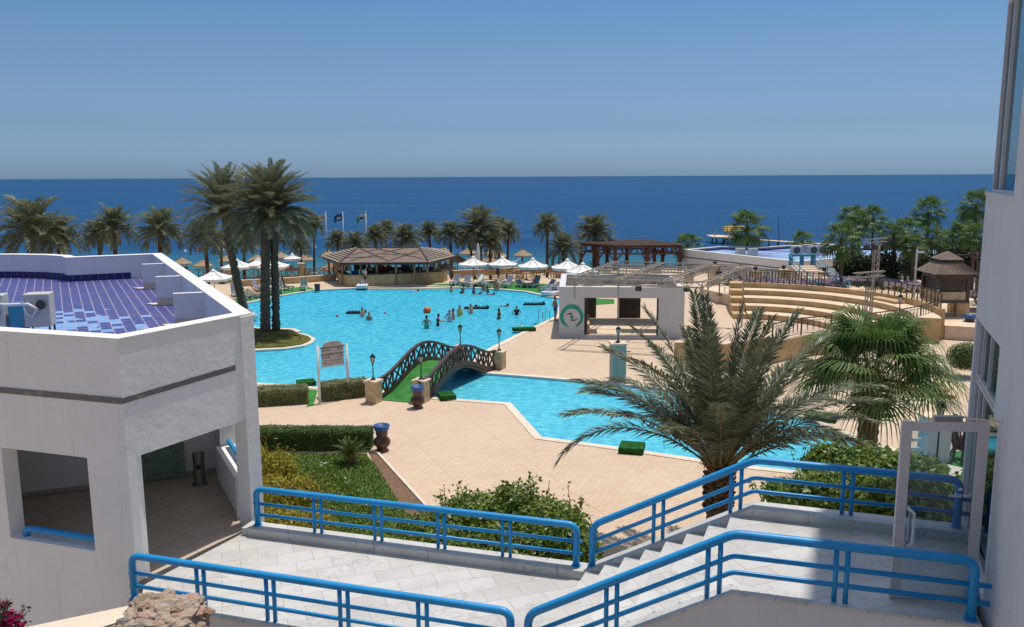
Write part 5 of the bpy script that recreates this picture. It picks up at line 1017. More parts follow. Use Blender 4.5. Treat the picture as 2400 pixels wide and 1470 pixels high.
# standing at the bar and the pool edge (positions read off the ground)
person('walk', P(858, 672), radians(70), 'man in dark trunks walking behind the white depth marker block', 'skinpale', wear='swimblack', s=1.03)
person('walk', P(903, 667), radians(40), 'small child standing by the bar counter', 'skinpale', hair='hairblond', wear='skinpale', kind='none', s=.58)
person('stand', P(917, 666), radians(200), 'person in a white shirt and dark shorts leaning at the bar counter', 'skindark', wear='swimwhite', kind='dressed', s=.92)
person('reach', P(937, 667), radians(150), 'slim person in swimwear ordering at the bar counter', 'skin', wear='skin', kind='bikini', s=1.0)
person('hips', P(1301, 751), radians(60), 'person in blue trunks standing at the pool edge beside the ladder and white stage', 'skin', wear='swimblue', s=1.04)
person('sit', P(1162, 680) + V(0, .3, .05), radians(20), 'person with dark hair sitting on the pool edge by the loungers', 'skin', wear='swimblack', s=1.05)
SW = [ # pose, px, py, z, rot, skin, hair, wear, kind, label
 ('hips', 1000, 770, -.88, 200, 'skin', 'hair', 'teal', 'bikini', 'swimmer with sunglasses standing waist deep, nearest of the pool group'),
 ('reach', 1026, 764, -.92, 110, 'skin', 'hair', 'swimblack', 'bikini', 'swimmer with a hair bun waist deep, right of the nearest one'),
 ('hips', 1054, 754, -.90, 20, 'skin', 'hairblond', 'swimwhite', 'bikini', 'blond swimmer standing waist deep with hands on hips'),
 ('stand', 1063, 748, -1.0, 100, 'skin', 'hair', 'swimred', 'onepiece', 'swimmer in red just behind the blond swimmer'),
 ('stand', 1078, 741, -1.0, 30, 'skin', 'hair', 'swimyellow', 'bikini', 'swimmer in a bright yellow top standing in the pool'),
 ('hips', 1104, 735, -1.05, 60, 'skinpale', 'hair', 'swimblack', 'trunks', 'pale chested swimmer standing in front of the dark air mattress'),
 ('stand', 1169, 748, -1.0, 240, 'skin', 'hair', 'swimblack', 'bikini', 'long-haired swimmer standing alone in the right half of the pool'),
 ('hips', 1211, 738, -1.1, 10, 'skin', 'swimgreen', 'swimblack', 'onepiece', 'swimmer wearing a green cap'),
 ('stand', 850, 742, -1.12, 60, 'skinpale', 'hair', 'swimblack', 'trunks', 'shoulder-deep swimmer next to the floating dark mattress on the left'),
 ('stand', 865, 751, -1.2, 340, 'skin', 'hair', 'swimblack', 'trunks', 'shoulder-deep dark-haired swimmer left of the pool middle'),
 ('swim', 972, 683, -.16, 100, 'skin', 'hair', 'swimblack', 'trunks', 'lone swimmer near the far pool edge in front of the bar'),
 ('stand', 1058, 685, -1.25, 60, 'skin', 'hair', 'swimblack', 'trunks', 'leftmost head of the group by the far pool edge'),
 ('stand', 1087, 682, -1.15, 100, 'skin', 'hair', 'swimblack', 'trunks', 'swimmer touching the far pool edge, second of the group'),
 ('stand', 1083, 688, -1.3, 40, 'skindark', 'hair', 'swimblack', 'trunks', 'dark head low in the water before the second swimmer of the far group'),
 ('stand', 1110, 687, -1.22, 300, 'skindark', 'hair', 'swimblack', 'trunks', 'dark-haired swimmer in the middle of the far group'),
 ('swim', 1118, 690, -.14, 80, 'skindark', 'hair', 'swimblack', 'trunks', 'swimmer floating flat in front of the far group'),
 ('stand', 1134, 683, -1.15, 200, 'skin', 'hair', 'swimblack', 'trunks', 'swimmer beside the person sitting on the pool edge'),
 ('stand', 1143, 687, -1.22, 240, 'skindark', 'hair', 'swimblack', 'trunks', 'rightmost upright head of the far group'),
 ('swim', 1150, 691, -.14, 70, 'skindark', 'hair', 'swimblack', 'trunks', 'swimmer kicking away right of the far group'),
 ('swim', 1181, 718, -.14, 95, 'skindark', 'hair', 'swimblack', 'trunks', 'lone dark swimmer halfway to the right pool wall'),
 ('swim', 1107, 721, -.12, 95, 'skindark', 'hair', 'swimblack', 'trunks', 'person lying on the dark air mattress behind the pale swimmer')]
for ps, x, y, z, rt, sk_, hr, we, kd, lb_ in SW:
    p = P(x, y, -.1); person(ps, (p.x, p.y, z + .0), radians(rt), lb_, sk_, hr if hr != 'swimgreen' else 'hair', we, kd, group='swimmers in the pool', longh='long-haired' in lb_ or 'blond' in lb_, cap='swimgreen' if hr == 'swimgreen' else None)
def airmat(px, py, l_, label, n=6):
    p = P(px, py, -.05); t = thing('air_mattress', label, 'air mattress', p, 'dark inflatable mattresses'); mb = MB()
    for k in range(n): mb.tube([p + V(-l_ / 2 + l_ * k / (n - 1), -.35, .02), p + V(-l_ / 2 + l_ * k / (n - 1) + .1, .35, .02)], .11, 10)
    mb.box(p, (l_, .72, .12)); mb.build('mattress', M['black'], t); MB().tube([p + V(l_ / 2 + .1, -.3, .07), p + V(l_ / 2 + .1, .3, .07)], .14, 12).build('pillow', M['black'], t, smooth=True)
airmat(1115, 722, 1.7, 'long dark air mattress behind the pale chested swimmer'); airmat(833, 733, 1.2, 'dark air mattress left of the pool middle'); airmat(1250, 713, 1.5, 'lumpy dark air mattress near the right pool wall')
for (x, y, r_, m_, lb_) in ((1001, 728, .30, 'orange', 'large orange ball floating in the middle of the pool'), (790, 741, .09, 'red', 'small dark red float on the left of the pool'), (902, 734, .08, 'red', 'tiny red float left of the orange ball')):
    p = P(x, y, -.1 + r_ * .6); q = MB().ball(p, r_, 20, 12); q.tube([p + V(cos(a) * r_, 0, sin(a) * r_) * 1.0 for a in [pi * 2 * k / 24 for k in range(25)]], .008, 4); tag(q.build('ball', M[m_], smooth=True), lb_, 'ball')
# ================================================================== POOL FURNITURE
def mat_step(px, py, w_, d_, rz, label):
    p = P(px, py); t = thing('pool_step', label, 'step', p, 'green carpeted pool steps'); R3 = Matrix.Rotation(rz, 3, 'Z'); MB().box(p + V(0, 0, .14), (w_, d_, .22), rz).build('carpet_top', M['mat'], t, bevel=.03); MB().box(p + R3 @ V(0, d_ * .35, .09), (w_ * .95, d_ * .7, .12), rz).build('plastic_base', M['pvc'], t, bevel=.02)
mat_step(1047, 934, .75, .95, .3, 'green carpeted pool step beside the bridge foot'); mat_step(1481, 1057, .95, .95, -.25, 'green carpeted pool step on the near edge of the small pool'); mat_step(1925, 983, 1.3, .8, -.5, 'green carpeted pool step at the right end of the small pool'); mat_step(1228, 776, 1.6, .55, .15, 'long green carpeted pool step on the right bank of the big pool'); mat_step(718, 903, .9, .8, .4, 'green carpeted pool step between the two olive hedges')
p = P(1222, 774); tag(MB().lathe([(.1, 0), (.12, .03), (.05, .12), (.02, .38), (.01, .4)], p + V(0, .1, .26), 10).build('white_cone', M['pvc']), 'little white cone on the long green pool step', 'cone')
def ladder(px, py, rz, label):
    p = P(px, py); t = thing('pool_ladder', label, 'ladder', p, 'steel pool ladders'); R3 = Matrix.Rotation(rz, 3, 'Z')
    for s_ in (-1, 1):
        pts = [p + R3 @ V(s_ * .28, 1 * a, b) for a, b in ((-.55, 0), (-.5, .5), (-.35, .8), (-.1, .88), (.12, .75), (.22, .4), (.22, -.58))]; MB().tube(pts, .024, 8).build('handrail', M['steel'], t, smooth=True)
    for z in (-.15, -.4): MB().box(p + R3 @ V(0, .22, z), (.56, .08, .03), rz).build('rung', M['steel'], t)
ladder(1273, 752, radians(25), 'steel pool ladder at the right bank beside the white stage'); ladder(650, 694, radians(-150), 'steel pool ladder at the left bank below the loungers')
def depth_block(px, py, w_, rz, txt, label):
    p = P(px, py); t = thing('starting_block', label, 'block', p, 'white depth marker blocks'); R3 = Matrix.Rotation(rz, 3, 'Z'); MB().box(p + V(0, 0, .22), (w_, 1.5, .30), rz).build('slab', M['pvc'], t, bevel=.03); MB().box(p + R3 @ V(0, .55, .55), (w_ * .55, .08, .36), rz).build('marker_board', M['pvc'], t, bevel=.01)
    text_mesh(txt, .42, p + R3 @ V(0, .50, .56), M['ink'], t, xdir=R3 @ V(1, 0, 0), name='number', bold=.015)
depth_block(849, 676, 1.0, .05, '215', 'white block with black number 215 on the far pool edge'); depth_block(1292, 692, 1.3, -.6, '215', 'white depth block at the right pool corner beside the stage'); depth_block(588, 748, .8, .5, '', 'white block on the left bank behind the roof corner')
tag(MB().ball(P(1254, 762) + V(0, 0, .07), .09, 10, 6, (1.5, 1, .6)).ball(P(1254, 762) + V(.12, .03, .05), .06, 8, 5, (1.5, 1, .6)).build('flip_flops', M['urn'], smooth=True), 'brown flip-flops lying on the right pool edge', 'shoes')
# bridge
BL0, BL1, BR0, BR1 = V(-6.35, 38.9), V(-2.95, 46.75), V(-4.35, 38.25), V(-.95, 45.35)
br = thing('footbridge', 'arched brown wooden footbridge with green carpet joining the two pools', 'bridge', (-3.6, 42, 0))
def sb_(t): return sin(pi * min(1, max(0, t))) ** 2
def rpt(A_, B_, t, z): q = A_.lerp(B_, t); return V(q.x, q.y, z)
for A_, B_ in ((BL0, BL1), (BR0, BR1)):
    n = 40; tp = [rpt(A_, B_, i / n, 1.02 + .98 * sb_(i / n)) for i in range(n + 1)]; bt = [rpt(A_, B_, i / n, .12 + .98 * sb_(i / n)) for i in range(n + 1)]; q = MB(); q2 = MB()
    for a, b in zip(tp, tp[1:]): q.beam(a, b + (b - a) * .08, .17, .12)
    for a, b in zip(bt, bt[1:]): q2.beam(a, b + (b - a) * .08, .12, .24)
    q.build('handrail', M['woodbrown'], br); q2.build('side_beam', M['woodbrown'], br); q = MB(); m_ = 12
    for k in range(m_):
        t0, t1 = k / m_, (k + 1) / m_; i0, i1 = int(t0 * n), int(t1 * n) if t1 < 1 else n; q.beam(bt[i0], tp[i1], .07, .07); q.beam(tp[i0] + V(.02, 0, 0), bt[i1] + V(.02, 0, 0), .07, .07); q.beam(bt[i1], tp[i1], .06, .09)
    q.build('lattice', M['woodbrown'], br)
q = MB(); n = 32
for i in range(n + 1):
    t_ = i / n
    for A_, B_ in ((BL0, BL1), (BR0, BR1)): q.v.append(tuple(rpt(A_, B_, t_, .03 + .98 * sb_(t_))))
q.f = [(2 * i, 2 * i + 1, 2 * i + 3, 2 * i + 2) for i in range(n)]; q.c = [1] * n; q.build('carpet', M['carpet'], br)
q = MB()
for i in range(n):
    a, b, c, d = [Vector(q_) for q_ in (rpt(BL0, BL1, i / n, -.03 + .98 * sb_(i / n)), rpt(BR0, BR1, i / n, -.03 + .98 * sb_(i / n)), rpt(BR0, BR1, (i + 1) / n, -.03 + .98 * sb_((i + 1) / n)), rpt(BL0, BL1, (i + 1) / n, -.03 + .98 * sb_((i + 1) / n)))]; dz = V(0, 0, -.12)
    q.add([a, b, c, d, a + dz, b + dz, c + dz, d + dz], [(0, 1, 2, 3), (7, 6, 5, 4), (0, 4, 5, 1), (1, 5, 6, 2), (2, 6, 7, 3), (3, 7, 4, 0)])
q.build('deck', M['woodbrown'], br)
def lamp(p, label, h=1.25, s=1.0, grp='black lantern lamps'):
    p = Vector(p); t = thing('garden_lamp', label, 'lamp', p, grp); MB().lathe([(.11 * s, 0), (.11 * s, .03), (.05 * s, .10), (.025 * s, .16), (.02 * s, h * .55), (.035 * s, h * .57), (.02 * s, h * .6), (.02 * s, h - .38 * s), (.05 * s, h - .34 * s), (.03 * s, h - .31 * s)], p, 12).build('post', M['black'], t)
    MB().lathe([(.055 * s, h - .31 * s), (.105 * s, h - .08 * s)], p, 6).build('lantern_glass', M['lampglass'], t); q = MB()
    for k in range(6): a = k * pi / 3; q.beam(p + V(cos(a) * .058 * s, sin(a) * .058 * s, h - .31 * s), p + V(cos(a) * .11 * s, sin(a) * .11 * s, h - .08 * s), .012 * s)
    q.lathe([(.135 * s, h - .08 * s), (.12 * s, h - .06 * s), (.06 * s, h + .02 * s), (.02 * s, h + .04 * s), (.012 * s, h + .09 * s), (.001, h + .11 * s)], p, 6); q.build('lantern_cage', M['black'], t); return t
def pillar(p, w_, h, label, rz=.0, grp='stone pillars of the footbridge', capm='sandlight'):
    p = Vector(p); t = thing('stone_pillar', label, 'pillar', p, grp, 0); MB().box(p + V(0, 0, h / 2 - .04), (w_, w_, h - .08), rz).build('shaft', M['stone_pillar'], t, bevel=.015); MB().box(p + V(0, 0, h - .035), (w_ + .12, w_ + .12, .09), rz).build('cap', M[capm], t, bevel=.015)
    return t
for (x, y, h, lb_) in ((-6.55, 38.55, 1.08, 'near left'), (-4.30, 38.62, 1.08, 'near right'), (-2.95, 47.0, .98, 'far left'), (-.72, 45.5, 1.0, 'far right')):
    pillar((x, y, 0), .58, h, lb_ + ' stone pillar of the brown footbridge', -.4); lamp((x, y, h + .01), 'black lantern on the %s pillar of the footbridge' % lb_, 1.18, 1.15)
# urn bins
def urn(p, label, s=1.0):
    p = Vector(p); t = thing('urn_bin', label, 'urn', p, 'brown clay urn bins'); MB().lathe([(r_ * s, z * s) for r_, z in ((.26, 0), (.28, .03), (.22, .10), (.24, .16), (.36, .30), (.37, .42), (.30, .56), (.22, .62), (.25, .72), (.27, .92), (.30, 1.02))], p, 24).build('body', M['urn'], t, smooth=True)
    MB().lathe([(r_ * s, z * s) for r_, z in ((.275, .88), (.30, .95), (.335, 1.04), (.36, 1.10), (.34, 1.15), (.29, 1.14), (.26, 1.03), (.05, .98))], p, 22).build('liner', M['bluebag'], t, smooth=True)
urn(P(896, 1056), 'tall brown urn bin with blue liner at the lawn corner', .90); urn(P(979, 956), 'brown urn bin with blue liner in front of the near right bridge pillar', .90); urn(P(833, 668) + V(0, 0, 0), 'dark urn bin with blue liner at the left of the bar counter', 1.2); urn(P(1009, 660), 'dark urn bin with blue liner at the right of the bar counter', 1.2); urn(P(1167, 645), 'dark clay pot near the low wall behind the loungers', .7); urn(P(2270, 785), 'brown urn bin with blue liner below the booth stairs', 1.2)
# signboard
sg = thing('signboard', 'grey life guard signboard on two white posts behind the olive hedge', 'sign', (-8.5, 38.6, 0)); SA, SB = PD(744, 812, 38.4), PD(812, 806, 39.3)
for a in (SA, SB): q = MB().tube([V(a.x, a.y, 0), a], .065, 12); q.ball(a, .067, 10, 6, (1, 1, .5)); q.build('post', M['pvc'], sg, smooth=True)
sdir = (SB - SA); sdir.z = 0; sw_ = sdir.length; sdir.normalize(); sn = V(sdir.y, -sdir.x, 0); mid = (SA + SB) / 2; zt = mid.z
q = MB(); hw = sw_ / 2 - .17; prof = [(-hw, zt - .98), (hw, zt - .98), (hw, zt - .02), (hw - .1, zt - .02), (hw - .1, zt + .06)] + [(hw * .8 * cos(a), zt + .06 + .14 * sin(a)) for a in [pi * k / 10 for k in range(1, 10)]] + [(-hw + .1, zt + .06), (-hw + .1, zt - .02), (-hw, zt - .02)]
nn_ = len(prof); vs = [V(mid.x, mid.y, 0) + sdir * a + V(0, 0, b) + sn * o for o in (.02, -.02) for a, b in prof]; q.add(vs, [tuple(range(nn_)), tuple(range(2 * nn_ - 1, nn_ - 1, -1))] + [((i + 1) % nn_, i, i + nn_, (i + 1) % nn_ + nn_) for i in range(nn_)]); q.build('board', M['board'], sg)
q = MB(); 
for z in (zt - 1.06, zt - 1.0): q.beam(V(SA.x, SA.y, z), V(SB.x, SB.y, z), .02)
for z in (zt - .1, zt - .8): q.beam(V(SA.x, SA.y, z), V(SA.x, SA.y, z) + sdir * .18, .02); q.beam(V(SB.x, SB.y, z), V(SB.x, SB.y, z) - sdir * .18, .02)
q.build('brackets', M['pvc'], sg)
def st_(txt, dx, z, size): text_mesh(txt, size, V(mid.x, mid.y, z) + sdir * dx + sn * .025, M['ink'], sg, xdir=sdir, bold=.002)
st_('ASSISTENZA BAGNANTI', 0, zt - .10, .118); st_('dalle 9.00', -hw * .62, zt - .22, .10); st_('alle 18', hw * .66, zt - .22, .10); st_('LIFE GUARD ON DUTY', 0, zt - .42, .128); st_('from 9.00', -hw * .62, zt - .55, .10); st_('to 18', hw * .7, zt - .55, .10)
q = MB(); r = random.Random(6)
for row, z in enumerate((zt - .72, zt - .86)):
    x = -hw * .82
    while x < hw * .82:
        l_ = r.uniform(.03, .09); b = V(mid.x, mid.y, z) + sdir * x + sn * .024; q.tube([b, b + sdir * l_ * .5 + V(0, 0, r.choice([-.03, .0, .03])), b + sdir * l_ + V(0, 0, r.choice([0, .05, -.02]))], .008, 4)
        if r.random() < .5: q.box(b + sdir * l_ * .5 + V(0, 0, r.choice([-.05, .06])), (.015, .008, .015))
        x += l_ + r.choice([.005, .03])
q.build('script_lettering', M['ink'], sg); ek = MB(); c0 = V(mid.x, mid.y, zt + .08) + sn * .024; ek.tube([c0 + sdir * cos(a) * .05 + V(0, 0, sin(a) * .05) for a in [2 * pi * k / 16 for k in range(17)]], .008, 4); ek.build('emblem', M['goldink'], sg)
# ================================================================== LOUNGERS, PARASOLS
def make_lounger(label, cushion='cushion', recl=55, towel=None, frame='pvc'):
    t = thing('sun_lounger', label, 'sun lounger', (0, 0, 0), 'sun loungers around the big pool'); a = radians(recl); f = MB()
    for s_ in (-1, 1): f.beam((s_ * .30, -.95, .30), (s_ * .30, .45, .30), .05, .07); f.beam((s_ * .30, .35, .30), (s_ * .30, .35 + cos(a) * .75, .30 + sin(a) * .75), .05, .05)
    f.build('frame', M[frame], t)
    for y in (-.75, .25):
        q = MB()
        for s_ in (-1, 1): q.beam((s_ * .30, y, .30), (s_ * .30, y - .18, 0), .05, .07); q.beam((s_ * .30, y, .30), (s_ * .30, y + .22, 0), .05, .07)
        q.build('leg', M[frame], t)
    q = MB()
    for s_ in (-1, 1): q.tube([(s_ * .33, .30, .32), (s_ * .34, .15, .52), (s_ * .34, .45, .58), (s_ * .33, .42 + cos(a) * .3, .34 + sin(a) * .3)], .022, 6)
    q.build('armrest', M[frame], t); q = MB()
    for k in range(5): x = -.24 + .12 * k; q.box((x, -.28, .365), (.095, 1.32, .07)); q.beam((x, .37, .37), (x, .37 + cos(a) * .78, .37 + sin(a) * .78), .095, .07)
    c = q.build('cushion', M[cushion], t, bevel=.02); q = MB()
    for k in range(4): x = -.18 + .12 * k; q.box((x, -.28, .36), (.022, 1.30, .07)); q.beam((x, .37, .365), (x, .37 + cos(a) * .77, .365 + sin(a) * .77), .022, .068)
    q.build('white_stripes', M['pvc'], c)
    if towel: MB().box((0, -.2, .41), (.5, 1.0, .03)).beam((0, .36, .42), (0, .36 + cos(a) * .7, .42 + sin(a) * .7), .5, .03).build('towel', M[towel], t, bevel=.01)
    return t
LG = [(1067, 668, 165, 'cushion', 55, None, 'blue striped lounger furthest left of the row by the green carpet'), (1092, 670, 165, 'cushion', 52, None, 'second blue striped lounger from the left in the pool row'), (1122, 668, 165, 'cushion', 48, 'canvas', 'lounger with a white towel over its raised back'), (1112, 672, 140, 'cushion', 20, 'yellowtowel', 'lounger draped with a pale yellow towel'), (1138, 673, 200, 'cushiongreen', 12, None, 'low green lounger next to the person sitting on the pool edge'), (1170, 672, 160, 'cushion', 50, 'towel', 'lounger with a tan towel over its back'), (1190, 673, 160, 'cushion', 55, None, 'blue lounger with upright back right of the tan towel'), (1222, 673, 200, 'cushiongreen', 15, None, 'low dark green lounger in the middle of the right row'), (1252, 672, 150, 'cushion', 55, None, 'dark blue lounger under the third white parasol'), (1282, 681, 130, 'cushion', 50, None, 'lounger angled to the pool beside the white stage, furthest back'), (1293, 686, 130, 'cushion', 42, None, 'lounger angled to the pool, second beside the white stage'), (1302, 690, 130, 'cushion', 25, None, 'lounger angled to the pool, nearest to the stage wall'), (1395, 697, 110, 'cushiongreen', 20, None, 'lounger seen through the opening of the white stage'),
 (552, 694, 25, 'cushion', 60, None, 'blue striped lounger left of the leaning palm trunk'), (570, 702, 60, 'cushion', 25, None, 'flat white lounger at the leaning trunk foot'), (588, 698, 75, 'towel', 40, 'towel', 'tan lounger with orange towel between the tall trunks'), (606, 697, 75, 'cushion', 30, 'towel', 'lounger with a tan towel behind the straight palm trunk'), (612, 684, 75, 'cushion', 55, None, 'lounger with raised back in the rear, left of the straight trunk'), (655, 686, 15, 'cushiongreen', 60, None, 'green lounger right of the straight palm trunk'), (668, 680, 60, 'cushiongreen', 40, None, 'green lounger reclining behind the upright green one'), (712, 680, 8, 'cushiongreen', 62, None, 'single green lounger at the corner of the left carpet')]
for x, y, rz, cu, rc, tw_, lb_ in LG:
    t = make_lounger(lb_, cu, rc, tw_); p = P(x, y); t.location = (p.x, p.y, .015); t.rotation_euler.z = radians(rz - 180 if rz > 90 else rz)
person('sit', P(664, 682) + V(0, .2, .40), radians(-40), 'person sitting on the green lounger beside the straight palm trunk', 'skindark', wear='swimred', group='people on the loungers'); person('sit', P(643, 684) + V(0, .2, .40), radians(30), 'person sitting half hidden behind the straight palm trunk', 'skindark', wear='swimblack', group='people on the loungers'); person('lie', P(604, 695) + V(0, .0, .38), radians(75), 'person lying on the lounger with the tan towel', 'skin', wear='swimblack', group='people on the loungers')
def parasol(px, ptop, D, w_, label, seg=8, grp='white cloth parasols', square=False, h=2.45):
    c = PD(px, ptop, D); c.z = max(c.z, 2.2); t = thing('parasol', label, 'parasol', (c.x, D, 0), grp); MB().tube([(c.x, D, 0), (c.x, D, c.z)], .035, 8).build('pole', M['woodlight'], t, smooth=True)
    MB().lathe([(.28, 0), (.28, .06), (.06, .1)], (c.x, D, 0), 14).build('base', M['pvc'], t); n = 4 if square else seg; a0 = pi / 4 if square else pi / 8; q = MB(); R_ = w_ / 2 * (1.25 if square else 1); ev = c.z - w_ * .21; top = c + V(0, 0, .05)
    sub = 6
    for k in range(n):
        A_ = a0 + 2 * pi * k / n; B_ = a0 + 2 * pi * (k + 1) / n; ra = V(c.x + cos(A_) * R_, D + sin(A_) * R_, ev); rb_ = V(c.x + cos(B_) * R_, D + sin(B_) * R_, ev); rows = []
        for i in range(sub + 1):
            f_ = i / sub; sag = -.09 * sin(pi * f_) * w_ / 3
            rows.append([top.lerp(ra, f_).lerp(top.lerp(rb_, f_), u) + V(0, 0, sag - .05 * sin(pi * u) * f_ * w_ / 3) for u in (0, .25, .5, .75, 1)])
        rows.append([p + V(0, 0, -.20) * (1 + .35 * (i % 2)) + (p - c) * -.02 for i, p in enumerate(rows[-1])]); b0 = len(q.v)
        for rw in rows: q.v += [tuple(p) for p in rw]
        for i in range(len(rows) - 1):
            for j in range(4): q.f.append((b0 + i * 5 + j, b0 + (i + 1) * 5 + j, b0 + (i + 1) * 5 + j + 1, b0 + i * 5 + j + 1)); q.c.append(1)
    cn = q.build('canopy', M['canvas'], t); q = MB(); q.lathe([(.22, c.z - .02), (.10, c.z + .09), (.02, c.z + .16), (.02, c.z + .22)], (c.x, D, 0), 8); q.build('top_cap', M['canvas'], t); q = MB()
    for k in range(n): A_ = a0 + 2 * pi * k / n; q.beam(c, V(c.x + cos(A_) * R_ * .98, D + sin(A_) * R_ * .98, ev - .03), .025)
    q.build('ribs', M['woodlight'], t)
for x, y, D, w_, lb_ in ((1109, 603, 84, 3.1, 'first white parasol from the left behind the pool loungers'), (1178, 603, 84.5, 3.1, 'second white parasol, above the white trestle table and loungers'), (1249, 607, 81, 3.1, 'third white parasol, above the wooden tables'), (1330, 609, 79, 3.2, 'fourth white parasol, just left of the brown pergola'), (1366, 618, 75, 3.1, 'white parasol partly hidden by the stage roof truss')): parasol(x, y, D, w_, lb_)
for x, y, D, w_, lb_ in ((500, 634, 73, 3.0, 'low square white parasol left of the leaning palm trunk'), (556, 617, 86, 3.0, 'white parasol directly behind the leaning palm trunk'), (641, 616, 86, 3.0, 'square white parasol behind the straight palm trunk'), (606, 626, 87, 2.6, 'white parasol between the two tall trunks')): parasol(x, y, D, w_, lb_, square=True, grp='square white parasols by the rail fence')
parasol(686, 622, 92, 1.9, 'small cream parasol on the sand behind the rail fence', grp='white cloth parasols')
t = thing('closed_parasol', 'closed white parasol standing between two open ones', 'parasol', P(1121, 645)); p = P(1121, 645); MB().lathe([(.3, 0), (.3, .08), (.05, .12), (.05, 1.2), (.25, 1.25), (.22, 2.2), (.12, 3.2), (.02, 3.5)], p, 10).build('folded_canopy', M['canvas'], t)
def thatch(px, ptop, D, w_, label):
    c = PD(px, ptop, D); zg = ter(c.x, D); t = thing('thatch_umbrella', label, 'thatch umbrella', (c.x, D, zg), 'thatch umbrellas on the beach'); MB().tube([(c.x, D, zg - .2), (c.x, D, c.z - .1)], .06, 7).build('pole', M['woodlight'], t, smooth=True); q = MB(); r = random.Random(int(px)); R_ = w_ / 2; h = w_ * .30
    prof = [(R_ * 1.0, -h - .10), (R_ * 1.03, -h + .02), (R_ * .62, -h * .58), (R_ * .30, -h * .28), (R_ * .10, -.05), (.07, .16), (.03, .22)]; q.lathe([(a, b) for a, b in prof], c, 18)
    for k in range(90): a = r.uniform(0, 6.28); q.beam(c + V(cos(a) * R_ * .2, sin(a) * R_ * .2, -h * .15), c + V(cos(a) * R_ * 1.06, sin(a) * R_ * 1.06, -h - .05 + r.uniform(-.08, .04)), .05, .02)
    q.build('thatch', M['thatch'], t)
TH_ = [(426, 604, 104, 'leftmost thatch umbrella at the roof corner'), (475, 609, 104, 'second thatch umbrella from the left, beside a palm trunk'), (532, 598, 110, 'thatch umbrella behind the young stemless palm'), (602, 597, 110, 'thatch umbrella between the tall trunks, farther one'), (593, 611, 103, 'thatch umbrella between the tall trunks, nearer one'), (657, 590, 108, 'thatch umbrella with blue pole right of the straight trunk'), (673, 618, 98, 'low thatch umbrella behind the small cream parasol'), (715, 596, 110, 'thatch umbrella behind the low fruiting palm'), (769, 587, 108, 'thatch umbrella left behind the bar roof'), (773, 616, 96, 'thatch umbrella below the left eave of the bar'), (905, 618, 97, 'thatch umbrella seen through the bar, middle'), (1040, 580, 108, 'thatch umbrella behind the right slope of the bar roof'), (1098, 581, 108, 'thatch umbrella behind the first white parasol'), (1072, 598, 101, 'thatch umbrella low between bar and first parasol'), (1112, 597, 103, 'thatch umbrella just above the first white parasol'), (1150, 582, 112, 'thatch umbrella behind the palm clump, farthest'), (1170, 588, 108, 'thatch umbrella behind the right palm clump trunks'), (1147, 598, 102, 'thatch umbrella low between the first two parasols'), (1225, 585, 105, 'lone thatch umbrella by the water right of the palm clump'), (1045, 616, 94, 'thatch umbrella under the right eave of the bar')]
for x, y, D, lb_ in TH_: thatch(x, y, D, 2.35, lb_)
for i, (x, y) in enumerate(((650, 640), (735, 645), (760, 642), (1085, 628), (1200, 618), (700, 640), (780, 638))):
    p = P(x, y, -1.7); q = MB(); r = random.Random(i); q.box(p + V(0, 0, .3), (1.7, .6, .08)); q.beam(p + V(.6, 0, .3), p + V(1.2, 0, .75), .6, .06); q.beam(p + V(-.7, 0, .3), p + V(-.7, 0, 0), .08); q.beam(p + V(.6, 0, .3), p + V(.6, 0, 0), .08); tag(q.build('beach_lounger', M['pvc']), ['white beach lounger below the blue poled thatch umbrella', 'white beach lounger left of the bar, nearer', 'white beach lounger against the left bar eave', 'white beach lounger under the first parasol gap', 'white beach lounger near the lone thatch umbrella', 'white beach lounger beside the low fruiting palm', 'white beach lounger under the left bar umbrella'][i], 'beach lounger', 'white loungers on the sand')
person('stand', P(1223, 612, -1.9), 1.0, 'person in red under the lone thatch umbrella', 'skindark', wear='swimred', kind='dressed', group='people on the beach'); person('stand', P(648, 622, -2.0), 2.0, 'person in dark clothes under the blue poled thatch umbrella', 'skindark', wear='swimblack', kind='dressed', group='people on the beach'); person('sit', P(437, 640, -1.7) + V(0, 0, .2), .5, 'person sitting below the leftmost thatch umbrella', 'skindark', wear='swimblack', kind='dressed', group='people on the beach')
# ================================================================== BACK WALL, FENCE, BAR
def lowwall(pts, h, w_, label, mat='beige', name='low_wall', z0=-.1):
    t = thing(name, label, 'wall', (pts[0][0], pts[0][1], 0)); q = MB(); c = MB(); L_ = [V(p[0], p[1]) for p in pts]; O_ = off2(L_, w_)
    for i in range(len(L_) - 1): q.prism([L_[i], L_[i + 1], O_[i + 1], O_[i]], z0, h - .05)
    I2, O2 = off2(L_, -.03), off2(L_, w_ + .03)
    for i in range(len(L_) - 1): c.prism([I2[i], I2[i + 1], O2[i + 1], O2[i]], h - .05, h)
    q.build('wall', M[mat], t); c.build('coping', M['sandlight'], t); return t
wl_ = [P(560, 672), P(700, 664), P(788, 657)]; lowwall(wl_, .62, .35, 'tan low wall along the left poolside in front of the rail fence')
wr_ = [P(1062, 648), P(1200, 641), P(1345, 636)]; lowwall(wr_, .62, .35, 'tan low wall behind the tables and white parasols')
for (x, y, lb_) in ((537, 655, 'stone pillar of the rail fence left of the leaning trunk'), (707, 648, 'stone pillar of the rail fence midway to the bar'), (788, 645, 'stone pillar of the rail fence next to the bar')):
    p = P(x, y, 0) ; p.y += .0; pillar((p.x, p.y, -.3), .62, 1.75, lb_, 0, 'stone pillars of the rail fence')
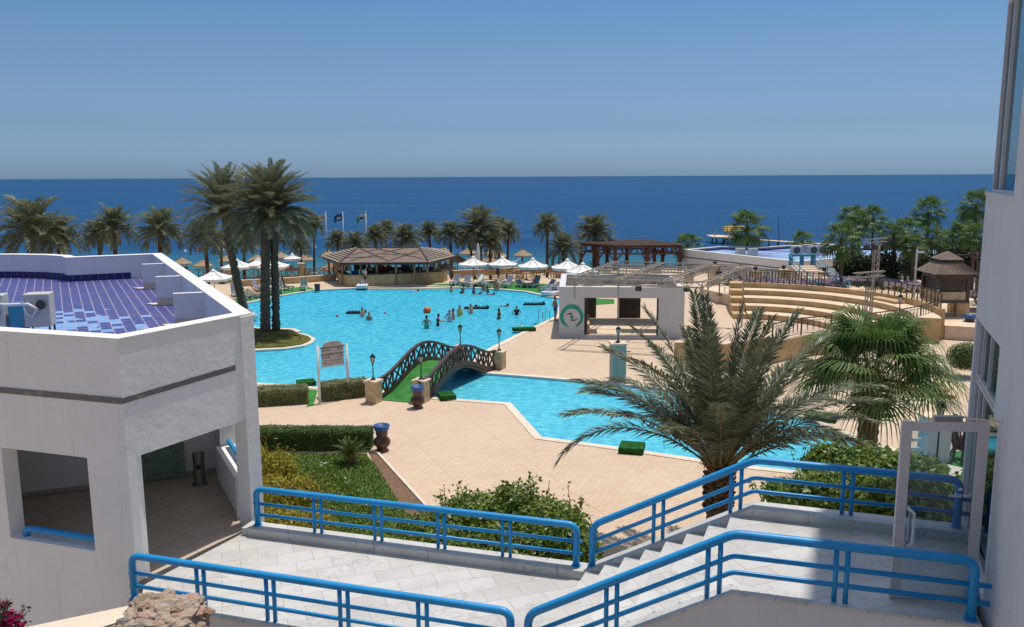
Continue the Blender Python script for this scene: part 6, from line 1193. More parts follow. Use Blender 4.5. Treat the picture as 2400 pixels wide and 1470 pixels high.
for (xa, xb, lb_) in ((400, 530, 'rustic rail fence above the beach at far left'), (545, 700, 'rustic rail fence behind the tall palm trunks'), (714, 782, 'rustic rail fence between the last two pillars before the bar')):
    a, b = P(xa, 655 + (537 - xa) * .02), P(xb, 650); t = thing('rail_fence', lb_, 'fence', a, 'rustic fences'); q = MB(); n = max(3, int((b - a).length / 1.3)); pr = MB()
    for k in range(n + 1): c = a.lerp(b, k / n); pr.beam(c, c + V(0, 0, 1.0), .08)
    for z in (.15, 1.0): q.beam(a + V(0, 0, z), b + V(0, 0, z), .09)
    for k in range(n): c, d = a.lerp(b, k / n), a.lerp(b, (k + 1) / n); q.beam(c + V(0, 0, .15), d + V(0, 0, 1), .06); q.beam(d + V(0, 0, .15), c + V(0, 0, 1), .06)
    q.build('rails', M['woodlight'], t); pr.build('posts', M['woodbrown'], t)
# bar pavilion
bar = thing('pool_bar', 'open-sided poolside bar with a brown hipped roof and curved stone counter', 'bar', P(925, 660))
EA, EB, EC, ED = PD(797, 619, 81.5), PD(1004, 611, 81.5), PD(1066, 606, 88), PD(757, 607, 88); ev = (EA.z + EB.z) / 2
EA.z = EB.z = EC.z = ED.z = ev; T0, T1 = PD(838, 584, 88.5), PD(982, 579, 88.5); rtz = (T0.z + T1.z) / 2; T0.z = T1.z = rtz; print('bar', ev, rtz)
EE, EF = V(EC.x - 1.5, 95, ev), V(ED.x + 1.5, 95, ev); T0.y = T1.y = 88.5; 
q = MB(); q.add([EA, EB, T1, T0], [(0, 1, 2, 3)]); q.add([EE, EF, T0, T1], [(0, 1, 2, 3)]); q.build('roof', M['roofbrown'], bar)
q = MB(); q.add([EB, EC, T1], [(0, 1, 2)]); q.add([EC, EE, T1], [(0, 1, 2)]); q.add([ED, EA, T0], [(0, 1, 2)]); q.add([EF, ED, T0], [(0, 1, 2)]); q.build('hip_slope', M['roofgrey'], bar)
q = MB()
for (a, b, c) in ((EB, EC, T1), (ED, EA, T0), (EC, EE, T1), (EF, ED, T0)):
    for k in range(1, 9): f = k / 9; q.beam(a.lerp(c, f) + V(0, 0, .07), b.lerp(c, f) + V(0, 0, .07), .16, .10)
q.build('shingle_battens', simple('pale_battens', (0.46, 0.38, 0.30), 0.9, 0.15, 3), bar); q = MB()
for a, b in ((EA, EB), (EB, EC), (EC, EE), (EE, EF), (EF, ED), (ED, EA)): q.beam(a - V(0, 0, .12), b - V(0, 0, .12), .12, .24)
q.build('fascia', M['woodbrown'], bar); q = MB(); r = random.Random(2)
def onroof(u, v_): return EA.lerp(EB, u).lerp(T0.lerp(T1, u), v_) + V(0, 0, .04)
for (u0, v0, u1, v1) in ((.05, .95, .55, .05), (.1, .1, .75, .95), (.3, .95, .95, .2), (.55, .05, .98, .8), (.02, .5, .4, .95), (.45, .5, .95, .55), (.0, .3, .5, .35)):
    p0, p1 = onroof(u0, v0), onroof(u1, v1); q.tube([p0.lerp(p1, k / 6) + V(0, 0, .03 * (k % 2)) for k in range(7)], .035, 4)
for a, b in ((EB, T1), (EA, T0), (T0, T1)): q.tube([a + V(0, 0, .1), b + V(0, 0, .1)], .05, 5)
q.build('light_cables', M['woodbrown'], bar)
ins = [EA.lerp(T0, .10), EA.lerp(EB, .22) + V(0, .7, 0), EA.lerp(EB, .40) + V(0, .7, 0), EA.lerp(EB, .62) + V(0, .7, 0), EA.lerp(EB, .83) + V(0, .7, 0), EB.lerp(T1, .12), EB.lerp(EC, .5) + V(-.4, .3, 0), EC + V(-.5, 0, 0), ED + V(.6, 0, 0), EF + V(.6, -.6, 0), EE + V(-.6, -.6, 0), EF.lerp(EE, .33) + V(0, -.5, 0), EF.lerp(EE, .66) + V(0, -.5, 0)]
for p in ins: MB().box((p.x, p.y, ev / 2), (.22, .22, ev)).build('post', M['woodlight'], bar)
ctr = [P(793, 662), P(800, 668), P(815, 672), P(845, 672), P(940, 668), P(1040, 662), P(1049, 658)]; L_ = [V(p.x, p.y) for p in ctr]; O_ = off2(L_, .5); q = MB(); q2 = MB(); Om = off2(L_, .68); Im = off2(L_, -.14)
for i in range(len(L_) - 1): q.prism([L_[i], L_[i + 1], O_[i + 1], O_[i]], -.05, 1.12); q2.prism([Im[i], Im[i + 1], Om[i + 1], Om[i]], 1.12, 1.19)
q.build('counter', M['beige'], bar); q2.build('counter_top', M['woodbrown'], bar)
q = MB(); q.box((EA.x + 4.8, 88.5, .55), (7.2, .5, 1.1)); q.box((EA.x + 4.8, 88.7, 1.5), (5.4, .3, .06)); q.box((EA.x + 4.8, 88.7, 1.85), (5.4, .3, .06)); q.build('back_counter', M['woodbrown'], bar)
c0 = P(815, 672)
for i, (px, m_, w_, h_, lb_) in enumerate(((802, 'red', .35, .95, 'red drinks dispenser at the left end of the bar'), (812, 'yellow', .3, .6, 'yellow juice dispenser on the left of the bar counter'), (818, 'pvc', .5, .45, 'white glass rack on the left of the bar counter'), (888, 'red', 1.0, .55, 'pile of red soft drink crates behind the bar, left'), (903, 'red', 1.1, .45, 'pile of red soft drink crates behind the bar, right'), (929, 'turq', .95, .75, 'turquoise screen hanging under the bar roof'), (967, 'turq', .5, .55, 'turquoise box on the right of the bar counter'), (995, 'pvc', .4, .4, 'white coffee machine at the right end of the bar'), (870, 'pvc', .35, .3, 'white cups stacked on the bar counter middle'), (846, 'acdark', 1.1, .5, 'dark coffee machine on the left half of the bar'), (955, 'acdark', .4, .8, 'dark bottle cabinet behind the bar'))):
    p = PD(px, 640, 84.5 if i not in (3, 4, 9) else 85.2); z = 1.2 if i != 5 else 1.95; q = MB(); r = random.Random(i)
    if m_ == 'red' and w_ > .9:
        for k in range(9): q.box((p.x + r.uniform(-.5, .5) * w_, p.y + r.uniform(-.2, .2), z + h_ * r.uniform(.1, .9)), (.38, .3, .22), r.uniform(-.3, .3))
    elif i == 5: q.box((p.x, p.y, z + h_ / 2), (w_, .12, h_)); q.beam((p.x, p.y, z + h_), (p.x, p.y, 3.0), .05)
    else: q.box((p.x, p.y, z + h_ / 2), (w_, .35, h_)); q.lathe([(w_ * .3, 0), (w_ * .36, h_ * .3), (w_ * .2, h_ * .45)], (p.x, p.y, z + h_), 10)
    tag(q.build(['drinks_dispenser', 'juice_dispenser', 'glass_rack', 'drink_crates', 'drink_crates', 'screen', 'storage_box', 'coffee_machine', 'cups', 'coffee_machine', 'bottle_cabinet'][i], M[m_], bevel=.01), lb_, ['dispenser', 'dispenser', 'rack', 'crates', 'crates', 'screen', 'box', 'machine', 'cups', 'machine', 'cabinet'][i])
for i, (px, D, pz, wr_c, lb_) in enumerate(((836, 87, 'stand', 'swimblue', 'barkeeper in blue behind the left of the bar'), (866, 86.5, 'stand', 'swimblack', 'barkeeper in black behind the middle of the bar'), (945, 86.5, 'stand', 'swimblue', 'barkeeper in grey blue under the turquoise screen'), (1018, 86, 'stand', 'swimyellow', 'person in a yellow top at the right end of the bar'), (984, 87, 'sit', 'swimwhite', 'person in a pale top seated behind the right of the bar'))):
    c = PD(px, 640, D); person(pz, (c.x, D, .3 if pz == 'stand' else .8), i * 1.3, lb_, 'skindark', wear=wr_c, kind='dressed', group='people in the bar')
for (px, lb_) in ((895, 'small white bollard at the bar counter, left'), (992, 'small white bollard at the bar counter, right')):
    p = P(px, 667 if px < 900 else 661); t = thing('bollard', lb_, 'bollard', p, 'white bollards at the bar'); MB().lathe([(.14, 0), (.12, .1), (.12, .85), (.09, .95)], p, 12).build('post', M['pvc'], t); MB().lathe([(.125, .55), (.125, .72)], p, 12).build('band', M['black'], t)
# tables and chairs
def chair_mb(): 
    fr_, st = MB(), MB()
    for sx in (-1, 1): fr_.beam((sx * .2, -.2, 0), (sx * .2, -.2, .45), .04); fr_.beam((sx * .2, .22, 0), (sx * .2, .2, .92), .04); fr_.beam((sx * .2, -.2, .65), (sx * .2, .2, .65), .04)
    for z in (.62, .75, .88): fr_.beam((-.2, .21, z), (.2, .21, z), .03, .05)
    return fr_, st.box((0, 0, .45), (.44, .44, .04))
wc = [None]
def wchair(loc, rz, label, grp):
    if wc[0] is None:
        t = thing('wooden_chair', label, 'chair', (0, 0, 0), grp); a, b = chair_mb(); a.build('frame', M['woodlight'], t); b.build('seat', M['woodlight'], t); wc[0] = t
    else: t = copy_tree(wc[0]); t['label'] = label
    t.location = loc; t.rotation_euler.z = rz
for i, (px, py, nm) in enumerate(((1212, 649, 'left of the third parasol'), (1234, 656, 'under the third parasol'), (1276, 645, 'behind the fourth parasol'), (1308, 651, 'under the fourth parasol'))):
    p = P(px, py); t = thing('wooden_table', 'wooden cafe table ' + nm, 'table', p, 'wooden cafe tables'); MB().lathe([(.45, .70), (.45, .74)], p, 16).build('tabletop', M['woodlight'], t); MB().lathe([(.28, 0), (.25, .04), (.05, .08), (.05, .70)], p, 10).build('pedestal', M['woodbrown'], t)
    for k in range(4): a = k * pi / 2 + .5; wchair((p.x + cos(a) * .85, p.y + sin(a) * .85, 0), a - pi / 2, ['right rear', 'left rear', 'left front', 'right front'][k] + ' wooden chair at the cafe table ' + nm, 'wooden chairs around the table ' + nm)
    for ch in [o for o in COL.objects if o.name.startswith('wooden_chair') and o.get('label', '').endswith(nm)]: ch['group'] = 'wooden chairs around the table ' + nm
for px, py, m_, lb_ in ((1092, 644, 'pvc', 'white trestle table behind the left loungers'), (1147, 643, 'woodbrown', 'dark trestle table right of the closed parasol')):
    p = P(px, py); t = thing('trestle_table', lb_, 'table', p, 'trestle tables'); MB().box(p + V(0, 0, 1.0), (1.5, .75, .06)).build('tabletop', M[m_], t)
    for sx in (-1, 1): q = MB(); q.beam(p + V(sx * .35 - .25, 0, 0), p + V(sx * .35 + .25, 0, 1), .06); q.beam(p + V(sx * .35 + .25, .03, 0), p + V(sx * .35 - .25, .03, 1), .06); q.build('leg', M[m_], t)
# flags
for i, (px, m_, lb_, tx) in enumerate(((763, 'flagwhite', 'white flag on the left flagpole above the bar', '//'), (803, 'flagblue', 'blue flag on the middle flagpole above the bar', '~'), (857, 'flagwhite', 'white and green flag on the right flagpole above the bar', 'VERA'), (700, 'flagwhite', 'small white flag half hidden behind a palm crown', ''))):
    D = 116; c = PD(px, 497 if i < 3 else 500, D); t = thing('flagpole', lb_, 'flag', (c.x, D, -1.8), 'flagpoles behind the bar'); MB().tube([(c.x, D, -2.2), c], [.09, .06], 8).ball(c, .1).build('pole', M['grass_pole'], t, smooth=True); q = MB(); W_ = 1.25; n = 10
    for k in range(n + 1): f = k / n; x = c.x - f * W_; y = D + .12 * sin(f * 8); dz = -.55 * f - .1 * sin(f * 6 + i); q.v += [(x, y, c.z - .15 + dz * .8), (x, y + .05, c.z - 1.0 + dz)]
    q.f = [(2 * k, 2 * k + 1, 2 * k + 3, 2 * k + 2) for k in range(n)]; q.c = [1] * n; f_ = q.build('flag', M[m_], t)
    if i == 2: q = MB(); q.add([V(c.x - .95, D - .04, c.z - .62), V(c.x - .95, D - .04, c.z - 1.45), V(c.x - 1.25, D - .04, c.z - 1.62), V(c.x - 1.25, D - .04, c.z - .85)], [(0, 1, 2, 3)]); q.build('green_band', M['flaggreen'], f_)
    if i < 3: q = MB(); q.ball((c.x - .55, D - .12, c.z - .85), .22, 8, 5, (1.3, .1, .8)); q.beam((c.x - .2, D - .1, c.z - .7), (c.x - 1.0, D - .1, c.z - 1.05), .02, .08); q.build('emblem', M['flagblue' if i != 1 else 'flagwhite'], f_)
# buoys, bathers far out
r = random.Random(12)
for i, (px, py) in enumerate(((434, 590), (462, 589), (524, 588), (579, 586), (738, 581), (852, 577), (983, 572), (1111, 576), (1119, 575), (270, 594))):
    p = P(px, py, -2.5); q = MB().ball(p, .28, 10, 6); q.lathe([(.06, .2), (.06, .42)], p, 6); tag(q.build('buoy', M['red' if i % 2 else 'pvc'], smooth=True), ['leftmost buoy off the beach beyond the roof corner', 'buoy right of the leftmost one beyond the roof corner', 'buoy just left of the leaning trunk', 'buoy beside the fruiting palm between the tall trunks', 'buoy left of the first flagpole', 'buoy at the foot of the right flagpole', 'buoy straight above the bar roof ridge', 'white buoy left of the largest palm clump trunks', 'red buoy touching the largest palm clump trunks', 'buoy between the palms above the blue roof'][i], 'buoy', 'buoys along the swimming line')
for i, (px, py) in enumerate(((908, 575), (915, 576), (926, 574), (933, 575), (942, 573), (955, 574), (962, 573))):
    p = P(px, py, -2.55); person('stand', (p.x, p.y, -3.55), i * 1.1, ['leftmost', 'second from left', 'third from left', 'middle', 'third from right', 'second from right', 'rightmost'][i] + ' bather standing in the sea behind the bar roof', 'skindark', wear=['swimwhite', 'swimblue', 'swimred'][i % 3], kind='dressed', group='bathers in the sea behind the bar')
# ================================================================== PERGOLA
pg = thing('pergola', 'dark reddish wooden pergola with a flat slatted roof overlooking the sea', 'pergola', P(1480, 635)); PA, PB, PC_, PDD, PE, PF = [P(x, y, 2.9) for x, y in ((1351, 568), (1440, 574), (1607, 573), (1560, 567), (1519, 562), (1420, 563))]
hz = 2.8; RP = [V(p.x, p.y) for p in (PA, PB, PC_, PDD, PE, PF)]
q = MB(); q.prism(RP, hz, hz + .10); q.build('roof', M['roofbrown'], pg); q = MB()
for k in range(40):
    y = 86 + k * .42; x0 = max(min(p.x for p in RP), -99); xs_ = []
    for i in range(6):
        a, b = RP[i], RP[(i + 1) % 6]
        if (a.y - y) * (b.y - y) < 0: xs_.append(a.x + (b.x - a.x) * (y - a.y) / (b.y - a.y))
    if len(xs_) == 2: q.beam((min(xs_), y, hz + .12), (max(xs_), y, hz + .12), .10, .05)
q.build('roof_slats', M['roofbrown'], pg); rin = offset(RP, -.35); rin2 = offset(RP, -.42); q = MB()
for i in range(6):
    a, b = rin[i], rin[(i + 1) % 6]; q.beam((a.x, a.y, hz - .15), (b.x, b.y, hz - .15), .16, .25); q.beam((a.x, a.y, hz - .95), (b.x, b.y, hz - .95), .14, .16); n = max(3, int((b - a).length / .75))
    for k in range(n + 1): c = a.lerp(b, k / n); q.beam((c.x, c.y, hz - .95), (c.x, c.y, hz - .15), .12)
q.build('lattice_band', M['woodred'], pg)
for i in range(6):
    a, b = rin[i], rin[(i + 1) % 6]
    for k in range(2 if i in (0, 1, 3, 4) else 1):
        c = a.lerp(b, k / 2); q = MB(); q.beam((c.x, c.y, -.1), (c.x, c.y, hz - .2), .38); q.beam((c.x, c.y, 0), (c.x, c.y, .45), .5)
        for s_ in (-1, 1): d = (b - a).normalized() * s_; q.beam((c.x, c.y, hz - 1.9), (c.x + d.x * .7, c.y + d.y * .7, hz - 1.0), .15)
        q.build('post', M['woodred'], pg)
q = MB().box((PB.x + .8, PB.y + .3, hz + .35), (.8, .12, .5), .3); q.build('floodlight', M['steel'], pg)
def ironfence(pts, h, label, mat='black', dense=.35, name='iron_railing', toprail=None, group='wrought iron railings'):
    pts = [Vector(p) for p in pts]; t = thing(name, label, 'railing', pts[0], group); q = MB(); q2 = MB()
    for a, b in zip(pts, pts[1:]):
        q2.beam(a + V(0, 0, h), b + V(0, 0, h), .07, .06); q.beam(a + V(0, 0, .1), b + V(0, 0, .1), .03); q.beam(a + V(0, 0, h - .15), b + V(0, 0, h - .15), .025); n = max(2, int((b - a).length / dense)); d = (b - a) / n
        for k in range(n):
            c = a + d * k; q.beam(c + V(0, 0, .1), c + V(0, 0, h), .022); m_ = c + d * .5; rr_ = min(d.length * .42, .2); dn = d.normalized(); q.tube([m_ + dn * cos(a2) * rr_ + V(0, 0, h * .5 + sin(a2) * h * .32) for a2 in [2 * pi * j / 10 for j in range(11)]], .012, 3, cap=False)
    for p in pts: q2.beam(p, p + V(0, 0, h + .05), .07)
    q.build('scrollwork', M[mat], t); q2.build('handrail', M[toprail or mat], t); return t
ironfence([(4.5, 89, .1), (9, 92, .1)], 1.15, 'iron railing left of the brown pergola'); ironfence([(8.5, 90, .1), (12, 87.5, .1), (17.5, 88, .1), (21, 89, .1)], 1.1, 'iron railing inside the brown pergola')
for (x, y, lb_) in ((5.0, 87.8, 'tan pillar with black ball left of the pergola'), (9.8, 86.5, 'tan pillar with black ball at the left pergola post'), (14.6, 84, 'tan pillar with black ball behind the stage truss, middle'), (17.6, 83, 'tan pillar with black ball at the right pergola post'), (19.8, 81.5, 'tan pillar with black ball in front of the far white wall'), (21.8, 79.5, 'tan pillar with black ball nearest the stage corner'), (25.2, 77.5, 'tan pillar with black ball left of the blue stairs'), (22.3, 76.5, 'tan pillar with black ball in front of another, by the flower bed'), (28.2, 75.5, 'tan pillar with black ball at the foot of the blue stairs')):
    h_ = 1.35 if x < 18 else 1.9; t = pillar((x, y, 0), .75, h_, lb_, .2, 'tan pillars with black balls'); MB().ball((x, y, h_ + .2), .2, 12, 8).build('ball', M['black'], t, smooth=True)
ironfence([(19.8, 81.5, .9), (25.2, 77.5, .9)], .9, 'iron railing in front of the far white wall')
# ================================================================== WHITE STAGE WITH TRUSS
stg = thing('white_stage', 'white portal-framed stage with a teal brush circle painted on its front', 'stage', (7, 57, 0)); a, b = V(3.1, 54.65), V(11.25, 54.0); dx_ = (b - a).normalized(); dy_ = V(-dx_.y, dx_.x) * 1.0; HS = 3.35
def stp(u, v_): return a + dx_ * u + dy_ * v_
def sbox(q, u0, u1, v0, v1, z0, z1): q.prism([stp(u0, v0), stp(u1, v0), stp(u1, v1), stp(u0, v1)], z0, z1)
Wd = 8.15; Dp = 7.6
def portal_frame(v0, lb, m1, wl=1.66, wr=1.66):
    q = MB(); sbox(q, 0, wl, v0, v0 + .5, 0, HS); sbox(q, Wd - wr, Wd, v0, v0 + .5, 0, HS); sbox(q, wl, Wd - wr, v0, v0 + .5, HS - .72, HS); q.build('portal_frame', M['portal'], stg); q = MB()
    sbox(q, wl, wl + .20, v0 + .15, v0 + .48, 0, HS - .73); sbox(q, Wd - wr - .08, Wd - wr, v0 + .15, v0 + .48, 0, HS - .73); q.build('dark_reveal', M['dark_reveal'], stg)
portal_frame(0, '', None); portal_frame(Dp - .5, '', None, 1.0, 1.0)
for u0 in (0, Wd - .4): 
    q = MB(); sbox(q, u0, u0 + .4, .5, Dp - .5, HS - .6, HS); sbox(q, u0, u0 + .4, 3.1, 4.2, 0, HS - .6); q.build('side_beam', M['portal'], stg)
q = MB(); sbox(q, 4.3, 5.9, Dp + .3, Dp + .45, 0, HS - .3); sbox(q, 1.7, 2.6, Dp + .2, Dp + .35, 0, HS - .4); q.build('dark_backdrop', M['dark_reveal'], stg)
q = MB(); sbox(q, 1.7, 2.05, .6, Dp - .6, 0, .42); q.build('side_bench', M['beige'], stg)
q = MB(); sbox(q, .1, Wd - .1, .52, Dp - .52, .004, .10); q.build('stage_floor', M['sandlight'], stg); q = MB(); sbox(q, -.06, Wd + .06, -.06, .0, 0, .16); q.build('plinth', M['portal'], stg)
q = MB(); sbox(q, .42, Wd - .42, 4.6, Dp - .52, HS - .34, HS - .30); sbox(q, .42, 3.0, 1.4, 3.2, HS - .34, HS - .30); sbox(q, 4.6, Wd - .42, 1.8, 3.4, HS - .34, HS - .30); q.build('dark_shade_cloth', M['dark_reveal'], stg)
# teal brush ring, a thin painted relief
c = stp(.84, -.012); q = MB(); r = random.Random(5); cz = 1.35
def ringstroke(q, r0, r1, a0, a1, n=48, jit=0.0):
    vs = []
    for k in range(n + 1):
        f = k / n; an = a0 + (a1 - a0) * f; tp_ = min(1, 6 * f + .25) * min(1, 3 * (1 - f) + .3); m_ = (r0 + r1) / 2; h_ = (r1 - r0) / 2 * tp_
        for rr_ in (m_ - h_, m_ + h_ * (1 + jit * r.uniform(-1, 1))): p = c + dx_ * cos(an) * rr_; vs.append(V(p.x, p.y, cz + sin(an) * rr_))
    q.add(vs, [(2 * k, 2 * k + 2, 2 * k + 3, 2 * k + 1) for k in range(n)])
ringstroke(q, .55, .78, radians(-108), radians(-425), n=70, jit=.2); ringstroke(q, .79, .82, radians(40), radians(140)); ringstroke(q, .84, .86, radians(60), radians(118)); ringstroke(q, .60, .66, radians(-60), radians(-30)); ringstroke(q, .70, .73, radians(-72), radians(-20)); rg = q.build('painted_ring', M['teal'], stg)
q = MB(); p = c; q.tube([V(p.x, p.y, cz), V(p.x, p.y - .012, cz)], .11, 14); q.build('painted_dot', M['teal'], rg); q = MB()
for k in range(5):
    for sg in (-1, 1): p = c + dx_ * sg * (-.40 + .10 * k); zz = cz + sg * (.10 + .12 * sin((k + .3) / 5 * pi * .75)); q.tube([V(p.x, p.y, zz), V(p.x, p.y - .012, zz)], .022 + .012 * k * (1 if k < 4 else .6), 10)
q.build('painted_dots', M['ink'], rg)
q = MB(); c = V(*stp(Wd, .9), 0).xy
for k in range(28): a1 = radians(100 + k * 10); a2 = radians(110 + k * 10); pts_ = [(cos(x) * rr_ * .6, sin(x) * rr_) for x in (a1, a2) for rr_ in (.50, .70)]; q.add([V(*(stp(Wd + .008, 1.2 + u)), cz + z_) for u, z_ in pts_], [(0, 1, 3, 2)])
q.build('painted_ring', M['teal'], stg)
# lighting truss
tr = thing('lighting_truss', 'aluminium lighting truss grid resting over the white stage roof', 'truss', (8, 57, HS)); TZ = 4.15
TA, TB, TC, TD = [P(x, y, TZ) for x, y in ((1338, 658), (1650, 668), (1752, 628), (1446, 618))]
def truss(q, a, b, w_=.34):
    a, b = Vector(a), Vector(b); d = (b - a).normalized(); s = d.cross(V(0, 0, 1)).normalized() * w_ / 2; u = V(0, 0, w_ / 2)
    for x in (s + u, s - u, -s + u, -s - u): q.beam(a + x, b + x, .055)
    n = max(2, int((b - a).length / .5))
    for k in range(n):
        p0, p1 = a.lerp(b, k / n), a.lerp(b, (k + 1) / n)
        for x, y in ((s + u, s - u), (-s + u, -s - u), (s + u, -s + u)): q.beam(p0 + (x if k % 2 else y), p1 + (y if k % 2 else x), .03)
for a_, b_ in ((TA, TB), (TB, TC), (TC, TD), (TD, TA), (TA.lerp(TB, .36), TD.lerp(TC, .36)), (TA.lerp(TB, .72), TD.lerp(TC, .72))): q = MB(); truss(q, a_, b_); q.build('truss_beam', M['truss'], tr)
for k in range(1, 6): q = MB(); q.beam(TA.lerp(TD, k / 6) + V(0, 0, .1), TB.lerp(TC, k / 6).lerp(TA.lerp(TD, k / 6), .28) + V(0, 0, .1), .09); q.build('cross_tube', M['truss'], tr)
for (u, v_) in ((.02, .02), (.98, .02), (.02, .98), (.98, .98), (.36, .02), (.72, .98)): p = TA.lerp(TB, u).lerp(TD.lerp(TC, u), v_); MB().beam(V(p.x, p.y, 3.0 if v_ < .5 else .0), V(p.x, p.y, TZ), .09).build('leg', M['truss'], tr)
for k, (u, v_) in enumerate(((.5, .05), (.84, .1), (.6, .97), (.93, .98), (.8, .97))): p = TA.lerp(TB, u).lerp(TD.lerp(TC, u), v_); q = MB(); q.box(p + V(0, 0, -.42), (.28, .3, .3), .4); q.beam(p, p + V(0, 0, -.3), .05); q.build('spotlight', M['acdark'], tr)
# lamps in the plaza
t = pillar((5.45, 42.4, 0), .72, 2.05, 'teal tiled square pillar carrying a lantern beside the big date palm', .1, None); [c_ for c_ in t.children if c_.name.startswith('shaft')][0].data.materials[0] = tiles('teal_tiles', (.20, .26, .22), (.30, .36, .31), (.34, .38, .33), .2, .2, .01, off=0); lamp((5.45, 42.4, 2.06), 'black lantern on the teal tiled pillar', .78, 1.15)
# ================================================================== AMPHITHEATRE
AC_ = V(16.5, 56.0); am = thing('amphitheatre', 'curved tan stone amphitheatre with four seating tiers', 'amphitheatre', (16.5, 56, 0))
def arcband(q, r0, r1, a0, a1, z0, z1, n=48):
    for k in range(n):
        x0, x1 = radians(a0 + (a1 - a0) * k / n), radians(a0 + (a1 - a0) * (k + 1) / n); pt = lambda rr_, an: V(AC_.x + cos(an) * rr_, AC_.y + sin(an) * rr_)
        p = [pt(r0, x0), pt(r1, x0), pt(r1, x1), pt(r0, x1)]; b0 = len(q.v); q.v += [(v_.x, v_.y, z) for z in (z0, z1) for v_ in p]; fs = [(4, 5, 6, 7), (0, 4, 7, 3), (1, 2, 6, 5)]
        if k == 0: fs.append((0, 1, 5, 4))
        if k == n - 1: fs.append((3, 7, 6, 2))
        q.f += [tuple(b0 + i for i in f) for f in fs]; q.c += [1] * len(fs)
ST_, EN_ = -22, 80
q = MB(); arcband(q, 11.2, 11.65, -14, EN_, 0, 1.98); q.build('back_wall', M['beige'], am)
for r0, r1, z in ((9.74, 11.2, 1.6), (8.22, 9.74, 1.2), (6.86, 8.22, .8), (5.37, 6.86, .4)):
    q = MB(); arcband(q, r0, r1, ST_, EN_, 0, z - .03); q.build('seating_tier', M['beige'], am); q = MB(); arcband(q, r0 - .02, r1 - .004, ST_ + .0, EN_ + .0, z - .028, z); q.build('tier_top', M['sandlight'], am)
q = MB(); arcband(q, 10.3, 11.19, 10, 24, 1.601, 1.78, 10); q.build('stone_block', M['beige'], am)
q = MB()
for k in range(5): x0 = radians(80); z = .35 * (5 - k); pt = AC_ + V(cos(radians(84.5 - k * .8)) * (6.1 + 1.4 * k), sin(radians(84.5 - k * .8)) * (6.1 + 1.4 * k)); q.box((pt.x - .1, pt.y, .18 + .2 * k), (.95, 1.38, .36 + .4 * k), radians(-8))
q.build('side_steps', M['beige'], am)
# terrace behind the amphitheatre, flower beds
tp2 = [AC_ + V(cos(radians(a)), sin(radians(a))) * 11.7 for a in range(-14, 85, 7)] + [V(16.2, 72), V(24, 76.5), V(31, 70), V(46, 70), V(46, 50), V(30.6, 52)]
sm_ = MB(); sm_.prism([p for p in tp2], -.05, 0.9); struct('upper_terrace', sm_, M['sandlight'])
def wallarc(r0, a0, a1, z, n=14): return [V(AC_.x + cos(radians(a0 + (a1 - a0) * k / n)) * r0, AC_.y + sin(radians(a0 + (a1 - a0) * k / n)) * r0, z) for k in range(n + 1)]
ironfence(wallarc(11.45, 79, 48, 1.98), 1.0, 'dark iron railing above the amphitheatre in front of the flowers', 'black', .8, toprail='woodbrown'); ironfence(wallarc(11.45, 30, -12, 1.98), .95, 'light scroll railing above the right side of the amphitheatre', 'stone_pillar', .45, toprail='woodbrown')
def flowers(label, pts, n, col, seed, h=.5, z=.9):
    r = random.Random(seed); g_, f2 = MB(), MB()
    for k in range(n):
        i = r.randrange(len(pts) - 1); c = Vector(pts[i]).lerp(Vector(pts[i + 1]), r.random()); w_ = 1.2; p = c + V(r.uniform(-w_, w_), r.uniform(-w_, w_), 0); hh = h * (.5 + .6 * abs(noise.noise(p * .6))); leafblob(g_, (p.x, p.y, z + hh * r.random()), (.05, .05, .05), 1, .28, r)
        if r.random() < col: leafblob(f2, (p.x, p.y, z + hh * 1.05), (.08, .08, .04), 2, .17, r, aspect=1.0)
    tag(g_.build('flower_bed', M['bushleaf']), label, 'flower bed', kind='stuff'); tag(f2.build('blossoms', M['petal']), 'pale blossoms of the ' + label, 'blossoms', kind='stuff')
flowers('flower bed behind the left amphitheatre railing', [P(1745, 662, 1.3), P(1850, 662, 1.3), P(1950, 668, 1.3)], 5600, .45, 3, .8); flowers('purple and white flower bed left of the booth', [P(1965, 655, 1.2), P(2060, 662, 1.2), P(2150, 676, 1.2)], 4600, .7, 4, .7); flowers('flowers behind the booth stairs', [(37, 63, 0), (40, 62, 0)], 1500, .9, 5, .8)
q = MB().box((*P(1942, 690, 1.4).xy, 1.2), (1.4, .5, .55), -.3); tag(q.build('cool_box', M['red'], bevel=.03), 'red box behind the amphitheatre railing', 'box'); 
ow = [P(1812, 802, 1.25), P(1880, 787, 1.25), P(1950, 780, 1.25), P(2030, 776, 1.25), P(2110, 765, 1.25), P(2160, 754, 1.25), P(2197, 742, 1.25)]; lowwall([(p.x, p.y) for p in ow[:]][::1], 1.25, .4, 'rough tan outer wall in front of the amphitheatre', 'beige')
lowwall([(8.9, 45.2), (11.5, 44.6), (14.7, 46.6)], 1.5, .4, 'smooth tan outer wall left of the amphitheatre behind the big date palm', 'beige')
ironfence([V(p.x, p.y + .2, 1.25) for p in ow[3:]], 1.0, 'green iron railing curving on the outer wall below the booth', 'greeniron', .4, toprail='woodbrown'); ironfence([V(p.x, p.y + .2, 1.25) for p in ow[:3]], 1.0, 'dark scroll railing on the outer wall above the fan palm', 'black', .4, toprail='woodbrown')
for (p, lb_) in ((ow[4], 'green lantern standing on the outer wall railing'), (ow[6], 'green lantern on the outer wall end next to the booth')): lamp((p.x, p.y + .25, 1.25), lb_, 1.9, 1.5, 'lanterns on the outer wall')
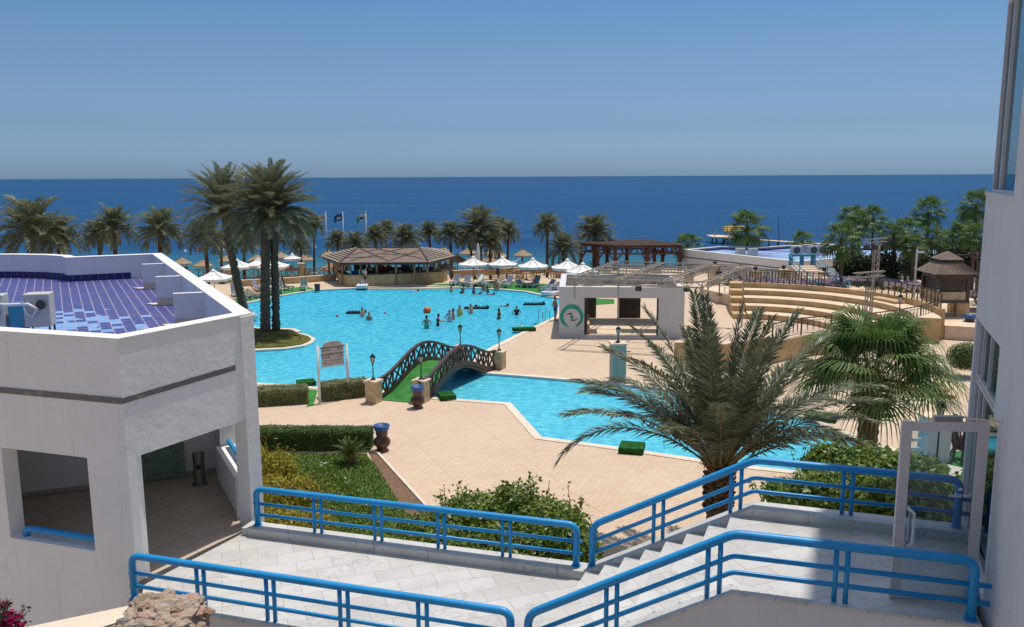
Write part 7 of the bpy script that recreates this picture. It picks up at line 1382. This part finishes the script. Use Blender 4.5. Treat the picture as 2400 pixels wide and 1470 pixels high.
# curved low steps near the fan palm
cs = thing('curved_steps', 'low curved stone steps seen under the fan palm leaves', 'steps', P(2120, 900)); L0 = [P(1990, 890), P(2060, 915), P(2140, 930), P(2240, 935)]
for k in range(3): q = MB(); L_ = [V(p.x, p.y + .6 * k) for p in L0]; O_ = off2(L_, .6 + 0); [q.prism([L_[i], L_[i + 1], O_[i + 1], O_[i]], 0, .16 * (k + 1)) for i in range(3)]; q.build('step', M['beige'], cs)
# light towers
def tower(px, py, h, w_, label, arm):
    p = P(px, py, 0); t = thing('light_tower', label, 'lighting tower', p, 'aluminium lighting towers'); q = MB()
    for sx, sy in ((-1, -1), (1, -1), (1, 1), (-1, 1)): q.beam(p + V(sx * w_, sy * w_, 0), p + V(sx * w_, sy * w_, h), .06)
    n = int(h / .5)
    for k in range(n):
        for (a, b) in (((-1, -1), (1, -1)), ((1, -1), (1, 1)), ((1, 1), (-1, 1)), ((-1, 1), (-1, -1))): q.beam(p + V(a[0] * w_, a[1] * w_, h * k / n), p + V(b[0] * w_, b[1] * w_, h * (k + 1) / n), .03)
    q.build('mast', M['truss'], t); q = MB(); truss(q, p + V(-arm, 0, h), p + V(arm * .8, 0, h + .15), .3); q.build('crossbar', M['truss'], t)
    for s_ in (-.8, -.2, .5): q = MB(); c = p + V(arm * s_, -.1, h - .5); q.box(c, (.35, .4, .35), .3); q.beam(c, c + V(0, 0, .4), .05); q.build('spotlight', M['acdark'], t)
tower(2031, 790, 4.05, .17, 'nearer lighting tower standing in the amphitheatre tiers', 1.1); tower(2047, 700, 4.9, .2, 'taller lighting tower behind the amphitheatre railing', 1.1)
# booth
bo = thing('sound_booth', 'dark wooden sound booth with a two-tiered shingle roof on stone piers', 'booth', (30.6, 56.5, 0)); bc = V(29.95, 57.6); bz0, bz1 = 1.85, 3.85
def bb(q, c, sx, sy, z0, z1, rz=-.06): q.box((c[0], c[1], (z0 + z1) / 2), (sx, sy, z1 - z0), rz)
q = MB(); bb(q, bc, 2.35, 2.35, bz0, bz0 + .15); bb(q, bc, 2.25, 2.25, bz1 - .35, bz1); 
for sx in (-1, 1):
    for sy in (-1, 1): bb(q, bc + V(sx * 1.02, sy * 1.02), .22, .22, bz0 + .15, bz1 - .35)
q.build('frame', M['woodbrown'], bo); q = MB(); bb(q, bc, 1.95, 1.95, bz0 + .82, bz1 - .34); q.build('dark_blinds', M['dark_reveal'], bo); q = MB(); bb(q, bc, 2.02, 2.02, bz0 + .16, bz0 + .74); q.build('stone_panel', M['stone_pillar'], bo)
def pyr(q, c, s0, s1, z0, z1): v_ = [V(c.x + a * s0, c.y + b * s0, z0) for a, b in ((-1, -1), (1, -1), (1, 1), (-1, 1))] + [V(c.x + a * s1, c.y + b * s1, z1) for a, b in ((-1, -1), (1, -1), (1, 1), (-1, 1))]; q.add(v_, [(3, 2, 1, 0), (4, 5, 6, 7), (0, 1, 5, 4), (1, 2, 6, 5), (2, 3, 7, 6), (3, 0, 4, 7)])
q = MB(); pyr(q, bc, 1.48, .70, bz1, bz1 + .72); pyr(q, bc, .78, .1, bz1 + .92, bz1 + 1.42)
for k in range(15): x = -1.38 + k * 2.76 / 14; q.beam(V(bc.x + x, bc.y - 1.48, bz1 + .03), V(bc.x + x * .47, bc.y - .72, bz1 + .74), .04, .05)
q.build('roof', M['roofbrown'], bo); q = MB(); bb(q, bc, 1.26, 1.26, bz1 + .72, bz1 + .92); q.build('roof_vent', M['dark_reveal'], bo)
for (c, sx, sy) in (((30.75, 56.75), .85, .5), ((29.4, 58.6), .5, .5), ((31.2, 58.8), .5, .5)): q = MB(); bb(q, V(*c), sx, sy, -.1, bz0); q.build('pier', M['beige'], bo)
st2 = thing('booth_stairs', 'open wooden stairs with dark railing right of the sound booth', 'stairs', (32.8, 58, 0))
for k in range(9): q = MB(); q.box((33.4, 56.0 + .25 * k, .2 + .2 * k), (1.6, .28, .06), 0); q.build('tread', M['sandlight'], st2)
q = MB(); q.beam((32.5, 56, 0), (32.5, 58.4, 1.9), .1, .2); q.beam((34.2, 56, 0), (34.2, 58.4, 1.9), .1, .2); q.box((33.6, 59.6, 1.95), (2.6, 2.4, .12)); q.build('stringers', M['woodbrown'], st2); q = MB()
for k in range(9): q.beam((32.4 + .3 * k, 58.5, 2.0), (32.4 + .3 * k, 58.5, 3.0), .04)
q.beam((32.3, 58.5, 3.0), (34.9, 58.5, 3.0), .07); q.beam((32.3, 58.5, 2.5), (34.9, 58.5, 2.5), .05); q.build('railing', M['woodbrown'], st2)
for x in (34.2, 35.6): pass
pgb = thing('small_pergola', 'small dark timber pergola covered in red flowers behind the booth', 'pergola', (36, 63, 1.5)); q = MB()
for x in (34.6, 37.0):
    for y in (62, 64.5): q.beam((x, y, 1.5), (x, y, 4.3), .2)
q.beam((34.3, 62, 4.3), (37.4, 62, 4.3), .2); q.beam((34.3, 64.5, 4.3), (37.4, 64.5, 4.3), .2); q.build('posts', M['woodbrown'], pgb); q = MB(); r = random.Random(3); leafblob(q, (36, 63, 4.5), (1.7, 1.6, .35), 900, .22, r); q.build('foliage', M['darkleaf'], pgb); q = MB(); leafblob(q, (36, 62.6, 4.4), (1.6, 1.5, .35), 160, .2, r); q.build('red_flowers', M['magenta'], pgb)
t = thing('lamp_post', 'thin white lamp post beside the booth roof', 'lamp post', (29.0, 60, 1.5)); MB().tube([(29.0, 60, 1.5), (29.0, 60, 5.2)], .07, 8).build('post', M['pvc'], t); MB().box((29.25, 60, 5.0), (.5, .2, .12)).build('lamp_head', M['pvc'], t)
# ================================================================== FAR BLUE-ROOFED BUILDING
fb_ = thing('far_blue_roofed_building', 'low white building by the sea with a wide blue and purple tiled roof', 'building', (28, 80, 0)); zt_ = 2.25; A1, A2, A3, A4 = P(1605, 585, zt_), P(1868, 613, zt_), P(1960, 606, zt_), P(2330, 600, zt_)
FQ = [V(p.x, p.y) for p in (A1, A2, A3, A4)] + [V(62, 92), V(50, 98), V(40, 97), V(33, 100), V(29, 97.5), V(24.5, 99)]; FQi = offset(FQ, -.35); q = MB(); ring(q, FQ, FQi, -.1, zt_ - .04); q.build('wall', M['white'], fb_); q = MB(); ring(q, offset(FQ, .03), offset(FQi, -.03), zt_ - .04, zt_ + .02); q.build('coping', M['whitecap'], fb_); sheet(FQi, 1.92).build('roof', M['rooftile2'], fb_)
q = MB()
for i in range(3):
    a_, b_ = FQ[i], FQ[i + 1]; d = (b_ - a_).normalized(); n2 = V(d.y, -d.x); q.prism([a_, b_, b_ + n2 * .02, a_ + n2 * .02], 1.35, 1.47)
q.build('mosaic_band', M['mosaic'], fb_); q = MB()
for i in range(4, len(FQi)):
    a_, b_ = FQi[i], FQi[(i + 1) % len(FQi)]; d = (b_ - a_).normalized(); n2 = V(-d.y, d.x); q.prism([a_ + n2 * .35, b_ + n2 * .35, b_, a_], 1.92, 2.12)
q.build('edge_tiles', M['navytile'], fb_)
for i, (px, py, sz, lb_) in enumerate(((1735, 603, 1.0, 'air conditioner on the far blue roof, leftmost'), (1764, 604, 1.0, 'air conditioner on the far blue roof, second from the left'), (1865, 600, 1.15, 'air conditioner behind the blue stair frame'), (1905, 600, 1.15, 'air conditioner with visible fan right of the blue stair frame'), (1925, 599, 1.15, 'air conditioner with visible fan, rightmost beside the fan palm'), (1892, 597, 1.2, 'dark vent box between the far roof air conditioners'), (2110, 588, 1.1, 'air conditioner on the far roof seen between the palms'), (2250, 585, 1.1, 'air conditioner on the far roof near the building edge'))):
    p = P(px, py, 1.92); ac_unit((p.x, p.y, 1.925), 1.0 * sz, .45, .8 * sz, .05, lb_, .15, i not in (0, 1, 5), 'air conditioning units on the far roof')
t = thing('antenna_mast', 'thin tall antenna mast rising from the far blue roof', 'mast', P(1826, 580, 1.92)); p = P(1826, 580, 1.92); c = PD(1824, 505, p.y); MB().tube([p, c], [.05, .02], 6).build('mast', M['black'], t); MB().lathe([(.25, 0), (.1, .3)], p, 8).build('foot', M['woodlight'], t)
# blue stairs
bs = thing('blue_railed_stairs', 'stone stairs with light blue rails climbing to the far blue roof', 'stairs', P(1930, 690)); S0, S1 = P(1952, 692, .9), P(1880, 622, 2.0); S1.z = 2.0; sd2 = (S1 - S0); sd2.z = 0; sdn = sd2.normalized(); sp_ = V(-sdn.y, sdn.x, 0)
for k in range(12): p = S0.lerp(S1, (k + .5) / 12); q = MB(); q.box((p.x, p.y, (.9 + (k + 1) / 12 * 1.1) / 2), (2.3, (S1 - S0).length / 12 + .05, .9 + (k + 1) / 12 * 1.1), atan2(sdn.y, sdn.x) - pi / 2); q.build('step', M['sandlight'], bs)
for s_ in (-1, 1):
    q = MB(); o = sp_ * 1.2 * s_
    for h in (.5, 1.0): q.tube([S0 + o + V(0, 0, h) - sdn * .6, S0 + o + V(0, 0, h), S0.lerp(S1, .35) + o + V(0, 0, h), S0.lerp(S1, .5) + o + V(0, 0, h - .2), S1 + o + V(0, 0, h)], .045, 6)
    for f in (0, .35, .6, 1): p = S0.lerp(S1, f) + o; q.tube([p, p + V(0, 0, 1)], .045, 6)
    q.build('rail', M['bluefar'], bs)
q = MB(); g0 = S1 + sdn * .3
for s_ in (-1, 0, 1): q.box(g0 + sp_ * 1.0 * s_ + V(0, 0, .4), (.3, .25, .9), .3)
q.box(g0 + V(0, 0, .95), (2.4, .45, .2), atan2(sp_.y, sp_.x)); q.build('gate_frame', M['bluefar'], bs)
# ================================================================== JETTY AND BOATS
jt = thing('jetty', 'long wooden jetty on posts reaching into the sea', 'jetty', (45, 165, -2.5)); ja, jb, jc = P(1665, 555, -1.3), P(1722, 556, -1.3), P(1960, 573, -1.3); q = MB(); q.prism([V(ja.x, ja.y - 2), V(jb.x, jb.y - 2), V(jb.x + 1, jb.y + 4), V(ja.x, ja.y + 4)], -1.45, -1.2); d = (jc - jb); q.beam(jb + V(-2, 0, -.15), jc + V(0, 0, -.15), 1.6, .22); q.build('deck', M['sandlight'], jt)
for k in range(5): MB().beam(V(ja.x + (jb.x - ja.x) * k / 4, ja.y - 1.6 + (k % 2), -3.2), V(ja.x + (jb.x - ja.x) * k / 4, ja.y - 1.6 + (k % 2), -1.4), .22).build('post', M['dark_reveal'], jt)
for k in range(12): p = jb.lerp(jc, k / 11); MB().beam(V(p.x, p.y, -3.2), V(p.x, p.y, -1.5), .2).build('post', M['dark_reveal'], jt)
q = MB(); p = ja + V(1.5, -2, 0); q.beam(p + V(1.4, 0, -.1), p + V(0, 0, -1.5), .7, .1); q.build('ladder', M['dark_reveal'], jt)
for i in range(3):
    x0 = ja.x + 2.5; y0 = ja.y + .3 * i; zz = -.25 + .35 * i; t = thing('kayak', ['yellow kayak, lowest on the jetty rack', 'yellow kayak, middle one on the jetty rack', 'yellow kayak, top one on the jetty rack'][i], 'kayak', (x0, y0, zz), 'yellow kayaks on the jetty rack'); q = MB(); q.tube([(x0 + 4.6 * f, y0, zz + .12 * abs(2 * f - 1) ** 2) for f in [k / 12 for k in range(13)]], [.05 + .28 * sin(pi * k / 12) ** .6 for k in range(13)], 10); q.build('hull', M['yellow'], t, smooth=True); MB().ball((x0 + 2.3, y0, zz + .2), .3, 10, 5, (2, .7, .5)).build('cockpit', M['woodred'], t)
t = thing('kayak_rack', 'timber rack holding yellow kayaks on the jetty', 'rack', (ja.x + 2, ja.y, -1.2)); q = MB()
for x in (ja.x + 3.2, ja.x + 5, ja.x + 6.6): q.beam((x, ja.y - .5, -1.2), (x, ja.y - .5, .5), .1); q.beam((x, ja.y + 1.2, -1.2), (x, ja.y + 1.2, .7), .1)
q.build('posts', M['woodred'], t)
for i, (x, lb_) in enumerate(((ja.x + .6, 'person standing at the seaward end of the jetty'), (ja.x + 3.8, 'person in red beside the kayak rack'), (jb.x + .5, 'person at the right end of the jetty platform'))): person('stand', (x, ja.y - 1, -1.2), i * 2.0, lb_, 'skindark', wear=['swimwhite', 'swimred', 'swimblue'][i], kind='dressed', group='people on the jetty')
# things seen through the glass door
t = thing('teal_pillar', 'stone pillar with a cream cap seen through the glass door', 'pillar', (14.2, 29.9, 0)); tpx = PD(2188, 1050, 29.9).x; MB().box((tpx, 29.9, .85), (.95, .6, 1.7), .1).build('shaft', M['portal'], t, bevel=.02); MB().box((tpx, 29.9, 1.74), (1.1, .75, .1), .1).build('cap', M['sandlight'], t, bevel=.02)
lamp(PD(2195, 1085, 27.5) - V(0, 0, .0), 'black lantern in front of the pillar seen through the glass door', 2.1, 1.5)
wf = thing('white_fence', 'low white plastic fence seen through the glass door', 'fence', (13.0, 29.5, 0)); q = MB(); p0, p1 = PD(2120, 1050, 29.5), PD(2168, 1060, 29.5)
for p in (p0, p1): MB().beam((p.x, 29.5, 0), (p.x, 29.5, 1.1), .12).build('post', M['pvc'], wf)
for z in (.6, .95): q.beam((p0.x, 29.5, z), (p1.x, 29.5, z), .05, .12)
q.build('rail', M['pvc'], wf)
person('walk', P(2232, 1078), .4, 'person in dark blue with a red bag seen through the glass door', 'skindark', wear='swimblack', kind='dressed', group='people beyond the glass door', s=1.02); person('stand', P(2262, 1085), 2.2, 'person in black walking at the door frame', 'skindark', wear='swimblack', kind='dressed', group='people beyond the glass door')
p = P(2236, 1070); tag(MB().lathe([(.14, 0), (.2, .12), (.18, .4), (.06, .55)], p + V(.1, -.25, .35), 12).build('red_bag', M['magenta'], smooth=True), 'red bag held by the person seen through the glass door', 'bag')

# raised platform and rails between the stage and the amphitheatre
pp = thing('side_platform', 'low tan platform with rails between the white stage and the amphitheatre', 'platform', P(1725, 700)); q = MB(); c = P(1722, 712); q.box((c.x, c.y + 1, .35), (2.6, 2.4, .7), -.1); q.build('base', M['sandlight'], pp); q = MB(); q.box((c.x, c.y + 1, .73), (2.8, 2.6, .06), -.1); q.build('deck', M['roofbrown'], pp)
ironfence([V(c.x - 1.4, c.y - .3, .76), V(c.x + 1.3, c.y - .5, .76)], .95, 'short iron railing on the low platform beside the stage', 'black', .4); ironfence([V(c.x + 1.6, c.y - 3.2, 0), V(c.x + 1.5, c.y + 4.5, .9)], 1.0, 'iron railing climbing beside the left end of the amphitheatre tiers', 'greeniron', .4)
bush('planter_shrub', 'small shrub growing between the stage and the amphitheatre', [(P(1735, 690) + V(0, 2.5, .9), (1.3, .8, .6))], M['hedgeleaf'], 900, .2, 70, cat='shrub', twigs=2)
# towels, bags and small clutter on the deck by the pool
for i, (x, y, m_, lb_) in enumerate(((1322, 648, 'pvc', 'white towel bin by the fourth parasol'), (744, 683, 'woodbrown', 'small dark litter bin on the left poolside'))):
    p = P(x, y); tag(MB().lathe([(.2, 0), (.24, .05), (.27, .6), (.29, .62), (.29, .68), (.22, .7)], p, 14).build('litter_bin', M[m_]), lb_, 'bin')
hz_ = thing('garden_hose', 'coiled garden hose lying on the palm island grass', 'hose', P(660, 790, .25)); hc = P(655, 791, .27); MB().tube([hc + V(cos(a) * (1.3 + .1 * sin(3 * a)), sin(a) * 1.1, .0) for a in [k * .25 for k in range(20)]], .035, 6).build('hose', M['fibre'], hz_)
